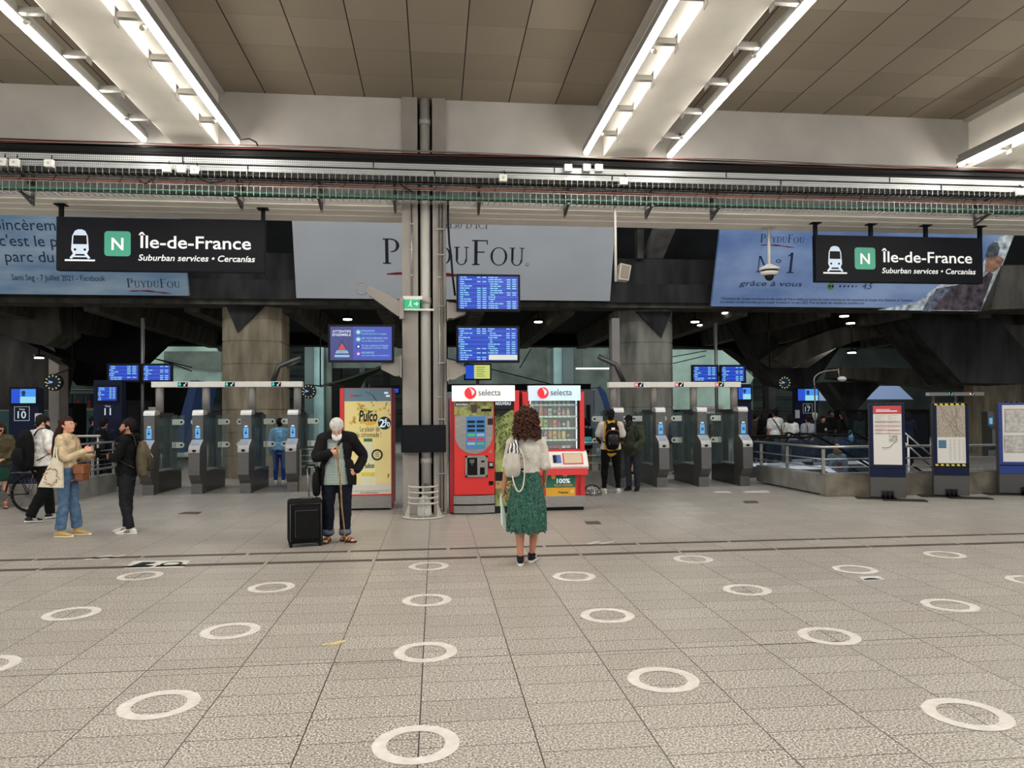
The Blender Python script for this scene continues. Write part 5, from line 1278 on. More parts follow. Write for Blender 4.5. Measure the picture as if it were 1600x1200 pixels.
# ================================================================ MAP STANDS on the right
blue_p = mat('stand_blue', (22, 48, 120), .4); blue_n = mat('stand_navy', (16, 24, 52), .4); grey_k = mat('stand_grey', (74, 72, 70), .5, .3)
def stand(ul, vt, vb, wd, lab, kind, rz, h):
    p = F(ul, vb); t = thing('map_stand', lab, 'information stand', (p.x, p.y, 0), R(rz))
    bm_ = blue_p if kind == 'plan' else blue_n
    g = G(); g.box(0, wd, 0, .14, .03, h, .01); g.build('body', grey_k, t)
    g = G(); g.box(.0, wd - .0, -.012, .0, .42, h - .005, .004); fr = g.build('frame', bm_, t)
    g = G(); g.box(0.005, wd - .005, -.014, -.012, .58, .60); g.build('frame_line', mat('line_dark', (10, 12, 24)), fr)
    x0, x1, z0, z1 = .07, wd - .06, .66, h - .05
    g = G(); g.box(x0, x1, -.018, -.012, z0, z1); pp = g.build('poster', mat('map_paper', (196, 192, 186), .35, emit=.10), t)
    W_, H_ = x1 - x0, z1 - z0
    y = -.021
    q = random.Random(ul)
    if kind == 'table':
        g = G(); g.rect(x0, x1, z1 - H_ * .14, z1, y); g.build('red_heading', mat('heading_red', (176, 56, 52), .5, emit=.05), pp)
        g = G()
        for k, (fz, th) in enumerate(((.28, .012), (.35, .010), (.42, .010), (.48, .010))): g.rect(x0 + .02, x1 - .02, z1 - H_ * fz, z1 - H_ * (fz - th), y)
        g.build('red_line', mat('line_red', (166, 60, 60), .5), pp)
        g = G()
        for k in range(16):
            z = z1 - H_ * (.17 + .02 * k); g.rect(x0 + .03, x0 + .03 + W_ * q.uniform(.2, .42), z, z + .004, y); g.rect(x0 + W_ * .52, x0 + W_ * (.55 + .4 * q.random()), z, z + .004, y)
        g.build('print_lines', mat('print_grey_lines', (120, 116, 112), .5), pp)
        g = G(); g.rect(x0 + W_ * .55, x0 + W_ * .85, z0 + H_ * .38, z0 + H_ * .5, y); g.build('small_map', mat('map_shade', (150, 150, 140), .5, var=.3, vs=30), pp)
        g = G(); pts = [(x0 + W_ * s, y - .002, z0 + H_ * (.22 + .2 * s + .03 * math.sin(9 * s))) for s in [k / 10 for k in range(3, 9)]]
        g.sweep(pts, .003, 4); g.sweep([(p_[0], p_[1], p_[2] - .04 * (i % 2)) for i, p_ in enumerate(pts)], .002, 4); g.build('route_line', ik, pp)
        g = G(); z = z1 - H_ * .1; g.rect(x0 + .05, x0 + W_ * .85, z, z + .018, y - .003); g.rect(x0 + .05, x0 + W_ * .6, z + .035, z + .045, y - .003); g.build('lettering', scr_w, pp)
    if kind == 'map':
        g = G(); g.rect(x0, x1, z0 + H_ * .45, z1, y); g.build('street_map', mat('street_map', (150, 140, 126), .5, var=.17, vs=40), pp)
        g = G()
        for k in range(9): 
            s0, s1 = q.random(), q.random(); g.bar((x0 + W_ * s0, y - .002, z0 + H_ * (.46 if k % 2 else .5 + .45 * q.random())), (x0 + W_ * s1, y - .002, z1 - .01 - (.3 * q.random() if k % 3 == 0 else 0)), .003, .001, (1, 0, .1))
        g.build('street_line', mat('street_dark', (86, 80, 76), .5), pp)
        g = G(); g.rect(x0 + W_ * .04, x0 + W_ * .32, z0 + H_ * .26, z0 + H_ * .40, y); g.build('blue_inset', mat('inset_blue', (62, 106, 132), .5), pp)
        g = G()
        for cxx in (.42, .57, .74, .88):
            for k in range(14): g.rect(x0 + W_ * cxx, x0 + W_ * (cxx + .08), z0 + H_ * (.06 + .026 * k), z0 + H_ * (.066 + .026 * k), y)
        g.build('print_lines', mat('print_grey_lines', (120, 116, 112)), pp)
        for zz in (h - .03, .625):
            g = G()
            for k in range(6): xa = .03 + k * (wd - .06) / 6; g.prism([(xa, zz - .018), (xa + .06, zz - .018), (xa + .045, zz + .018), (xa - .0, zz + .018)], -.024, -.012)
            g.build('yellow_stripe', mat('hazard_yellow', (200, 186, 60), .5), fr)
            g = G(); g.box(.005, wd - .005, -.016, -.012, zz - .024, zz + .024); g.build('black_tape', black, fr)
    if kind == 'plan':
        for (a0, b0, c0, d0) in ((.04, .98, .52, .93), (.02, .40, .16, .46), (.44, .98, .16, .46)):
            g = G(); e_ = .008; xa, xb, za, zb = x0 + W_ * a0, x0 + W_ * b0, z0 + H_ * c0, z0 + H_ * d0
            g.rect(xa, xb, za, zb, y); g.build('plan_border', mat('plan_dark', (70, 68, 72), .5), pp)
            g = G(); g.rect(xa + e_, xb - e_, za + e_, zb - e_, y - .002); g.build('plan_sheet', mat('plan_sheet', (168, 164, 160), .5, var=.15, vs=14), pp)
    g = G()
    for k in range(3): g.cyl((wd * .36 + k * .075, -.05, .02), (wd * .36 + k * .075, -.05, .16), .026, 10)
    g.build('weight', blackm, t)
    g = G(); g.box(-.25, wd * .75, -.14, .2, .0, .018); g.box(wd * .3, wd + .3, -.34, -.04, 0, .018); g.build('base_plate', mat('plate_dark', (52, 50, 48), .5, .4), t)
    g = G()
    if kind != 'map':
        for k in range(5): g.ball((wd * .15 + k * .1, .05, h + .012), (.025, .02, .014))
        g.build('top_fitting', blackm, t)
    return t
stand(1360, 632, 779, .62, 'blue framed timetable stand with a red heading, leftmost of three', 'table', -24, 1.84)
stand(1459.5, 632, 776, .62, 'navy stand with a street map and yellow hazard stripes, middle of three', 'map', -22, 1.84)
stand(1562, 634, 773, 1.1, 'bright blue stand with grey plans at the right edge', 'plan', -18, 1.84)
# ================================================================ PEOPLE
def cat_rom(pts, n=3):
    pts = [V(p) for p in pts]; out = []
    for i in range(len(pts) - 1):
        p0, p1, p2, p3 = pts[max(i - 1, 0)], pts[i], pts[i + 1], pts[min(i + 2, len(pts) - 1)]
        for k in range(n):
            t = k / n
            out.append(.5 * ((2 * p1) + (p2 - p0) * t + (2 * p0 - 5 * p1 + 4 * p2 - p3) * t * t + (3 * p1 - p0 - 3 * p2 + p3) * t ** 3))
    out.append(pts[-1]); return out
def lerp_r(rs, n=3):
    rs = [(r, r) if not isinstance(r, (tuple, list)) else r for r in rs]; out = []
    for i in range(len(rs) - 1):
        for k in range(n):
            t = k / n; t = t * t * (3 - 2 * t) * .5 + t * .5
            out.append((rs[i][0] * (1 - t) + rs[i + 1][0] * t, rs[i][1] * (1 - t) + rs[i + 1][1] * t))
    out.append(rs[-1]); return out
def limb(g, pts, rs, side=None, seg=12, n=3, round_=True):
    P = cat_rom(pts, n); Q = lerp_r(rs, n)
    if round_:
        for end in (0, -1):
            d = (P[0] - P[1]) if end == 0 else (P[-1] - P[-2])
            if d.length < 1e-6: continue
            d.normalize(); r = min(Q[end]); 
            for f_, s_ in ((.5, .86), (.85, .5)):
                p = P[end if end == 0 else -1]
            base = P[0] if end == 0 else P[-1]; qb = Q[0] if end == 0 else Q[-1]
            ext = [(base + d * r * .45, (qb[0] * .88, qb[1] * .88)), (base + d * r * .75, (qb[0] * .62, qb[1] * .62)), (base + d * r * .9, (qb[0] * .25, qb[1] * .25))]
            if end == 0:
                for p_, q_ in ext: P.insert(0, p_); Q.insert(0, q_)
            else:
                for p_, q_ in ext: P.append(p_); Q.append(q_)
    g.sweep(P, Q, seg, side=side); return g
def fuse(g, vox, smooth=2, crease=None):
    """several closed shapes -> one continuous skin; returns a bmesh wrapper"""
    bmesh.ops.recalc_face_normals(g.bm, faces=list(g.bm.faces))
    me = bpy.data.meshes.new('tmp'); g.bm.to_mesh(me); g.bm.free()
    o = bpy.data.objects.new('tmp', me); COL.objects.link(o)
    m = o.modifiers.new('r', 'REMESH'); m.mode = 'VOXEL'; m.voxel_size = vox
    me2 = bpy.data.meshes.new_from_object(o.evaluated_get(bpy.context.evaluated_depsgraph_get()))
    bpy.data.objects.remove(o); bpy.data.meshes.remove(me)
    h = G(); h.bm.from_mesh(me2); bpy.data.meshes.remove(me2)
    for _ in range(smooth): bmesh.ops.smooth_vert(h.bm, verts=h.bm.verts, factor=.5, use_axis_x=True, use_axis_y=True, use_axis_z=True)
    for f in h.bm.faces: f.smooth = True
    return h
def wrinkle(h, amp, sc, st=(1, 1, 1), seed=0):
    for v_ in h.bm.verts:
        c = v_.co
        n_ = noise.noise(V((c.x * sc * st[0] + seed, c.y * sc * st[1], c.z * sc * st[2])))
        v_.co += v_.normal * (n_ * amp)
    return h

def cloth(name, c, rough=.85, var=.12, vs=14, bump=.35, bs=60): return mat(name, c, rough, var=var, vs=vs, bump=bump, bs=bs)
SKIN = {'light': mat('skin_light', (206, 152, 124), .5, var=.05, vs=9), 'tan': mat('skin_tan', (170, 116, 88), .5, var=.05, vs=9), 'brown': mat('skin_brown', (104, 68, 50), .5, var=.06, vs=9), 'dark': mat('skin_dark', (58, 38, 30), .45, var=.06, vs=9)}
eye_w = mat('eye_white', (225, 220, 215), .3); lip_m = mat('lips', (150, 74, 70), .5); brow_m = mat('brow_dark', (40, 28, 24), .8)

def hand(g, w_, d, nrm, curl, s, side):
    """palm + four fingers + thumb. w_ wrist, d pointing direction, nrm palm normal, side=+1/-1 thumb side along d x nrm"""
    d = V(d).normalized(); nrm = V(nrm); nrm = (nrm - d * nrm.dot(d)).normalized(); a = d.cross(nrm) * side
    w_ = V(w_)
    limb(g, [w_ - d * .03, w_ + d * .02, w_ + d * .055, w_ + d * .085], [(.026, .019), (.032, .016), (.040, .015), (.038, .012)], side=a, seg=10, n=2)
    for k, (ln, off) in enumerate(((.068, .030), (.076, .010), (.070, -.011), (.054, -.031))):
        p0 = w_ + d * (.082 - abs(off) * .15) + a * off
        ang = 0; p = p0; pts = [p - d * .01]
        for j, f_ in enumerate((.42, .33, .25)):
            ang += curl * (.7 if j == 0 else 1) + .05 * k
            dr = d * math.cos(ang) + nrm * math.sin(ang); p = p + dr * ln * f_; pts.append(p)
        limb(g, pts, [.0088, .0085, .0078, .0062], seg=8, n=2)
    p0 = w_ + d * .022 + a * .03
    tdir = (d * .62 + a * .7 + nrm * .35).normalized(); t2 = (d * .85 + a * .25 + nrm * .45).normalized()
    limb(g, [p0 - tdir * .012, p0 + tdir * .03, p0 + tdir * .03 + t2 * .03, p0 + tdir * .03 + t2 * .05], [.013, .0115, .0098, .007], seg=8, n=2)

class Person:
    def __init__(s, label, loc, rz, H, skin='light', pose=None, detail=1.0, female=False, build=1.0, group=None):
        s.k = H / 1.72; s.skin = SKIN[skin]; s.fem = female; s.b = build; s.det = detail
        s.root = thing('person', label, 'person', loc, R(rz), group)
        J = dict(pelvis=(0, 0, .93), waist=(0, 0, 1.08), chest=(0, .005, 1.27), neck=(0, .01, 1.44), head=(0, -.005, 1.60),
                 shR=(-.185, .005, 1.395), shL=(.185, .005, 1.395), elR=(-.235, .03, 1.12), elL=(.235, .03, 1.12), wrR=(-.25, -.05, .88), wrL=(.25, -.05, .88),
                 hdR=(0, -.15, -1), hdL=(0, -.15, -1), pnR=(1, 0, 0), pnL=(-1, 0, 0),
                 hpR=(-.095, 0, .90), hpL=(.095, 0, .90), knR=(-.10, -.02, .49), knL=(.10, -.02, .49), anR=(-.10, .02, .085), anL=(.10, .02, .085),
                 ftR=(-.15, -1, 0), ftL=(.15, -1, 0))
        if female: J.update(shR=(-.165, .005, 1.385), shL=(.165, .005, 1.385), elR=(-.21, .03, 1.12), elL=(.21, .03, 1.12), wrR=(-.225, -.04, .89), wrL=(.225, -.04, .89))
        s.curl = (.35, .35); s.hyaw = 0; s.hpitch = 0; s.htilt = 0
        for k_, v_ in (pose or {}).items():
            if k_ in ('curl', 'hyaw', 'hpitch', 'htilt'): setattr(s, k_, v_)
            else: J[k_] = v_
        s.J = {a: V(b) for a, b in J.items()}
        s.HR = Matrix.Rotation(R(s.hyaw), 3, 'Z') @ Matrix.Rotation(R(s.hpitch), 3, 'X') @ Matrix.Rotation(R(s.htilt), 3, 'Y')
        s.body()
    def g(s):
        g = G(); g.M = Matrix.Scale(s.k, 4); return g
    def hp(s, p): return s.J['head'] + s.HR @ V(p)
    def torso(s, g, e=0.0, lo='pelvis', top=True, hip=1.0, ez=0):
        J, b = s.J, s.b; fem = s.fem
        P = [J['pelvis'] + V((0, 0, -.06)), J['pelvis'], J['waist'], (J['waist'] + J['chest']) / 2, J['chest'], J['chest'] * .45 + J['neck'] * .55, J['neck'] + V((0, 0, -.035))]
        rr = [(.150, .110), (.170, .118), (.138, .10), (.148, .108), (.165, .118), (.155, .098), (.075, .062)] if not fem else [(.15, .11), (.172, .118), (.122, .092), (.135, .10), (.150, .112), (.14, .088), (.062, .055)]
        rr = [(a * b + e, c * b + e) for a, c in rr]
        if lo == 'waist': P, rr = P[1:], rr[1:]
        sd = (J['shL'] - J['shR']).normalized()
        limb(g, P, rr, side=sd, seg=18)
        limb(g, [J['shR'], (J['shR'] + J['shL']) / 2 + V((0, 0, .02)), J['shL']], [.058 * b + e * .8, .075 * b + e * .6, .058 * b + e * .8], seg=12, side=(0, 0, 1))
    def arm(s, g, S, e=0.0, upto=1.0, e2=None):
        J = s.J; a, b_, c = J['sh' + S], J['el' + S], J['wr' + S]; f_ = .88 if s.fem else 1
        e2 = e if e2 is None else e2
        r = [(.054 * f_ * s.b + e), (.047 * f_ * s.b + e), (.040 * f_ + e), (.038 * f_ + e2), (.028 * f_ + e2)]
        P = [a, a.lerp(b_, .5), b_, b_.lerp(c, .4), c]
        if upto < 1:
            if upto <= .5: P, r = [a, a.lerp(b_, upto), a.lerp(b_, upto * 2)], [r[0], r[1] + e * .2, r[1] - .002 + e * .3]
            else: q = (upto - .5) * 2; P, r = [a, a.lerp(b_, .5), b_, b_.lerp(c, q)], r[:3] + [r[3]]
        limb(g, P, r, seg=12)
    def leg(s, g, S, e=0.0, upto=1.0, flare=0.0, e2=None):
        J = s.J; a, b_, c = J['hp' + S], J['kn' + S], J['an' + S]; e2 = e if e2 is None else e2
        P = [a + V((0, 0, .02)), a.lerp(b_, .4), b_, b_.lerp(c, .3), b_.lerp(c, .75), c]
        r = [(.088 * s.b + e), (.078 * s.b + e), (.056 * s.b + e), (.056 * s.b + e2), (.040 + e2 + flare), (.034 + e2 * 1.1 + flare * 1.3)]
        if upto < 1:
            q = b_.lerp(c, upto); P = P[:4] + [q]; r = r[:4] + [r[4] if upto > .6 else r[3]]
        limb(g, P, r, seg=14, round_=False)
    def body(s):
        J = s.J; g = s.g()
        s.torso(g, -.007)
        for S in 'RL': s.arm(g, S); s.leg(g, S, -.004, e2=0)
        n0 = J['neck'] + V((0, 0, -.05)); nf = .85 if s.fem else 1
        limb(g, [n0, J['neck'] + V((0, .0, .03)), s.hp((0, .02, -.05))], [.062 * nf, .053 * nf, .05 * nf], seg=12)
        # skull, jaw, cheeks, brow, nose, ears
        R3 = s.HR
        g.ball(s.hp((0, .018, .035)), (.074, .094, .085), 18, 12, R3)
        g.ball(s.hp((0, -.012, -.01)), (.066, .078, .085), 18, 12, R3)
        limb(g, [s.hp((0, -.01, -.02)), s.hp((0, -.03, -.065)), s.hp((0, -.048, -.098))], [(.062, .06), (.05, .048), (.024, .024)], side=s.HR @ V((1, 0, 0)), seg=14)
        limb(g, [s.hp((0, -.078, .022)), s.hp((0, -.097, -.005)), s.hp((0, -.104, -.024)), s.hp((0, -.09, -.032))], [.008, .010, .014, .010], seg=8, n=2)
        g.ball(s.hp((0, -.078, .028)), (.045, .014, .009), 10, 6, R3)
        for x in (-1, 1):
            g.ball(s.hp((x * .073, .018, -.008)), (.010, .018, .031), 10, 8, R3)
            g.ball(s.hp((x * .036, -.062, -.03)), (.022, .02, .022), 10, 8, R3)
        g.ball(s.hp((0, -.088, -.055)), (.022, .012, .012), 10, 6, R3); g.ball(s.hp((0, -.082, -.088)), (.018, .016, .014), 10, 6, R3)
        h = fuse(g, (.0095 if s.det >= 1 else .016) * s.k, 1)
        if s.det >= 1:
            h.M = Matrix.Scale(s.k, 4)
            for S, sd in (('R', 1), ('L', -1)):
                hand(h, J['wr' + S], J['hd' + S], J['pn' + S], s.curl[0 if S == 'R' else 1], s.k, sd)
            h.M = Matrix.Identity(4)
        else:
            h.M = Matrix.Scale(s.k, 4)
            for S, sd in (('R', 1), ('L', -1)):
                hand(h, J['wr' + S], J['hd' + S], J['pn' + S], s.curl[0 if S == 'R' else 1], s.k, sd)
            h.M = Matrix.Identity(4)
        s.bodyo = h.build('body', s.skin, s.root)
        # eyes, brows, mouth
        for x in (-1, 1):
            g = s.g(); g.ball(s.hp((x * .031, -.0785, .006)), (.0135, .007, .0075), 10, 6, s.HR); e = g.build('eye', eye_w, s.root)
            g = s.g(); g.ball(s.hp((x * .031, -.084, .006)), (.006, .004, .006), 8, 6, s.HR); g.build('iris', brow_m, e)
            g = s.g(); g.ball(s.hp((x * .032, -.083, .026)), (.018, .006, .0035), 8, 5, s.HR); g.build('eyebrow', brow_m, s.root)
        g = s.g(); g.ball(s.hp((0, -.097, -.056)), (.021, .006, .007), 10, 6, s.HR); g.build('mouth', lip_m, s.root)
    # clothing -------------------------------------------------------------
    def top(s, m, e=.016, sleeve=1.0, nm='shirt', lo=True, loose=.0, hem=0.0, wr=.006, e_arm=None, label=None, cut=None):
        g = s.g(); s.torso(g, e)
        for S in 'RL': s.arm(g, S, (e if e_arm is None else e_arm) + (.002 if sleeve < 1 else 0), sleeve)
        if hem:
            P = s.J['pelvis']; limb(g, [s.J['waist'], P, P + V((0, 0, -hem))], [(.15 * s.b + e + loose, .115 * s.b + e + loose), (.178 * s.b + e + loose, .128 * s.b + e + loose), (.182 * s.b + e + loose, .132 * s.b + e + loose)], side=(1, 0, 0), seg=18, round_=False)
        h = fuse(g, (.0105 if s.det >= 1 else .018) * s.k, 2); wrinkle(h, wr * s.k, 9, (1, 1, 1.6), s.k * 7)
        if cut:
            keep = [s.J['wrR'], s.J['wrL']]
            bmesh.ops.delete(h.bm, geom=[q for q in h.bm.verts if q.co.z < cut * s.k and abs(q.co.x) < .2 * s.k and min((q.co / s.k - w_).length for w_ in keep) > .09], context='VERTS')
        return h.build(nm, m, s.root, label=label)
    def trousers(s, m, e=.014, flare=0.0, upto=1.0, nm='trousers', e2=None, wr=.007, label=None):
        g = s.g(); J, b = s.J, s.b
        limb(g, [J['pelvis'] + V((0, 0, -.11)), J['pelvis'] + V((0, 0, -.03)), J['pelvis'] + V((0, 0, .075))], [(.14 * b + e, .11 * b + e), (.168 * b + e, .12 * b + e), (.152 * b + e, .11 * b + e)], side=(1, 0, 0), seg=18, round_=False)
        for S in 'RL': s.leg(g, S, e, upto, flare, e2)
        h = fuse(g, (.0105 if s.det >= 1 else .018) * s.k, 2); wrinkle(h, wr * s.k, 11, (1, 1, 1.8), s.k * 3)
        return h.build(nm, m, s.root, label=label)
    def shoes(s, m, sole=None, kind='shoe', ln=.265, label=None, stripe=None):
        for S in 'RL':
            J = s.J; an = J['an' + S]; d = J['ft' + S].copy(); pit = d.z; d.z = 0; d.normalize(); side = V((d.y, -d.x, 0))
            z = an.z - .085; up = V((0, 0, 1)); dd = (d + up * pit).normalized(); uu = (up - d * pit).normalized()
            o = V((an.x, an.y, z))
            def q(f_, w_, h_): return o + dd * f_ + side * w_ + uu * h_
            g = s.g(); hgt = .09 if kind != 'sandal' else .03
            if kind == 'sandal':
                limb(g, [q(-.045, 0, .04), q(.03, 0, .045), q(.10, 0, .035), q(.17, 0, .028)], [(.034, .03), (.038, .03), (.042, .022), (.038, .014)], side=side, seg=12)
                f_ = fuse(g, .008 * s.k, 1).build('foot', s.skin, s.root)
                for t0 in (.02, .09, .13):
                    g = s.g(); n_ = 10; g.sweep([q(t0, .046 * math.cos(math.pi * k / n_), .02 + (.062 - .2 * t0) * math.sin(math.pi * k / n_)) for k in range(n_ + 1)], (.014, .004), 6, side=dd); g.build('strap', m, f_)
            else:
                limb(g, [q(-.05, 0, .045), q(.0, 0, .055), q(.06, 0, .052), q(.12, 0, .038), q(.175, 0, .032)], [(.036, .036), (.040, .046), (.043, .036), (.046, .025), (.038, .018)], side=side, seg=14)
                limb(g, [q(-.005, 0, .05), q(-.012, 0, hgt + .015)], [.042, .044], seg=12, round_=False)
                sh = fuse(g, .008 * s.k, 1).build(kind, m, s.root, label=label)
            g = s.g(); n_ = 8
            pts = [q(-.085, 0, .012), q(-.07, 0, .012), q(-.02, 0, .012), q(.05, 0, .012), (q(.11, 0, .012)), q(.16, 0, .014), q(.195, 0, .018), q(.205, 0, .02)]
            wd = [.012, .032, .038, .038, .046, .042, .025, .01]
            limb(g, pts, [(w_, .013 + .003 * (kind != 'sandal')) for w_ in wd], side=side, seg=10, n=1, round_=False)
            par = f_ if kind == 'sandal' else sh
            g.build('sole', sole or m, par)
            if stripe:
                g = s.g()
                for t0 in (.03, .055, .08): 
                    for sg in (-1, 1): g.bar(q(t0, sg * .046, .028), q(t0 - .022, sg * .042, .068), .006, .004, dd)
                g.build('side_stripe', stripe, par)
    def hair(s, m, kind='short', n=420, seed=1, vol=1.0, ln=.3):
        g = s.g(); q = random.Random(seed)
        if kind in ('short', 'long', 'bun', 'bob'):
            e = .011 * vol
            g2 = s.g()
            g2.ball(s.hp((0, .026, .043)), (.078 + e, .094 + e, .085 + e), 22, 16, s.HR)
            limb(g2, [s.hp((0, .055, .05)), s.hp((0, .062, -.02)), s.hp((0, .055, -.065))], [(.078, .05), (.074, .045), (.055, .03)], side=s.HR @ V((1, 0, 0)), seg=14)
            if kind == 'long':
                J = s.J; limb(g2, [s.hp((0, .05, .03)), s.hp((0, .09, -.05)), s.hp((0, .15, -.15)), s.hp((0, .15, -.16)) + V((0, .035, -ln * .55)), s.hp((0, .14, -.16)) + V((0, .03, -ln))], [(.08, .05), (.085, .055), (.08, .06), (.07, .06), (.03, .03)], side=s.HR @ V((1, 0, 0)), seg=16)
            if kind == 'bob': limb(g2, [s.hp((0, .04, .04)), s.hp((0, .05, -.06)), s.hp((0, .05, -.13))], [(.1, .075), (.108, .08), (.098, .06)], side=s.HR @ V((1, 0, 0)), seg=16)
            if kind == 'bun': g2.ball(s.hp((0, .13, .07)), .045, 12, 9)
            h = fuse(g2, .009 * s.k, 1)
            # cut the face free
            inv = s.HR.inverted(); dl = []
            for v_ in h.bm.verts:
                p = inv @ (v_.co / s.k - s.J['head'])
                lim = -.030 if p.z < .045 else -.088
                if kind in ('long', 'bob'): lim = -.02 if p.z < .055 else -.095
                if p.y < lim: dl.append(v_)
            bmesh.ops.delete(h.bm, geom=dl, context='VERTS')
            wrinkle(h, .007 * s.k, 30, (1, 1, .25 if kind in ('long',) else 1), seed)
            return h.build('hair', m, s.root)
        if kind == 'curly':
            g2 = s.g(); g2.ball(s.hp((0, .03, .02)), (.10 * vol, .11 * vol, .115 * vol), 22, 14)
            h = g2
            for k in range(n):
                a = q.uniform(0, 2 * math.pi); cz = q.uniform(-1.25, 1)
                if cz < -.15 and math.sin(a) < .0 and abs(math.cos(a)) < .75: continue
                rr = math.sqrt(max(0, 1 - min(cz, 1) ** 2)) if cz > 0 else 1.0 + .12 * (-cz) - max(0, -cz - .9) * .8
                sc = 1 + q.uniform(-.08, .24)
                c = s.hp((math.cos(a) * .108 * rr * sc * vol, .03 + math.sin(a) * .105 * rr * sc * vol, .03 + cz * .13 * sc * vol))
                # a short curled lock
                pts = []; a0 = q.random() * 6; r0 = q.uniform(.010, .018); L_ = q.uniform(.03, .06)
                for j in range(9):
                    t = j / 8; pts.append(c + V((math.cos(a0 + t * 7) * r0, math.sin(a0 + t * 7) * r0, -L_ * t + L_ * .5)))
                h.sweep(pts, [.004 + .0045 * math.sin(math.pi * min(1, j / 8 + .1)) for j in range(9)], 5)
            return h.build('hair', m, s.root)
    def cap(s, m):
        g = s.g(); g.ball(s.hp((0, .02, .05)), (.088, .105, .08), 20, 12, s.HR); g.sweep([s.hp((0, -.06, .06)), s.hp((0, -.12, .05)), s.hp((0, -.165, .035))], [(.07, .008), (.065, .006), (.04, .004)], 14, side=s.HR @ V((1, 0, 0)))
        g.build('cap', m, s.root)
    def glasses(s, m, dark=False):
        g = s.g()
        for x in (-1, 1):
            n = 16; g.sweep([s.hp((x * .032 + .021 * math.cos(k * 2 * math.pi / n), -.098, .006 + .018 * math.sin(k * 2 * math.pi / n))) for k in range(n)], .0022, 5, closed=True)
            g.sweep([s.hp((x * .053, -.096, .01)), s.hp((x * .078, -.03, .01)), s.hp((x * .08, .02, .005))], .002, 5)
        g.sweep([s.hp((-.011, -.098, .008)), s.hp((.011, -.098, .008))], .002, 5)
        o = g.build('glasses', m, s.root)
        if dark:
            for x in (-1, 1):
                g = s.g(); g.ball(s.hp((x * .032, -.097, .006)), (.02, .002, .017), 12, 6, s.HR); g.build('lens', black, o)
def sphere_strap(g, pts, w_=.018, th=.004, side=(1, 0, 0)): g.sweep(cat_rom(pts, 4), (w_, th), 6, side=side); return g
def backpack(person, label, m, m2, size=(.16, .085, .24), c=(0, .20, 1.20), straps=True, group=None, extra=None):
    """worn on the person's back: top-level thing placed with the person's own transform"""
    rt = person.root; k = person.k
    t = thing('backpack', label, 'backpack', rt.location, rt.rotation_euler.z, group)
    sx_, sy_, sz_ = size; cx, cy, cz = c
    g = person.g(); limb(g, [(cx, cy, cz - sz_), (cx, cy, cz - sz_ * .5), (cx, cy, cz + sz_ * .4), (cx, cy - .01, cz + sz_ * .9)], [(sx_ * .9, sy_ * .95), (sx_, sy_), (sx_ * .95, sy_ * .95), (sx_ * .7, sy_ * .6)], side=(1, 0, 0), seg=20)
    h = fuse(g, .014 * k, 2); wrinkle(h, .008 * k, 12); h.build('pack', m, t)
    g = person.g(); limb(g, [(cx, cy + sy_ * .95, cz - sz_ * .8), (cx, cy + sy_ * 1.1, cz - sz_ * .35), (cx, cy + sy_ * .95, cz)], [(sx_ * .72, .03), (sx_ * .76, .045), (sx_ * .68, .025)], side=(1, 0, 0), seg=16)
    h = fuse(g, .012 * k, 2); h.build('front_pocket', m2, t)
    if straps:
        for x in (-1, 1):
            g = person.g()
            sx0 = x * (.10 if not person.fem else .09)
            sphere_strap(g, [(sx0 * .8, cy - sy_ * .8, cz + sz_ * .75), (sx0, .10, 1.475), (sx0 * 1.08, -.01, 1.49), (sx0 * 1.18, -.115, 1.42), (sx0 * 1.3, -.155, 1.28), (sx0 * 1.7, -.10, 1.14), (sx0 * 1.6, cy - sy_ * .8, cz - sz_ * .7)], .022, .006)
            g.build('strap', m2, t)
    g = person.g(); g.sweep([(cx + .045 * math.cos(a), cy - .02, cz + sz_ * .98 + .04 * math.sin(a)) for a in [math.pi * k_ / 8 for k_ in range(9)]], .006, 6); g.build('handle', m2, t)
    return t
def height_at(foot, u, vt, rz=0): return W(u, vt, foot.y).z
# ================================================================ THE PEOPLE NEAR THE CAMERA
k_blk = cloth('cloth_black', (11, 11, 13)); k_char = cloth('cloth_charcoal', (44, 44, 48)); k_wht = cloth('cloth_white', (212, 210, 204)); k_navy = cloth('cloth_navy', (26, 30, 46))
jean = cloth('denim_blue', (74, 98, 124), var=.18); jean_d = cloth('denim_dark', (18, 22, 33), var=.15)
hair_b = mat('hair_brown', (46, 30, 22), .7, var=.3, vs=40, bump=.6, bs=90, stretch=(1, 1, .3)); hair_k = mat('hair_black', (20, 16, 15), .65, var=.2, vs=40, bump=.5, bs=90); hair_g = mat('hair_white', (196, 192, 186), .8, var=.12, vs=30, bump=.7, bs=120)
sole_w = mat('sole_white', (212, 208, 198), .6)

# ---- woman with curly hair seen from behind
fl = F(819, 886); fr_ = F(836, 877)
base = F(824, 880); H = W(825, 648, base.y).z
wm = Person('woman with curly brown hair, grey sweater and green patterned skirt, seen from behind', (base.x, base.y, 0), 177, H, 'tan', female=True, build=1.02,
    pose=dict(anL=(.085, .07, .085), anR=(-.06, -.09, .085), knL=(.085, .02, .49), knR=(-.10, -.07, .49), ftL=(-.05, -1, 0), ftR=(-.35, -1, 0), elL=(.235, .02, 1.12), wrL=(.265, -.02, .86), wrR=(-.225, -.16, .93), elR=(-.22, .03, 1.12),
              hdL=(.1, -.15, -1), pnL=(-1, .2, 0), hpitch=4, curl=(.5, .9)))
sweater = cloth('sweater_grey', (186, 180, 170), var=.08, bump=.5, bs=70)
wm.top(sweater, e=.026, sleeve=.52, nm='sweater', cut=1.055, wr=.010, e_arm=.022)
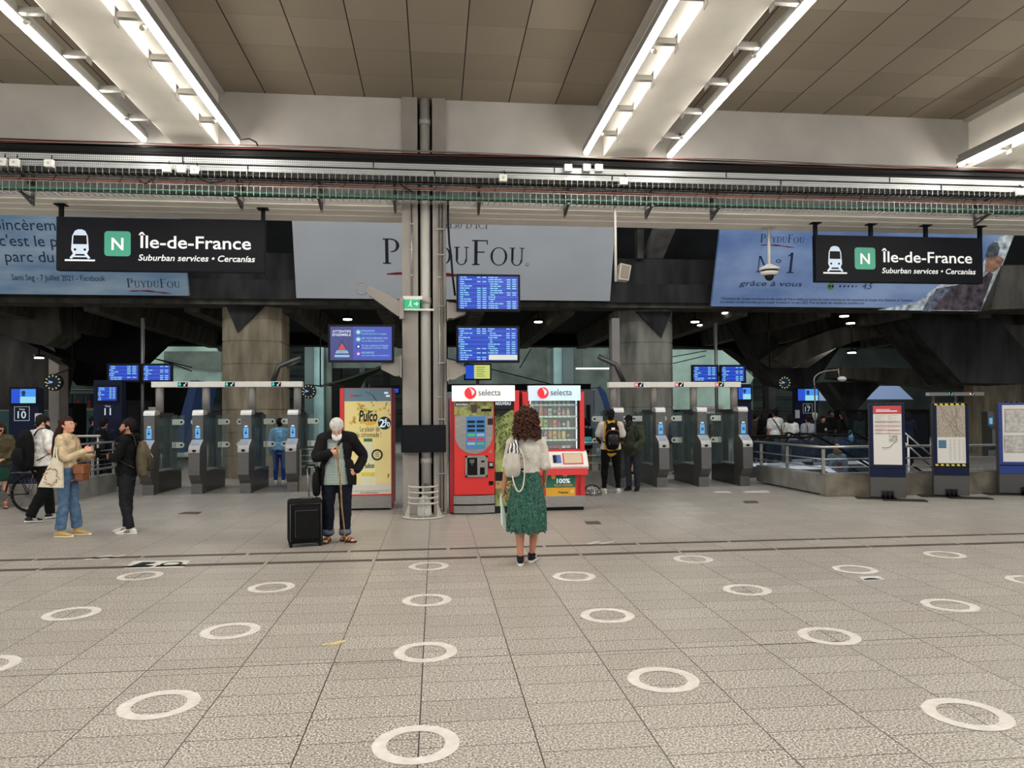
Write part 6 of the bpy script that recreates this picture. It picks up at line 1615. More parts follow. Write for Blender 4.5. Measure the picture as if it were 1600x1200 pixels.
# skirt with folds and leaf pattern
sk = mat('skirt_green', (24, 76, 62), .75)
tc = N(sk, 'ShaderNodeTexCoord')
vo = N(sk, 'ShaderNodeTexNoise'); vo.inputs['Scale'].default_value = 38; vo.inputs['Detail'].default_value = 2; vo.inputs['Distortion'].default_value = 2.5; L(sk, tc.outputs['Object'], vo.inputs['Vector'])
a_ = mth(sk, 'ABSOLUTE', mth(sk, 'SUBTRACT', vo.outputs['Fac'], .52)); b_ = mth(sk, 'LESS_THAN', a_, .014)
v2 = N(sk, 'ShaderNodeTexNoise'); v2.inputs['Scale'].default_value = 26; L(sk, tc.outputs['Object'], v2.inputs['Vector']); c_ = mth(sk, 'GREATER_THAN', v2.outputs['Fac'], .56)
x_ = mixc(sk, c_, rgb((20, 70, 58)), rgb((8, 36, 32))); x_ = mixc(sk, mth(sk, 'MULTIPLY', b_, .7), x_, rgb((150, 186, 168))); L(sk, x_, bsdf(sk).inputs['Base Color'])
g = wm.g(); n = 120; rings = []
zs = [1.10, 1.07, 1.0, .92, .82, .70, .58, .46, .375, .37]
for i, z in enumerate(zs):
    s_ = (1.10 - z) / .73; rx = .135 + .085 * min(1, s_ * 1.6) ** .8 - .0 * s_; ry = .105 + .095 * min(1, s_ * 1.5) ** .8
    amp = .004 + .022 * s_
    ring = []
    for k in range(n):
        a = k * 2 * math.pi / n; w_ = amp * (.6 * math.sin(a * 13 + 1.2 * math.sin(a * 3)) + .5 * math.sin(a * 7 + 2) + .3 * math.sin(a * 23 + z * 3))
        ring.append(g.v((math.cos(a) * (rx + w_), .0 + .01 * s_ + math.sin(a) * (ry + w_), z + (.012 * math.sin(a * 11) if i >= 8 else 0))))
    rings.append(ring)
for i in range(len(zs) - 1):
    for k in range(n): g.f([rings[i][k], rings[i][(k + 1) % n], rings[i + 1][(k + 1) % n], rings[i + 1][k]], True)
g.build('skirt', sk, wm.root)
g = wm.g(); g.sweep([(.142 * math.cos(k * math.pi / 16), .112 * math.sin(k * math.pi / 16), 1.095) for k in range(32)], (.016, .008), 6, closed=True, side=(0, 0, 1)); g.build('waistband', mat('waistband_dark', (16, 34, 32), .8), wm.root)
wm.shoes(cloth('shoe_black', (24, 24, 28)), sole_w, 'sneaker', stripe=mat('stripe_white', (190, 190, 188), .6))
wm.hair(mat('hair_curly_brown', (62, 38, 28), .6, var=.45, vs=60), 'curly', n=700, vol=1.12, seed=4)
# soft handbag on her left shoulder
t = thing('handbag', 'grey and white soft handbag hanging on the curly haired woman\'s shoulder', 'handbag', wm.root.location, wm.root.rotation_euler.z)
bm1 = cloth('bag_grey_leather', (168, 162, 150), .55, var=.06, bump=.2); bm2 = mat('bag_stripes', (200, 198, 192), .4); nt_ = bm2.node_tree
tc = N(bm2, 'ShaderNodeTexCoord'); wv = N(bm2, 'ShaderNodeTexWave'); wv.inputs['Scale'].default_value = 9; wv.inputs['Distortion'].default_value = 5; L(bm2, tc.outputs['Object'], wv.inputs['Vector']); L(bm2, mixc(bm2, mth(bm2, 'GREATER_THAN', wv.outputs['Fac'], .5), rgb((36, 34, 36)), rgb((205, 202, 196))), bsdf(bm2).inputs['Base Color'])
g = wm.g(); limb(g, [(.175, .175, 1.05), (.175, .18, 1.12), (.165, .175, 1.24), (.155, .16, 1.30)], [(.09, .05), (.10, .065), (.085, .05), (.07, .03)], side=(1, 0, 0), seg=16); h = fuse(g, .01, 2); h.build('bag_body', bm1, t)
g = wm.g(); limb(g, [(.155, .17, 1.29), (.15, .165, 1.34), (.14, .15, 1.39), (.135, .13, 1.43)], [(.085, .04), (.07, .04), (.045, .03), (.02, .015)], side=(1, 0, 0), seg=16); h = fuse(g, .008, 2); wrinkle(h, .01, 25); h.build('bag_flap', bm2, t)
g = wm.g(); sphere_strap(g, [(.19, .16, 1.32), (.165, .10, 1.45), (.16, .0, 1.475), (.16, -.09, 1.42), (.18, -.02, 1.2)], .007, .004); sphere_strap(g, [(.12, .16, 1.33), (.13, .10, 1.455), (.13, .0, 1.485)], .007, .004); g.build('shoulder_strap', bm1, t)
g = wm.g(); g.sweep(cat_rom([(.085, .19, 1.33), (.045, .20, 1.22), (.04, .21, 1.08), (.055, .225, .93), (.09, .235, .86), (.13, .235, .87), (.165, .225, .96), (.18, .21, 1.04)], 5), .008, 6); g.build('hanging_strap', mat('rope_cream', (196, 188, 170), .7), t)
g = wm.g()
for k in range(14): g.sweep([(.085, .185, 1.33), (.075 - .003 * k, .20 + .004 * (k % 3), 1.30 - .004 * k), (.05 + .004 * k, .205, 1.24)], .003, 5)
g.build('tassel', mat('rope_cream', (196, 188, 170)), t)
# pale green folder in her left hand
wl = wm.root.matrix_basis
g = wm.g(); A = [(.285, -.02, .80), (.30, .03, .78), (.29, .06, .46), (.22, -.0, .38), (.225, -.04, .42)]
g.loft4([(a, b, c) for a, b, c in A], [(a + .012, b - .004, c) for a, b, c in A]); g.build('folder', mat('folder_pale_green', (200, 214, 200), .5), loc=wm.root.location, rz=wm.root.rotation_euler.z, label='pale green white folder held low in the curly haired woman\'s left hand', cat='folder')

# ---- old man with stick and suitcase
base = F(527, 846); H = W(520, 652, base.y).z * 1.02
om = Person('elderly man with white hair, black jacket and lowered white mask, leaning on a stick', (base.x, base.y, 0), 8, H * 1.02, 'light', build=1.07,
    pose=dict(head=(-.005, -.16, 1.50), neck=(0, -.045, 1.40), chest=(0, -.01, 1.25), hpitch=42, hyaw=-4, shR=(-.185, -.04, 1.36), shL=(.185, -.04, 1.37),
              elR=(-.27, -.13, 1.13), wrR=(-.085, -.26, 1.19), hdR=(.9, -.35, .15), pnR=(0, .9, .3), elL=(.35, .03, 1.12), wrL=(.24, -.10, .94), hdL=(-.75, -.1, -.5), pnL=(-.5, .6, 0),
              anR=(-.12, .0, .085), anL=(.10, -.04, .085), knR=(-.115, -.02, .49), knL=(.105, -.04, .49), ftR=(-.25, -1, 0), ftL=(.75, -.8, 0), curl=(1.0, .55)))
om.trousers(jean_d, .020, flare=.012, e2=.022)
g = om.g()
check = mat('check_shirt', (120, 142, 136), .8); tc = N(check, 'ShaderNodeTexCoord'); sp = N(check, 'ShaderNodeSeparateXYZ'); L(check, tc.outputs['Object'], sp.inputs[0])
cx_ = mth(check, 'LESS_THAN', mth(check, 'FRACT', mth(check, 'DIVIDE', sp.outputs[0], .020)), .45); cz_ = mth(check, 'LESS_THAN', mth(check, 'FRACT', mth(check, 'DIVIDE', sp.outputs[2], .020)), .45)
L(check, mixc(check, mth(check, 'MULTIPLY', mth(check, 'ADD', cx_, cz_), .5), rgb((186, 196, 188)), rgb((38, 74, 74))), bsdf(check).inputs['Base Color'])
om.top(check, .012, sleeve=.2, nm='shirt', hem=.17, loose=.012, wr=.008)
# open jacket: built as a shell with the front cut away
jk = cloth('jacket_black', (18, 16, 17), .8)
g = om.g(); om.torso(g, .028)
for S in 'RL': om.arm(g, S, .017, .94)
P = om.J['pelvis']; limb(g, [om.J['waist'], P, P + V((0, 0, -.20))], [(.195, .15), (.24, .178), (.25, .185)], side=(1, 0, 0), seg=18, round_=False)
h = fuse(g, .011, 2); wrinkle(h, .009, 9, (1, 1, 1.5), 3)
dl = []
for v_ in h.bm.verts:
    x, y, z = v_.co / om.k
    if y < -.05 and z < 1.36 and z > .6:
        hw = .035 + (1.36 - z) * .13
        arm_d = min((V((x, y, z)) - om.J['elR'].lerp(om.J['wrR'], q)).length for q in (0, .25, .5, .75, 1))
        if -.115 - (1.36 - z) * .1 < x < hw + .02 and arm_d > .085 and y > -.25: dl.append(v_)
    if z < .745: dl.append(v_)
bmesh.ops.delete(h.bm, geom=list(set(dl)), context='VERTS')
jo = h.build('jacket', jk, om.root); so = jo.modifiers.new('thick', 'SOLIDIFY'); so.thickness = -.008
om.hair(hair_g, 'short', vol=1.3, seed=3)
om.shoes(mat('sandal_brown', (96, 60, 44), .6), mat('sandal_sole', (58, 42, 34), .7), 'sandal')
g = om.g(); 
for S in 'RL': g.sweep([om.J['an' + S] + V((0, 0, .02)), om.J['an' + S] + V((0, 0, .085))], [.082, .078], 16)
g.build('turned_cuff', cloth('denim_cuff', (92, 100, 116)), om.root)
g = om.g(); limb(g, [om.hp((0, -.055, -.055)), om.hp((0, -.075, -.085)), om.hp((0, -.055, -.115))], [(.068, .045), (.062, .05), (.045, .035)], side=om.HR @ V((1, 0, 0)), seg=14); fuse(g, .008, 1).build('mask', mat('mask_white', (226, 226, 224), .7), om.root)
g = om.g(); sphere_strap(g, [(.13, -.02, 1.46), (.08, -.13, 1.38), (-.02, -.165, 1.25), (-.13, -.15, 1.08), (-.21, -.08, .95)], .014, .004, side=(0, 0, 1)); g.build('shoulder_strap', black, om.root)
# stick
sk0 = om.root.matrix_basis
Mx = Matrix.Translation(om.root.location) @ Matrix.Rotation(om.root.rotation_euler.z, 4, 'Z')
hp_ = Mx @ ((om.J['wrR'] + V((.085, -.045, .03))) * om.k); ft = F(539.5, 849)
g = G(); dv = V(ft) - hp_; n = 10
g.sweep([V(ft) - dv * (k / n) * 1.06 + V((.004 * math.sin(k * 1.3), 0, 0)) - V(ft) for k in range(n + 1)], [.009 + .0005 * k for k in range(n + 1)], 8)
g.build('walking_stick', mat('stick_wood', (138, 104, 72), .6, var=.15, vs=20), loc=ft, label='slim wooden walking stick gripped by the elderly man', cat='walking stick')
# suitcase
p = F(474, 855)
t = thing('suitcase', 'black soft wheeled suitcase with raised handle beside the elderly man', 'suitcase', (p.x, p.y + .12, 0), R(14))
sm = cloth('suitcase_black', (10, 10, 11), .7, bump=.3)
hgt = (F(478, 853), W(478, 781, p.y).z)[1]
g = G(); g.box(-.215, .215, -.14, .14, .045, hgt, .035); g.build('case', sm, t)
g = G(); g.box(-.15, .17, -.165, -.135, .10, hgt - .09, .014); g.build('front_pocket', sm, t)
g = G(); g.sweep([(-.19, -.142, .08), (-.19, -.142, hgt - .05), (.19, -.142, hgt - .05), (.19, -.142, .08)], .007, 6); g.sweep([(-.13, -.168, .14), (-.13, -.168, hgt - .13), (.15, -.168, hgt - .13)], .004, 5); g.build('piping', mat('piping_grey', (70, 70, 72), .5), t)
for x in (-.18, .18):
    for y in (-.09, .11):
        g = G(); g.cyl((x - .018, y, .03), (x + .018, y, .03), .03, 14); g.build('wheel', black, t)
g = G(); g.box(-.05, .09, -.05, -.02, hgt, hgt + .03, .008); g.build('carry_handle', steel_d, t)
htop = W(490, 729, p.y + .1).z
for x in (.06, .15):
    g = G(); g.cyl((x, .06, hgt - .02), (x - .03, .06, htop), .007, 8); g.build('telescopic_tube', steel, t)
g = G(); g.sweep([(.02, .06, htop - .03), (.02, .06, htop + .01), (.13, .06, htop + .01), (.13, .06, htop - .03)], .014, 8); g.build('pull_handle', black, t)
t = thing('shoulder_bag', 'black bag hanging at the elderly man\'s right hip above the suitcase', 'bag', om.root.location, om.root.rotation_euler.z)
g = om.g(); limb(g, [(-.265, -.06, .66), (-.27, -.06, .78), (-.265, -.05, .93), (-.25, -.05, 1.0)], [(.05, .10), (.055, .12), (.045, .1), (.02, .05)], side=(1, 0, 0), seg=14); fuse(g, .012, 2).build('bag_body', sm, t)

# ---- girl with long hair, facing right
base = F(104, 838); H = W(112, 651, base.y).z
gl = Person('woman with long brown hair and glasses, beige sweater and blue jeans, facing right', (base.x, base.y, 0), 84, H, 'light', female=True,
    pose=dict(elR=(-.20, -.10, 1.13), wrR=(-.14, -.33, 1.22), hdR=(.45, -.8, .45), pnR=(.6, .3, -.2), elL=(.19, -.08, 1.12), wrL=(.08, -.30, 1.14), hdL=(-.1, -.9, .3), pnL=(0, .1, 1), curl=(.7, .5), hyaw=-8, hpitch=-4,
              anL=(.09, -.10, .085), anR=(-.09, .04, .085), knL=(.09, -.05, .49), ftR=(-.1, -1, 0), ftL=(.0, -1, 0), pelvis=(0, -.015, .93), waist=(0, -.01, 1.08), chest=(0, .015, 1.27)))
gl.trousers(jean, .006, flare=.012, upto=.93, e2=.020)
gl.top(cloth('sweater_beige', (186, 166, 134), bump=.5, bs=70), .014, sleeve=.96, nm='sweater', cut=.985, wr=.012, e_arm=.019)
gl.hair(hair_b, 'long', vol=1.0, seed=5, ln=.38)
gl.glasses(mat('glasses_pink', (190, 130, 120), .4))
gl.shoes(mat('shoe_mustard', (178, 150, 96), .7), mat('sole_cream', (214, 204, 176), .6), 'shoe')
t = thing('tote_bag', 'white cotton tote bag with a ring of brown flowers on the long haired woman\'s shoulder', 'bag', gl.root.location, gl.root.rotation_euler.z)
tm = cloth('tote_cream', (206, 196, 176), .8, var=.05, bump=.3, bs=30)
def tote(u, v): # point on the bag in the person's frame from picture-side layout: (along y, z)
    return u, v
g = gl.g(); X0 = -.265
A = [(.13, .74), (.20, .70), (-.17, .70), (-.13, 1.08), (.02, 1.20), (.065, 1.12)]
A = [(.245, .735), (-.10, .72), (-.09, 1.06), (.035, 1.155), (.09, 1.06)]
q_ = [V((X0, y, z)) for y, z in A]
g.loft4([p_ for p_ in q_], [p_ + V((.035, 0, 0)) for p_ in q_])
bmesh.ops.subdivide_edges(g.bm, edges=list(g.bm.edges), cuts=4, use_grid_fill=True)
g.build('bag_body', tm, t)
g = gl.g(); q = random.Random(4)
for k in range(34):
    a = k / 34 * 2 * math.pi; rr = q.uniform(.075, .115); c = V((X0 - .002 - .0005 * (k % 3), .06 + math.cos(a) * rr, .87 + math.sin(a) * rr * 1.15))
    g.ball(c, (.0015, q.uniform(.008, .016), q.uniform(.006, .012)), 8, 5)
g.build('flower_print', mat('print_ochre', (140, 98, 50), .7), t)
g = gl.g(); sphere_strap(g, [(X0 + .018, .035, 1.15), (-.235, .03, 1.28), (-.20, .01, 1.41), (-.165, .0, 1.462), (-.15, .05, 1.44)], .014, .004, side=(0, 1, 0)); sphere_strap(g, [(X0 + .018, -.02, 1.10), (-.25, -.0, 1.22), (-.21, -.01, 1.40), (-.17, -.012, 1.46)], .012, .004, side=(0, 1, 0)); g.build('bag_handle', tm, t)
t = thing('shoulder_bag', 'brown leather shoulder bag at the long haired woman\'s front hip', 'bag', gl.root.location, gl.root.rotation_euler.z)
lt = mat('leather_brown', (112, 66, 38), .5, var=.15, vs=20)
g = gl.g(); g.box(-.13, .06, -.30, -.17, .80, 1.02, .025); g.build('bag_body', lt, t)
g = gl.g(); g.box(-.142, .065, -.315, -.16, .90, 1.04, .02); g.build('bag_flap', mat('leather_tan', (128, 78, 46), .5, var=.12, vs=20), t)
g = gl.g(); sphere_strap(g, [(-.06, -.23, 1.03), (-.02, -.19, 1.2), (.10, -.13, 1.36), (.16, .0, 1.44), (.05, .14, 1.3)], .009, .003, side=(0, 0, 1)); g.build('shoulder_strap', lt, t)
wr = (Matrix.Translation(gl.root.location) @ Matrix.Rotation(gl.root.rotation_euler.z, 4, 'Z')) @ ((gl.J['wrL'] + V((-.03, -.12, .05))) * gl.k)
g = G(); g.box(-.035, .035, -.005, .005, -.07, .07, .003); g.build('phone', black, loc=wr, rz=R(60), label='dark phone held by the long haired woman in both hands', cat='phone')

# ---- man in black hoodie facing left
base = F(199, 833); H = W(196, 655, base.y).z
hm = Person('man in black hoodie and dark jeans facing left with folded arms', (base.x, base.y, 0), -84, H, 'tan',
    pose=dict(elR=(-.235, -.09, 1.14), elL=(.235, -.09, 1.14), wrR=(.02, -.24, 1.16), hdR=(.9, -.1, .0), pnR=(0, 1, .1), wrL=(-.02, -.27, 1.13), hdL=(-.9, .05, 0), pnL=(0, 1, 0), curl=(.3, .3), hyaw=8, hpitch=2,
              anR=(-.09, -.03, .085), anL=(.12, .08, .085), ftR=(.0, -1, 0), ftL=(.05, -1, 0)))
hm.trousers(cloth('denim_black', (28, 29, 32), var=.2), .012, flare=.006, e2=.018)
hm.top(k_blk, .022, sleeve=1.0, nm='hoodie', hem=.05, cut=.84, wr=.012, e_arm=.020)
g = hm.g(); limb(g, [(-.09, .03, 1.46), (-.06, .10, 1.47), (0, .125, 1.455), (.06, .10, 1.47), (.09, .03, 1.46)], [.03, .045, .052, .045, .03], seg=12); wrinkle(fuse(g, .01, 2), .008, 14).build('hood', k_blk, hm.root)
hm.hair(hair_k, 'short', vol=1.0, seed=6)
g = hm.g(); limb(g, [hm.hp((-.06, -.02, -.03)), hm.hp((-.045, -.06, -.07)), hm.hp((0, -.085, -.09)), hm.hp((.045, -.06, -.07)), hm.hp((.06, -.02, -.03))], [.012, .02, .024, .02, .012], seg=10); fuse(g, .007, 1).build('beard', mat('beard_dark', (50, 36, 30), .9), hm.root)
hm.shoes(mat('shoe_white', (206, 202, 192), .6, var=.05), sole_w, 'sneaker', stripe=mat('stripe_grey', (80, 80, 82), .6))
olive = cloth('pack_olive', (84, 76, 60), var=.1); olive_d = cloth('pack_olive_dark', (58, 52, 44))
t = backpack(hm, 'olive brown backpack worn by the man in the black hoodie', olive, olive_d, size=(.15, .10, .22), c=(0, .22, 1.14))
g = hm.g(); g.sweep(cat_rom([(-.14, .24, 1.30), (-.15, .28, 1.20), (-.10, .33, 1.12), (-.155, .22, 1.08)], 5), .006, 6); g.build('pale_cord', mat('cord_pale', (170, 168, 160), .6), t)

# ---- man with big black backpack walking away
base = F(62, 814); H = W(66, 647, base.y).z
bm_ = Person('man in white T-shirt and black trousers walking away at the far left', (base.x, base.y, 0), 152, H, 'light',
    pose=dict(anL=(.09, -.24, .10), knL=(.10, -.20, .50), ftL=(0, -1, .05), anR=(-.09, .22, .10), knR=(-.10, .02, .50), ftR=(0, -1, -.1), elL=(.27, .02, 1.12), wrL=(.16, -.20, 1.06), elR=(-.26, .02, 1.12), wrR=(-.12, -.24, 1.14), hdL=(-.5, -.8, .2), pnL=(-.3, .3, 1), hdR=(.3, -.9, .3), curl=(.7, .6), hpitch=22, hyaw=-22, head=(0, -.045, 1.575), neck=(0, -.005, 1.435)))
bm_.trousers(k_blk, .022, flare=.014, e2=.022)
bm_.top(k_wht, .018, sleeve=.36, nm='t_shirt', hem=.04, cut=.86, loose=.01, wr=.009, e_arm=.022)
bm_.hair(hair_k, 'short', vol=.9, seed=8)
g = bm_.g(); limb(g, [bm_.hp((-.06, -.03, -.02)), bm_.hp((-.04, -.075, -.04)), bm_.hp((.0, -.10, -.045)), bm_.hp((.04, -.075, -.04)), bm_.hp((.06, -.03, -.02))], [.02, .028, .034, .028, .02], seg=10); fuse(g, .008, 1).build('mask', mat('mask_black', (30, 30, 34), .7), bm_.root)
bm_.shoes(mat('shoe_dark_grey', (40, 40, 44), .6), sole_w, 'sneaker', stripe=mat('stripe_white', (190, 190, 188)))
backpack(bm_, 'very large black backpack on the man in the white T-shirt', cloth('pack_black', (9, 9, 11)), cloth('pack_black2', (15, 15, 17)), size=(.17, .11, .27), c=(0, .25, 1.17))

# ---- woman at the left edge with a bicycle
base = F(8, 794); H = W(12, 664, base.y).z * 1.03
lw = Person('woman in olive jacket and sunglasses cut off by the left edge, looking down', (base.x - .1, base.y, 0), 22, H, 'light', female=True, build=1.05,
    pose=dict(elR=(-.22, -.04, 1.12), wrR=(-.14, -.22, 1.02), elL=(.24, -.02, 1.13), wrL=(.12, -.22, .98), hdL=(-.6, -.6, .1), pnL=(0, 0, -1), hdR=(.6, -.6, 0), pnR=(0, 0, -1), hpitch=22, curl=(.6, .6), head=(0, -.04, 1.585)))
lw.top(cloth('jacket_olive', (74, 66, 46), var=.15), .03, sleeve=.97, nm='jacket', hem=.04, wr=.012)
g = lw.g(); limb(g, [(0, 0, .98), (0, 0, .8), (0, .0, .55)], [(.18, .14), (.2, .16), (.215, .18)], side=(1, 0, 0), seg=18, round_=False); wrinkle(fuse(g, .014, 2), .012, 7, (1, 1, .4)).build('shorts', cloth('cloth_green_dark', (28, 60, 48)), lw.root)
lw.hair(hair_b, 'bob', vol=1.1, seed=9); lw.glasses(black, True)
lw.shoes(mat('sandal_red', (120, 60, 50), .6), mat('sandal_sole', (58, 42, 34)), 'sandal')
# bicycle, seen side on
p = F(36, 803)
t = thing('bicycle', 'black bicycle cut off by the left edge in front of the walking man', 'bicycle', (p.x, p.y + .18, 0), R(-8))
tyre = mat('tyre_black', (24, 24, 24), .7); cr = mat('chrome', (170, 170, 172), .25, .9)
rw = .335
def wheel(cx):
    g = G(); n = 40; g.sweep([(cx + (rw - .02) * math.cos(k * 2 * math.pi / n), 0, rw + (rw - .02) * math.sin(k * 2 * math.pi / n)) for k in range(n)], .018, 8, closed=True); w_ = g.build('tyre', tyre, t)
    g = G(); g.sweep([(cx + (rw - .045) * math.cos(k * 2 * math.pi / n), 0, rw + (rw - .045) * math.sin(k * 2 * math.pi / n)) for k in range(n)], .010, 6, closed=True); g.build('rim', blackm, w_)
    g = G()
    for k in range(20):
        a = k * 2 * math.pi / 20; g.cyl((cx + .02 * math.cos(a + .5), 0, rw + .02 * math.sin(a + .5)), (cx + (rw - .05) * math.cos(a), 0, rw + (rw - .05) * math.sin(a)), .0016, 4)
    g.build('spokes', cr, w_)
    g = G(); g.cyl((cx, -.04, rw), (cx, .04, rw), .022, 12); g.build('hub', blackm, w_)
wheel(0); wheel(-1.05)
g = G(); g.cyl((0, -.03, rw), (0, -.02, rw), .075, 24); g.cyl((-.44, -.06, .30), (-.44, -.05, .30), .095, 28); g.build('sprocket', steel_d, t)
fm_ = mat('bike_frame', (30, 30, 34), .35)
g = G()
for a, b, r_ in (((0, .03, rw), (-.44, .03, .30), .01), ((0, -.03, rw), (-.44, -.03, .30), .01), ((0, .03, rw), (-.30, .01, .80), .009), ((0, -.03, rw), (-.30, -.01, .80), .009), ((-.44, 0, .30), (-.28, 0, .90), .017), ((-.44, 0, .30), (-.92, 0, .78), .02), ((-.29, 0, .82), (-.90, 0, .86), .018), ((-1.05, 0, rw), (-.90, 0, .98), .015)): g.cyl(a, b, r_, 8)
g.build('frame', fm_, t)
g = G(); limb(g, [(-.17, 0, .955), (-.28, 0, .95), (-.42, 0, .94)], [(.07, .025), (.055, .022), (.02, .015)], side=(0, 1, 0), seg=12); g.build('saddle', black, t)
g = G(); g.sweep([(-.92, -.28, 1.0), (-.9, -.1, 1.02), (-.9, .1, 1.02), (-.92, .28, 1.0)], .013, 8); g.build('handlebar', black, t)
g = G(); n = 16; g.sweep([((rw + .03) * math.cos(a), 0, rw + (rw + .03) * math.sin(a)) for a in [R(-10 + 155 * k / n) for k in range(n + 1)]], (.025, .004), 6, side=(0, 1, 0)); g.build('mudguard', fm_, t)
g = G(); g.box(-.30, .16, -.06, .06, .70, .712, .004); g.cyl((.12, -.05, .70), (.0, -.04, rw), .006, 6); g.cyl((.12, .05, .70), (.0, .04, rw), .006, 6); g.box(-.1, .16, -.07, .07, .712, .80, .01); g.build('rack', steel_d, t)
g = G(); g.sweep([(-.44, -.055, .395), (0, -.026, rw + .07)], .005, 5); g.sweep([(-.44, -.055, .205), (0, -.026, rw - .07)], .005, 5); g.build('chain', steel_d, t)

# ---- two men by the right gates
base = F(955, 770); H = W(953, 640, base.y).z
ym = Person('man with black and orange backpack, yellow and white T-shirt, seen from behind', (base.x, base.y, 0), 176, H, 'dark', build=1.1,
    pose=dict(elL=(.27, -.02, 1.12), wrL=(.15, -.2, 1.0), elR=(-.27, -.02, 1.12), wrR=(-.15, -.2, 1.02), hdL=(-.5, -.8, 0), hdR=(.5, -.8, 0), anL=(.15, .03, .085), anR=(-.15, .0, .085), knL=(.13, -.02, .49), knR=(-.13, -.02, .49), hpitch=10, ftR=(-.4, -1, 0), ftL=(.4, -1, 0)))
ym.trousers(k_blk, .014, e2=.01)
ylw = mat('shirt_yellow_white', (206, 160, 60), .85); tc = N(ylw, 'ShaderNodeTexCoord'); sp = N(ylw, 'ShaderNodeSeparateXYZ'); L(ylw, tc.outputs['Object'], sp.inputs[0])
L(ylw, mixc(ylw, mth(ylw, 'GREATER_THAN', mth(ylw, 'ABSOLUTE', sp.outputs[0]), .155), rgb((208, 162, 58)), rgb((206, 198, 190))), bsdf(ylw).inputs['Base Color'])
ym.top(ylw, .02, sleeve=.34, nm='t_shirt', hem=.03, wr=.008, e_arm=.024)
ym.hair(hair_k, 'short', vol=.7, seed=2)
ym.shoes(mat('shoe_white', (206, 202, 192)), sole_w, 'sneaker')
t = backpack(ym, 'black backpack with orange zip lines on the man in yellow', cloth('pack_black', (9, 9, 11)), cloth('pack_dark', (18, 15, 17)), size=(.15, .10, .22), c=(0, .22, 1.2))
g = ym.g(); g.sweep(cat_rom([(-.08, .34, 1.0), (-.085, .345, 1.15), (-.06, .34, 1.19), (.06, .34, 1.19), (.085, .345, 1.15), (.08, .34, 1.0)], 3), .005, 5); g.sweep(cat_rom([(-.14, .26, 1.2), (-.10, .315, 1.29), (.10, .315, 1.29), (.14, .26, 1.2)], 3), .005, 5); g.build('orange_zip', mat('zip_orange', (190, 104, 70), .6), t)
g = ym.g(); g.box(-.035, .035, .31, .325, 1.31, 1.35, .004); g.build('logo_patch', scr_w, t)
base = F(989, 766.5); H = W(978, 647, base.y).z
cm_ = Person('man in black cap and dark green jacket standing beside the man in yellow', (base.x, base.y, 0), -38, H, 'dark',
    pose=dict(head=(-.05, -.08, 1.57), neck=(-.02, -.03, 1.42), elL=(.25, -.06, 1.13), wrL=(.13, -.22, .98), elR=(-.25, -.05, 1.13), wrR=(-.15, -.25, 1.0), hdL=(-.5, -.8, -.2), hdR=(.4, -.8, 0), hpitch=12, hyaw=12))
cm_.trousers(cloth('trousers_slate', (44, 48, 54)), .018, flare=.01)
cm_.top(cloth('jacket_green', (58, 64, 48), var=.12), .03, sleeve=.97, nm='jacket', hem=.03, wr=.012)
cm_.cap(k_blk); cm_.hair(hair_k, 'short', vol=.5, seed=3)
cm_.shoes(mat('shoe_black_l', (24, 22, 24), .5), mat('sole_dark', (40, 36, 36), .6), 'shoe')
backpack(cm_, 'small black backpack on the man in the green jacket', cloth('pack_black', (9, 9, 11)), cloth('pack_dark', (18, 15, 17)), size=(.12, .08, .17), c=(0, .19, 1.12))

# net bag on the floor by the red machine
p = F(927, 775); q = random.Random(5)
t = thing('net_bag', 'black net sack full of white crumpled things on the floor by the snack machine', 'bag', (p.x, p.y + .12, 0))
g = G()
for k in range(24):
    a = q.random() * 6.28; r_ = q.uniform(0, .15); g.ball((math.cos(a) * r_, math.sin(a) * r_ * .7, q.uniform(.04, .17) * (1 - r_)), (q.uniform(.03, .055), .04, q.uniform(.025, .045)), 8, 6)
fuse(g, .012, 1).build('contents', mat('sack_white', (186, 184, 178), .8, var=.35, vs=25), t)
g = G()
for k in range(12):
    a = k * math.pi / 12; g.sweep([(math.cos(a) * .20 * math.cos(b_), math.sin(a) * .15 * math.cos(b_), .02 + .2 * max(0, math.sin(b_))) for b_ in [math.pi * j / 14 for j in range(15)]], .004, 5)
for z in (.04, .09, .14): r_ = .2 * math.sqrt(1 - (z / .22) ** 2); g.sweep([(r_ * math.cos(k * math.pi / 12), r_ * .75 * math.sin(k * math.pi / 12), z) for k in range(24)], .004, 5, closed=True)
g.build('net', cable_k, t)
# ================================================================ RAILINGS, STAIR WELL, ESCALATORS
rail_s = mat('rail_steel', (170, 170, 166), .3, .8)
def prail(g, pts, r): g.sweep(pts, r, 10); return g
# right: concrete kerb, front part and slanting part
A = F(1290, 776); B = F(1182, 754); Cx = 16.5
kz = W(1292, 741, A.y).z
t = thing('kerb_wall', 'low concrete kerb wall carrying the railing behind the map stands', 'kerb', (A.x, A.y, 0))
g = G(); g.box(0, Cx - A.x, 0, .22, 0, kz, .008); g.build('front_block', mat('kerb_concrete', (112, 106, 94), .85, var=.2, vs=3, bump=.2), t)
b = B - A; nrm_ = V((-b.y, b.x, 0)).normalized() * -.2
g = G(); g.prismz([(0, .03), (b.x, b.y), (b.x + .25, b.y + .05), (.25, .1)], 0.04, kz - .02); g.build('slanting_block', mat('kerb_grey', (120, 118, 112), .7, var=.12), t)
g = G(); g.box(0, Cx - A.x, -.01, .24, kz, kz + .012); g.build('cap_strip', rail_s, t)
t = thing('railing', 'steel railing with three rails on the kerb right of the gates', 'railing', (A.x, A.y, 0))
def zr(v): return W(1292, v, A.y).z
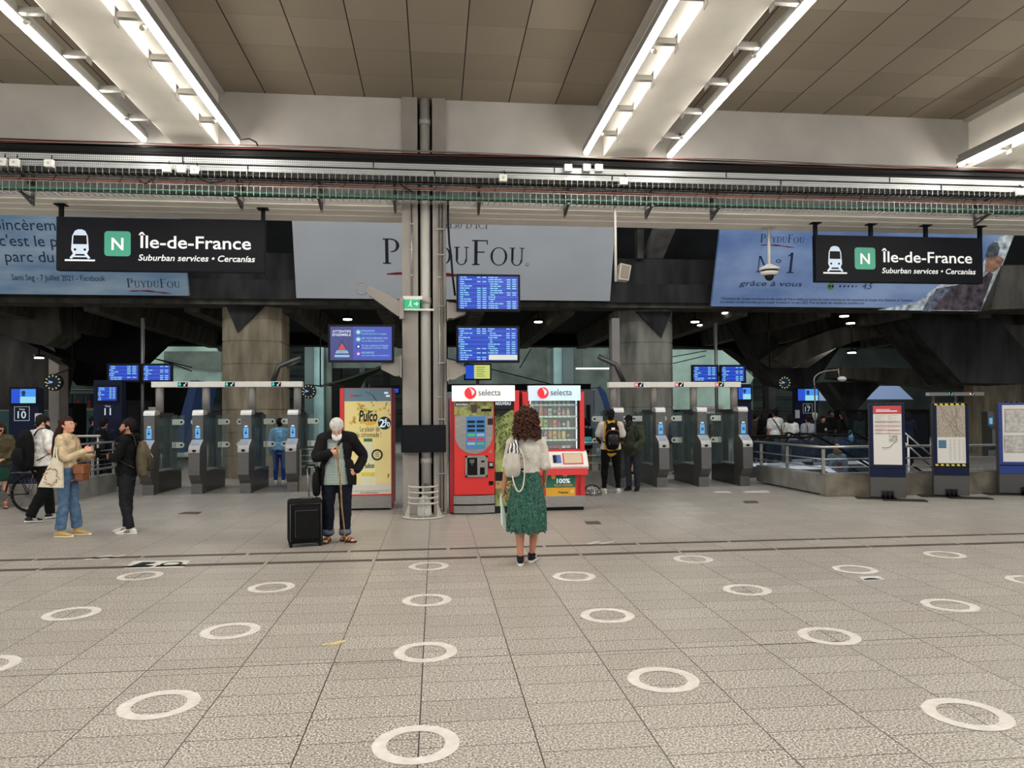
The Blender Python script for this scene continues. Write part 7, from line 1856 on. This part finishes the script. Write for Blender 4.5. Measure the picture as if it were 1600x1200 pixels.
for v, r in ((699, .026), (718, .014), (731, .014)):
    z = zr(v); g = G(); prail(g, [(b.x * 1.0, b.y * 1.0 + .1, z), (0, .1, z), (.06, .09, z), (Cx - A.x, .1, z)], r); g.build('rail', rail_s, t)
for (x, y) in ((.02, .1), (b.x * .47, b.y * .47 + .1), (b.x * .88, b.y * .88 + .1), (2.6, .1), (4.6, .1)):
    g = G(); g.box(x - .035, x + .035, y - .01, y + .01, kz - .02, zr(702)); g.build('post', steel, t)
# left kerb and railing
A = F(80, 791); B = F(183, 768); kz2 = W(82, 757, A.y).z
b = B - A
t = thing('kerb_wall', 'low grey kerb wall behind the people on the left', 'kerb', (A.x, A.y, 0))
g = G(); g.prismz([(-5, .0), (0, 0), (b.x, b.y), (b.x - .25, b.y + .05), (-.25, .2), (-5, .2)], 0, kz2); g.build('block', MATS['kerb_grey'], t)
t = thing('railing', 'steel railing with rounded end left of the green arrow gates', 'railing', (A.x, A.y, 0))
z1, z2 = W(172, 690, B.y).z, W(172, 729, B.y).z
q_ = lambda s_: V((b.x * s_, b.y * s_ + .1, 0))
for k in range(2):
    z0_ = (z1, z1 - .17)[k]; g = G(); e_ = .98 - .02 * k
    P = [q_(-.0) + V((-4, -.1 * 0, z0_)), q_(0) + V((0, 0, z0_)), q_(e_ - .08) + V((0, 0, z0_)), q_(e_) + V((0, 0, z0_ - .06)), q_(e_ + .02) + V((0, 0, (z0_ + z2) / 2)), q_(e_) + V((0, 0, z2 + .06)), q_(e_ - .08) + V((0, 0, z2 + .02 * k)), q_(.3) + V((0, 0, z2))]
    prail(g, P, .024 if k == 0 else .015); g.build('rail', rail_s, t)
for k in range(3):
    g = G(); z0_ = z2 + .09 + .11 * k; prail(g, [q_(.1) + V((0, 0, z0_)), q_(.97) + V((0, 0, z0_))], .009); g.build('thin_rail', rail_s, t)
for s_ in (.15, .55, .9):
    g = G(); c = q_(s_); g.box(c.x - .03, c.x + .03, c.y - .01, c.y + .01, kz2 - .02, z1); g.build('post', steel, t)
a = W(86, 682, 16.6); c = W(157, 681, 16.6)
t = thing('railing', 'single high steel handrail behind the woman with the tote bag', 'railing', (a.x, 16.6, 0))
g = G(); prail(g, [(0, 0, a.z), (c.x - a.x, 0, a.z)], .03); g.build('rail', rail_s, t)
for x in (.1, c.x - a.x - .05):
    g = G(); g.cyl((x, 0, 0), (x, 0, a.z), .025, 8); g.build('post', steel, t)
# railing behind the snack machine
a = W(895, 692, 15.9); c = W(944, 693, 15.9)
t = thing('railing', 'short steel railing on a concrete kerb between snack machine and right gates', 'railing', (a.x, 15.9, 0))
wd = c.x - a.x
g = G(); g.box(0, wd, 0, .2, 0, W(920, 737, 15.9).z); g.build('kerb', MATS['kerb_grey'], t)
for v in (692, 712, 724): g = G(); prail(g, [(0, .1, W(920, v, 15.9).z), (wd, .1, W(920, v, 15.9).z)], .024 if v == 692 else .012); g.build('rail', rail_s, t)
for x in (wd * .3, wd * .95): g = G(); g.box(x - .03, x + .03, .09, .11, .3, a.z); g.build('post', steel, t)
# railing right of the last left gate
a = W(466, 702, 16.6); c = W(500, 702, 16.6)
t = thing('railing', 'white railing cabinet beside the last left gate, behind the elderly man', 'railing', (a.x, 16.6, 0)); wd = c.x - a.x
g = G(); g.box(0, wd, 0, .5, 0, W(480, 745, 16.6).z, .01); g.build('kerb', MATS['kerb_grey'], t)
for v in (702, 712, 721, 730): g = G(); prail(g, [(0, .1, W(480, v, 16.6).z), (wd, .1, W(480, v, 16.6).z)], .014); g.build('rail', rail_s, t)
for x in (.03, wd - .03): g = G(); g.box(x - .02, x + .02, .08, .12, .3, a.z); g.build('post', steel, t)

# escalators going down to the right
esc_w = mat('escalator_light_panel', (216, 226, 236), .3, emit=.55); esc_g = mat('escalator_glass', (34, 48, 64), .08, alpha=.3)
def escalator(x0, Y0, lab, flip=1):
    t = thing('escalator', lab, 'escalator', (x0, Y0, 0)); n = 0
    for y in (0, 1.15):
        P = [(-1.0, y, .70), (-1.12, y, .86), (-1.0, y, 1.02), (-.8, y, 1.06), (.0, y, 1.06), (.5, y, .98), (3.8, y, -.95)]
        g = G(); g.sweep(cat_rom(P, 4), (.045, .03), 8, side=(0, 1, 0)); g.build('handrail', cable_k, t)
        g = G(); g.prism([(-1.0, .35), (-1.0, .92), (-.8, 1.02), (0, 1.02), (.5, .93), (3.8, -1.0), (3.8, -1.6), (.4, .3)], y - .01, y + .01); g.build('balustrade_glass', esc_g, t)
        g = G(); g.prism([(-1.0, 0), (-1.0, .28), (.4, .28), (3.8, -1.65), (3.8, -2.0), (.3, 0)], y - .05, y + .05); g.build('skirting', steel_d, t)
        g = G(); g.prism([(-.95, .29), (.4, .29), (3.8, -1.64), (3.8, -1.5), (.45, .38), (-.95, .36)], y - .03, y + .03); g.build('light_strip', esc_w, t)
    g = G()
    for k in range(14):
        g.box(.1 + k * .27, .1 + (k + 1) * .27, .08, 1.07, -.22 - .155 * k - .2, -.12 - .155 * k)
    g.build('steps', steel_d, t)
    return t
escalator(W(1262, 700, 16.6).x + .15, 16.95, 'front escalator with black handrails going down behind the right railing')
escalator(W(1318, 700, 18.2).x + .2, 18.35, 'rear escalator with black handrails going down beyond the front one')
# slanted hand rails between the map stands
for (u0, v0, u1, v1, lab) in ((1412, 675, 1462, 718, 'upper slanted steel handrail seen between the two left map stands'), (1414, 692, 1456, 730, 'lower slanted steel handrail seen between the two left map stands')):
    a, c = W(u0, v0, 17.2), W(u1, v1, 17.2)
    t = thing('stair_handrail', lab, 'handrail', (a.x, 17.2, 0))
    g = G(); prail(g, [(0, 0, a.z), (c.x - a.x, 0, c.z)], .022); g.build('rail', rail_s, t)
    g = G(); g.cyl((.1, 0, a.z - .1), (.1, 0, -4), .018, 8); g.build('post', rail_s, t)

# ================================================================ FLOOR MARKINGS
dr = mat('drain_dark', (70, 60, 54), .55)
def strips(v0, v1, row, wd):
    A0 = F(800, v0); y = A0.y
    xs = -9.2 if row == 'front' else -9.55; k = 0; st = 1.215
    while xs < 12.5:
        g = G(); g.box(0, st - .04, -wd / 2, wd / 2, 0, .004)
        g.build('floor_strip', dr, loc=(xs, y, 0), label='%s dark metal strip from the left in the %s line across the floor' % (ORD[k], row), cat='floor strip', group='dark metal floor strips'); xs += st; k += 1
strips(869.5, 0, 'front', .10); strips(855, 0, 'rear', .085)
ringm = mat('ring_white', (196, 192, 187), .6, var=.05, vs=12)
RN = [((650, 1163), 'largest white floor ring, nearest to the viewer at the bottom edge'), ((249, 1101), 'white floor ring at the lower left corner area of the floor'), ((1511, 1116), 'white floor ring at the lower right corner of the floor'),
      ((665, 1019), 'white floor ring just behind the nearest one'), ((1036, 1062), 'white floor ring ahead right of the nearest one'), ((360, 986), 'white floor ring in front of the yellow litter, left of it'), ((1295, 994), 'white floor ring right of centre, behind the lower right ring'),
      ((112, 959), 'leftmost complete white floor ring'), ((949, 962), 'second white floor ring in front of the woman in the green skirt'), ((667, 938), 'second white floor ring from the dark strips in the middle column'), ((424, 918), 'white floor ring in front of the suitcase'),
      ((1484, 946), 'white floor ring on the right, level with the leftmost rings'), ((1167, 922), 'white floor ring left of the white leaflet'), ((219, 900), 'white floor ring by the sticker between the dark strips'), ((897, 901), 'white floor ring right beside the feet of the woman in green'),
      ((670, 885), 'white floor ring touching the dark strips in the middle'), ((1083, 874), 'white floor ring touching the dark strips right of the woman'), ((1336, 890), 'white floor ring directly behind the white leaflet'), ((1476, 867), 'white floor ring touching the dark strips at the right'),
      ((1612, 907), 'white floor ring cut off by the right edge'), ((-28, 1041), 'white floor ring cut off by the left edge')]
for (u, v), lab in RN:
    p = F(u, v); g = G(); n = 48; q = random.Random(u)
    o_ = [(math.cos(k * 2 * math.pi / n), math.sin(k * 2 * math.pi / n)) for k in range(n)]
    g.prismz([(.223 * a, .223 * b_) for a, b_ in o_], .0005, .0022) if False else None
    for k in range(n):
        a0, a1 = o_[k], o_[(k + 1) % n]
        q4 = [g.v((a0[0] * .223, a0[1] * .223, .003)), g.v((a1[0] * .223, a1[1] * .223, .003)), g.v((a1[0] * .15, a1[1] * .15, .003)), g.v((a0[0] * .15, a0[1] * .15, .003))]; g.f(q4)
    g.build('floor_ring', ringm, loc=(p.x, p.y, 0), label=lab, cat='floor sticker', group='white distancing rings on the floor')
def floor_quad(pts, nm, m, lab, cat, z=.004, **kw):
    P = [F(u, v) for u, v in pts]; c = sum(P, V()) / len(P); g = G(); g.prismz([(p.x - c.x, p.y - c.y) for p in P], .0005, z)
    return g.build(nm, m, loc=c, label=lab, cat=cat, **kw)
stk = mat('sticker_white', (194, 190, 184), .6)
t = floor_quad([(194, 888), (208, 877), (298, 876), (286, 887)], 'floor_sticker', stk, 'long white sticker with black symbols between the dark floor strips', 'floor sticker')
c = t.location
g = G(); P = [F(u, v) - c for u, v in ((205, 885), (216, 881), (222, 879), (244, 879), (240, 881), (226, 883), (240, 885))]; g.prismz([(p.x, p.y) for p in P], .004, .006); g.build('arrow_symbol', ik, t)
g = G(); p = F(268, 881.5) - c; g.sweep([(p.x + .10 * math.cos(k * math.pi / 8), p.y + .10 * math.sin(k * math.pi / 8), .005) for k in range(16)], (.018, .002), 6, closed=True); g.box(p.x - .3, p.x - .285, p.y - .14, p.y + .14, .004, .006); g.build('ring_symbol', ik, t)
for pts, lab in ((((131, 874), (172, 867), (176, 868), (136, 875)), 'left thin white dash on the floor above the symbol sticker'), (((157, 873), (194, 867), (197, 868), (162, 874)), 'right thin white dash on the floor above the symbol sticker'), (((916, 850), (933, 846), (938, 846.5), (921, 851)), 'left white dash on the floor right of the woman'), (((936, 850), (957, 845.5), (961, 846), (941, 851)), 'right white dash on the floor right of the woman'), (((1113, 768), (1138, 767.5), (1143, 770), (1118, 770)), 'left white floor mark in front of the red cross gates'), (((1160, 768), (1198, 766.5), (1203, 769.5), (1165, 770)), 'right white floor mark in front of the red cross gates')):
    floor_quad(pts, 'floor_mark', stk, lab, 'floor mark')
t = floor_quad([(1341, 902), (1374, 901), (1382, 906), (1350, 908)], 'leaflet', stk, 'white leaflet lying on the floor between the rings at the right', 'leaflet', .006)
c = t.location; g = G(); P = [F(u, v) - c for u, v in ((1349, 906), (1358, 904), (1368, 904.5), (1376, 906), (1352, 907.5))]; g.prismz([(p.x, p.y) for p in P], .006, .008); g.build('printed_figure', mat('print_navy', (48, 52, 84), .6), t)
pl = mat('plate_brown', (84, 74, 66), .6)
for pts, lab in ((((913, 815), (935, 814.5), (940, 819), (917, 819.5)), 'small brown metal plate in the floor right of the snack machine'), (((1160, 783), (1182, 782.5), (1186, 786), (1164, 786.5)), 'small brown metal plate in the floor before the red cross gates'), (((277, 803), (290, 800), (316, 800), (310, 803.5)), 'small dark metal plate in the floor before the green arrow gates')):
    floor_quad(pts, 'floor_plate', pl, lab, 'floor plate')
p = F(521, 1007)
t = thing('litter', 'scrap of yellowish crumpled paper on the floor at the centre left', 'litter', p)
g = G(); pts = [(-.05, -.02), (.0, .012), (.04, .05), (.055, .04), (.06, .055), (.085, .045), (.06, .03), (.03, -.0), (.0, -.015)]
g.prismz(pts, .0, .012); g.bar((-.05, -.02, .01), (-.075, -.035, .012), .006, .003, (0, 1, 0)); g.build('paper_scrap', mat('litter_yellow', (206, 190, 136), .7, bump=.5), t)

# ================================================================ LAMPS UNDER THE BACK SLAB
lampm = mat('lamp_disc', (255, 246, 228), .4, emit=7)
for i, (u, v, Y) in enumerate(((61, 560, 24), (526, 479, 20.9), (543, 500, 22.6), (841, 504, 23), (1086, 504, 22.6), (1096, 509, 23.4), (1135, 490, 21.2), (1319, 495, 21.2), (1329, 506, 22.6), (1331, 552, 22.8))):
    p = W(u, v, Y); t = thing('ceiling_lamp', '%s small white lamp from the left under the dark back ceiling' % ORD[i], 'lamp', p, 0, 'small lamps under the back ceiling')
    g = G(); g.cyl((0, 0, 0), (0, 0, .03), .13, 16); g.build('diffuser', lampm, t)
    g = G(); g.cyl((0, 0, .03), (0, 0, .10), .16, 16); g.cyl((0, 0, .1), (0, 0, max(.2, ZR - p.z)), .02, 8); g.build('housing', blackm, t)
a, c = W(900, 577, 33.5), W(966, 577, 33.5); t = thing('tube_lamp', 'thin horizontal white tube lamp seen left of the right back column', 'lamp', (a.x, 33.5, a.z))
g = G(); g.box(0, c.x - a.x, 0, .06, 0, .07); g.build('tube', mat('tube_white', (225, 240, 235), .4, emit=1.6), t)
g = G(); g.cyl((.3, .03, .07), (.3, .03, 7.25 - a.z), .02, 6); g.cyl((1.5, .03, .07), (1.5, .03, 7.25 - a.z), .02, 6); g.build('hanger', steel_d, t)
# CCTV arm on the right
a, c, d_ = W(1273, 604, 19), W(1310, 578, 19), W(1313, 592, 19)
t = thing('security_camera', 'small camera on a curved grey arm above the totem numbered 17', 'camera', (a.x, 19, a.z))
g = G(); g.sweep(cat_rom([(0, 0, 0), (0, 0, .25), (.25, 0, c.z - a.z - .05), (c.x - a.x, 0, c.z - a.z)], 4), .018, 8); g.cyl((c.x - a.x, 0, c.z - a.z + .05), (d_.x - a.x - .03, 0, d_.z - a.z), .015, 8); g.build('arm', steel, t)
g = G(); g.cyl((0, 0, 0), (0, 0, -a.z), .02, 8); g.build('pole', steel_d, t)
g = G(); g.ball((d_.x - a.x + .05, 0, d_.z - a.z), (.13, .08, .07)); g.build('camera_head', white_m, t)

# ================================================================ TRAINS AND FAR EQUIPMENT
tw = mat('train_silver', (128, 136, 142), .35, .2); tb = mat('train_blue', (36, 82, 150), .35); tg_ = mat('train_window', (20, 26, 32), .15); tt = mat('train_teal', (60, 112, 110), .4)
Y = 27.5; a = W(906, 640, Y); c = W(956, 640, Y); zt_ = W(930, 604, Y).z
t = thing('train', 'silver train with a rounded blue nose behind the snack machine', 'train', (a.x, Y, 0))
w_ = c.x - a.x
g = G(); g.prism([(-6, .0), (-6, zt_ - .2), (w_ * .3, zt_ - .1), (w_ * .5, zt_ - .15), (w_ * .5, .0)], 0, 2.6); g.build('carriage', tw, t)
g = G(); pts = [(w_ * .45, zt_ - .14), (w_ * .62, zt_ - .0), (w_ * .78, zt_ - .25), (w_ * .92, zt_ - .8), (w_, zt_ - 1.5), (w_, .35), (w_ * .45, .35)]; g.prism(pts, -.05, 2.65); g.build('nose', mat('train_pale_nose', (140, 152, 162), .3), t)
g = G(); g.prism([(w_ * .62, zt_ + .02), (w_ * .80, zt_ - .22), (w_ * .94, zt_ - .8), (w_ * 1.02, zt_ - 1.5), (w_ * 1.02, zt_ - 1.7), (w_ * .86, zt_ - 1.5), (w_ * .72, zt_ - .6), (w_ * .55, zt_ - .02)], -.08, 2.68); g.build('blue_band', tb, t)
g = G(); g.box(-.2, .15, -.04, 0, .6, zt_ - .8); g.box(w_ * .2, w_ * .32, -.04, 0, zt_ - 1.6, zt_ - .7); g.build('door', tg_, t)
g = G(); g.box(-5, w_ * .4, .3, 2.2, zt_ - .1, zt_ + .12); g.build('roof_gear', conc_k, t)
Y = 31; a = W(95, 616, Y); c = W(150, 616, Y); za = W(120, 614, Y).z; zb = W(120, 637, Y).z
t = thing('train', 'pale green train with large windows and red seats at the far left', 'train', (a.x, Y, 0)); w_ = c.x - a.x
g = G(); g.box(-3, w_, 0, 2.6, .0, za + .15, .08); g.build('carriage', tt, t)
g = G(); g.box(-3, w_, -.02, 0, zb - .12, zb - .02); g.box(-3, w_, -.02, 0, za - .02, za + .08); g.build('cream_band', mat('train_cream', (160, 176, 156), .4), t)
for k in range(4):
    x = .15 + k * w_ / 3.2
    g = G(); g.box(x, x + w_ / 4.2, -.03, 0, zb, za - .05, .01); wn_ = g.build('window', tg_, t)
    g = G(); g.box(x + .05, x + w_ / 9, -.04, -.03, zb, zb + .3); g.build('red_seat', mat('seat_red', (130, 44, 42), .6, emit=.2), wn_)
Y = 29; a = W(262, 660, Y); c = W(300, 600, Y)
t = thing('train', 'dark train end with a blue slanting stripe and red lamp behind the left gates', 'train', (a.x, Y, 0))
w_ = c.x - a.x
g = G(); g.prism([(-1.6, .0), (-1.6, 3.0), (w_ * .9, 3.0), (w_ * .55, 1.6), (w_ * .2, .3)], 0, 2.5); g.build('carriage', conc_k, t)
g = G(); g.prism([(w_ * .2, .3), (w_ * .55, 1.7), (w_ * .95, 3.05), (w_ * 1.25, 3.05), (w_ * .95, 1.7), (w_ * .65, .3)], -.04, 2.5); g.build('blue_stripe', tb, t)
p = W(337, 663, 28); t = thing('signal_lamp', 'glowing red signal lamp seen between the two left gates', 'lamp', (p.x, 28, p.z))
g = G(); g.ball((0, 0, 0), .13); g.build('red_lens', mat('lamp_red', (235, 40, 50), .3, emit=1.6), t); g = G(); g.box(-.2, .2, .0, .3, -.2, .2); g.cyl((0, .15, -.2), (0, .15, -p.z), .05, 8); g.build('lamp_box', blackm, t)
for u, v, Y, lab, s_ in ((1112, 640, 24, 'white sign board reading selecta far behind the right gates', 'selecta'), (228, 643, 24, 'white sign board behind the first left gate', None)):
    p = W(u, v, Y); t = thing('sign_board', lab, 'sign', (p.x, Y, 0))
    g = G(); g.box(-.42, .42, 0, .08, p.z - .14, p.z + .14, .01); g.build('board', white_m, t)
    g = G(); g.cyl((0, .04, 0), (0, .04, p.z - .1), .04, 8); g.build('post', steel_d, t)
    if s_: g = G(); g.text(s_, -.2, p.z - .06, size=.2, y=-.004); g.build('lettering', mat('brand_grey', (96, 92, 94)), t); g = G(); g.disc(-.3, p.z, .07, -.004); g.build('brand_disc', black, t)
# canopy wings and overhead wires in the far hall
def bar_px(pts, Y, r, nm, lab, cat, m):
    P = [W(u, v, Y) for u, v in pts]; o = P[0].copy(); g = G(); g.sweep([q_ - o for q_ in P], r, 6); return g.build(nm, m, loc=o, label=lab, cat=cat)
wing = mat('canopy_grey', (96, 104, 96), .6)
pxprism('canopy_wing', [(548, 590), (612, 566), (604, 574), (570, 592), (560, 610), (508, 602)], 32, .4, mat('canopy_green_grey', (52, 62, 46), .7), label='grey green canopy wing behind the violet screen', cat='canopy')
o = COL.objects[-1] if False else bpy.data.objects['canopy_wing']; p = W(575, 600, 32.2); g = G(); g.cyl((p.x, 32.2, 0), (p.x, 32.2, p.z), .06, 8); g.build('post', steel_d, o)
e_ = bar_px([(500, 604), (548, 590), (608, 568)], 31.6, .05, 'canopy_edge', 'pale upper edge beam of the canopy wing behind the violet screen', 'beam', mat('canopy_edge', (130, 132, 128), .6))
e_.parent = o
for k_ in ('label', 'category'): del e_[k_]
bar_px([(432, 580), (448, 574), (470, 562)], 21.4, .05, 'lamp_arm', 'grey angled arm beside the left back column', 'bracket', steel_d)
bar_px([(425, 600), (436, 572), (470, 558)], 20.1, .07, 'lamp_arm', 'dark bracket leaning against the left back column', 'bracket', steel_d)
bar_px([(976, 600), (962, 570), (935, 557)], 19.95, .07, 'lamp_arm', 'dark bracket leaning against the right back column', 'bracket', steel_d)
for i, pts in enumerate((((208, 540), (224, 556), (262, 566), (300, 580)), ((214, 541), (240, 560), (300, 574)), ((1005, 565), (1060, 556), (1104, 548)), ((1010, 578), (1060, 566), (1102, 556)), ((700, 560), (760, 575), (820, 590), (860, 600)), ((812, 575), (830, 545)))):
    bar_px(pts, 31.0 + .1 * i, .022, 'overhead_wire', '%s dark overhead wire from the left hanging across the far hall' % ORD[[0, 1, 4, 5, 2, 3][i]], 'wire', cable_k)
# dark verticals and frames that break up the far wall
q = random.Random(12)
for i in range(26):
    x = -16 + i * 1.45 + q.uniform(-.4, .4); g = G(); wd = q.uniform(.08, .5); g.box(x, x + wd, 43 - q.random(), 43.2, 0, q.uniform(3, 6)); struct(g, 'trim_far_post', q.choice([conc_k, conc_d, conc_g, conc_m, teal_d]))
for i in range(8):
    z = 1.2 + i * .7; g = G(); g.box(-20, 24, 44.5, 44.7, z, z + .1); struct(g, 'trim_far_band', conc_d)
# dark equipment cabinets just behind the gates
for i, (u0, u1, vt, Y, m_, lab) in enumerate(((100, 118, 630, 26, conc_k, 'dark cabinet behind the left totems'), (196, 222, 626, 23.5, conc_k, 'dark tall cabinet left of the green arrow gates'), (445, 462, 640, 22.6, conc_k, 'dark cabinet behind the last green arrow gate'), (518, 532, 600, 19.5, conc_k, 'dark narrow cabinet just left of the yellow poster'), (1068, 1084, 640, 22.5, conc_k, 'dark cabinet behind the red cross gates'), (1322, 1356, 640, 24.5, conc_k, 'dark cabinet behind the crowd on the right'), (1412, 1452, 640, 24, conc_k, 'dark block behind the gap of the map stands'), (1186, 1215, 640, 25.5, conc_m, 'grey block behind the crowd near the gates'))):
    a, c = W(u0, vt, Y), W(u1, vt, Y); g = G(); g.box(0, c.x - a.x, 0, .8, 0, a.z, .02); o = g.build('cabinet', m_, loc=(a.x, Y, 0), label=lab, cat='cabinet')
    g = G(); g.box(.08, (c.x - a.x) - .08, -.02, 0, .15, a.z - .15); g.build('door', blackm, o)

# ================================================================ PEOPLE FURTHER BACK
FARP = [
 # u, vtop, Y, rot, label, skin, top material, hair kind, trousers, options
 (1196, 640, 21.2, 170, 'person with long dark hair in black just right of the last red cross gate', 'tan', ('cloth_black', (11, 11, 13)), 'long', 'k'),
 (1181, 646, 22.6, 120, 'person in dark brown top behind the last red cross gate', 'tan', ('cloth_brown', (60, 48, 40)), 'short', 'k'),
 (1211, 639, 20.6, 178, 'woman in white T-shirt with a dark diagonal strap, seen from behind', 'tan', ('cloth_white', (212, 210, 204)), 'bun', 'k'),
 (1235, 647, 20.4, 165, 'woman in white top with a beige handbag, seen from behind', 'tan', ('cloth_white', (212, 210, 204)), 'bob', 'k'),
 (1262, 650, 21.0, 185, 'man in grey T-shirt with a dark shoulder strap at the railing', 'tan', ('cloth_grey', (150, 150, 154)), 'short', 'k'),
 (1273, 645, 22.4, 175, 'grey haired person in dark navy behind the man in grey', 'light', ('cloth_navy', (26, 30, 46)), 'grey', 'k'),
 (1286, 650, 22.0, 5, 'person in black printed T-shirt facing the viewer in the crowd', 'tan', ('cloth_black', (11, 11, 13)), 'short', 'k'),
 (1299, 641, 23.2, 20, 'person in dark clothes behind the black printed T-shirt', 'brown', ('cloth_black', (11, 11, 13)), 'short', 'k'),
 (1316, 642, 21.3, 200, 'woman in black with long dark hair and a light blue bag', 'tan', ('cloth_black', (11, 11, 13)), 'long', 'b'),
 (1342, 645, 22.3, 190, 'person in dark green beside the leftmost map stand', 'tan', ('cloth_dark_green', (30, 40, 40)), 'bob', 'k'),
 (1418, 643, 21.6, 150, 'person in dark navy seen between the two left map stands', 'light', ('cloth_navy', (26, 30, 46)), 'bob', 'k'),
 (147, 651, 19.2, 100, 'person in black standing in front of the totem numbered 11', 'tan', ('cloth_black', (11, 11, 13)), 'short', 'k'),
 (163, 654, 18.0, 185, 'person in navy jacket seen from behind under the number 11', 'tan', ('cloth_navy', (26, 30, 46)), 'short', 'k'),
 (203, 652, 20.5, 190, 'person in dark clothes half hidden behind the man in the hoodie', 'brown', ('cloth_black', (11, 11, 13)), 'short', 'k'),
 (915, 654, 18.2, 180, 'person with a turquoise and black backpack behind the snack machine', 'tan', ('cloth_black', (11, 11, 13)), 'short', 'khaki'),
 (992, 645, 19.4, 175, 'person in navy top and shorts walking away behind the man in the cap', 'light', ('cloth_navy', (26, 30, 46)), 'short', 'shorts'),
 (437, 654, 18.6, 180, 'person in light blue passing the last green arrow gate', 'brown', ('cloth_sky', (120, 170, 205)), 'short', 'b'),
 (1060, 645, 19.2, 175, 'person in grey between the second and third red cross gates', 'tan', ('cloth_slate', (64, 68, 78)), 'short', 'k'),
 (1119, 648, 20.0, 10, 'person in pale shirt behind the third red cross gate', 'tan', ('cloth_brown', (60, 48, 40)), 'bob', 'k'),
]
for (u, vt, Y, rot, lab, skn, (mn, mc), hr, tr) in FARP:
    p = W(u, 645, Y); H = W(u, vt, Y).z
    pr_ = Person(lab, (p.x, Y, 0), rot, H, skn, detail=.5, female=hr in ('long', 'bob', 'bun'), pose=dict(elR=(-.22, -.06, 1.13), wrR=(-.16, -.22, 1.02), hdR=(.3, -.9, 0), hpitch=6, hyaw=(u * 7) % 30 - 15), group='crowd behind the gates and railing')
    pr_.top(cloth(mn, mc), .02, sleeve=.36 if mn in ('cloth_white', 'cloth_grey') else .97, nm='shirt', hem=.03, wr=.01)
    tm_ = {'k': k_blk, 'b': cloth('cloth_blue', (40, 62, 130)), 'khaki': cloth('cloth_khaki', (120, 108, 84)), 'shorts': k_blk}[tr]
    if tr == 'shorts': g = pr_.g(); [pr_.leg(g, S, .02, .05) for S in 'RL']; fuse(g, .018, 2).build('shorts', tm_, pr_.root)
    else: pr_.trousers(tm_, .014)
    pr_.hair(hair_g if hr == 'grey' else hair_k, 'short' if hr == 'grey' else hr, seed=u)
    pr_.shoes(mat('shoe_white', (206, 202, 192)) if u % 2 else black, sole_w, 'shoe')
    if u == 1211:
        g = pr_.g(); sphere_strap(g, [(.14, -.1, 1.4), (.12, .06, 1.46), (.0, .15, 1.25), (-.12, .14, 1.02), (-.18, .05, .95)], .014, .004, side=(0, 0, 1)); g.build('strap', black, pr_.root)
    if u == 1262:
        g = pr_.g(); sphere_strap(g, [(.10, -.1, 1.42), (.10, .06, 1.46), (.10, .15, 1.25), (.12, .14, 1.02)], .014, .004); g.build('strap', black, pr_.root)
    if u == 1286: g = pr_.g(); g.ball((0, -.145, 1.25), (.05, .004, .05)); g.build('shirt_print', mat('print_pale', (170, 165, 150), .8), pr_.root)
    if u == 1235:
        t = thing('handbag', 'beige handbag carried by the woman in the white top in the crowd', 'handbag', pr_.root.location, pr_.root.rotation_euler.z)
        g = pr_.g(); g.prism([(.08, .86), (.36, .86), (.33, 1.06), (.12, 1.06)], .16, .26); g.build('bag_body', mat('bag_beige', (130, 112, 94), .6), t); g = pr_.g(); g.sweep([(.15, .2, 1.06), (.18, .15, 1.25), (.19, .05, 1.42), (.28, .2, 1.06)], .01, 6); g.build('strap', mat('strap_tan', (160, 140, 100), .6), t)
    if u == 1316:
        t = thing('handbag', 'light blue bag hanging from the woman in black in the crowd', 'handbag', pr_.root.location, pr_.root.rotation_euler.z)
        g = pr_.g(); limb(g, [(-.27, .05, .76), (-.28, .05, .9), (-.27, .05, 1.08)], [(.08, .05), (.12, .07), (.05, .04)], side=(1, 0, 0), seg=12); g.build('bag_body', mat('bag_sky', (96, 150, 180), .6), t)
    if u == 915: backpack(pr_, 'turquoise and black backpack behind the snack machine', cloth('pack_black', (9, 9, 11)), cloth('pack_turquoise', (70, 160, 170)))
    if u == 163: backpack(pr_, 'dark backpack on the person in navy under the number 11', cloth('pack_black', (9, 9, 11)), cloth('pack_dark', (18, 15, 17)))
    if u == 1196: backpack(pr_, 'dark backpack on the person with long hair by the last red cross gate', cloth('pack_black', (9, 9, 11)), cloth('pack_dark', (18, 15, 17)), straps=False)
# person in a denim jacket on the escalator
p = W(1307, 700, 17.3); zt_ = W(1307, 694, 17.3).z
dn = Person('person in washed denim jacket with a red and white back print, going down the escalator', (p.x, 17.3, zt_ - 1.66), 172, 1.66, 'light', detail=.5, female=True)
dn.top(cloth('denim_washed', (128, 148, 162), var=.2), .035, sleeve=.97, nm='denim_jacket', hem=.03, wr=.012); dn.trousers(jean, .014); dn.hair(mat('hair_blonde', (140, 112, 80), .7, var=.2, vs=30), 'bob'); dn.shoes(black, sole_w, 'shoe')
g = dn.g(); g.ball((0, .16, 1.22), (.07, .006, .05)); g.box(-.09, .09, .155, .17, 1.09, 1.13); g.build('back_print', mat('print_red', (170, 60, 62), .8), dn.root)
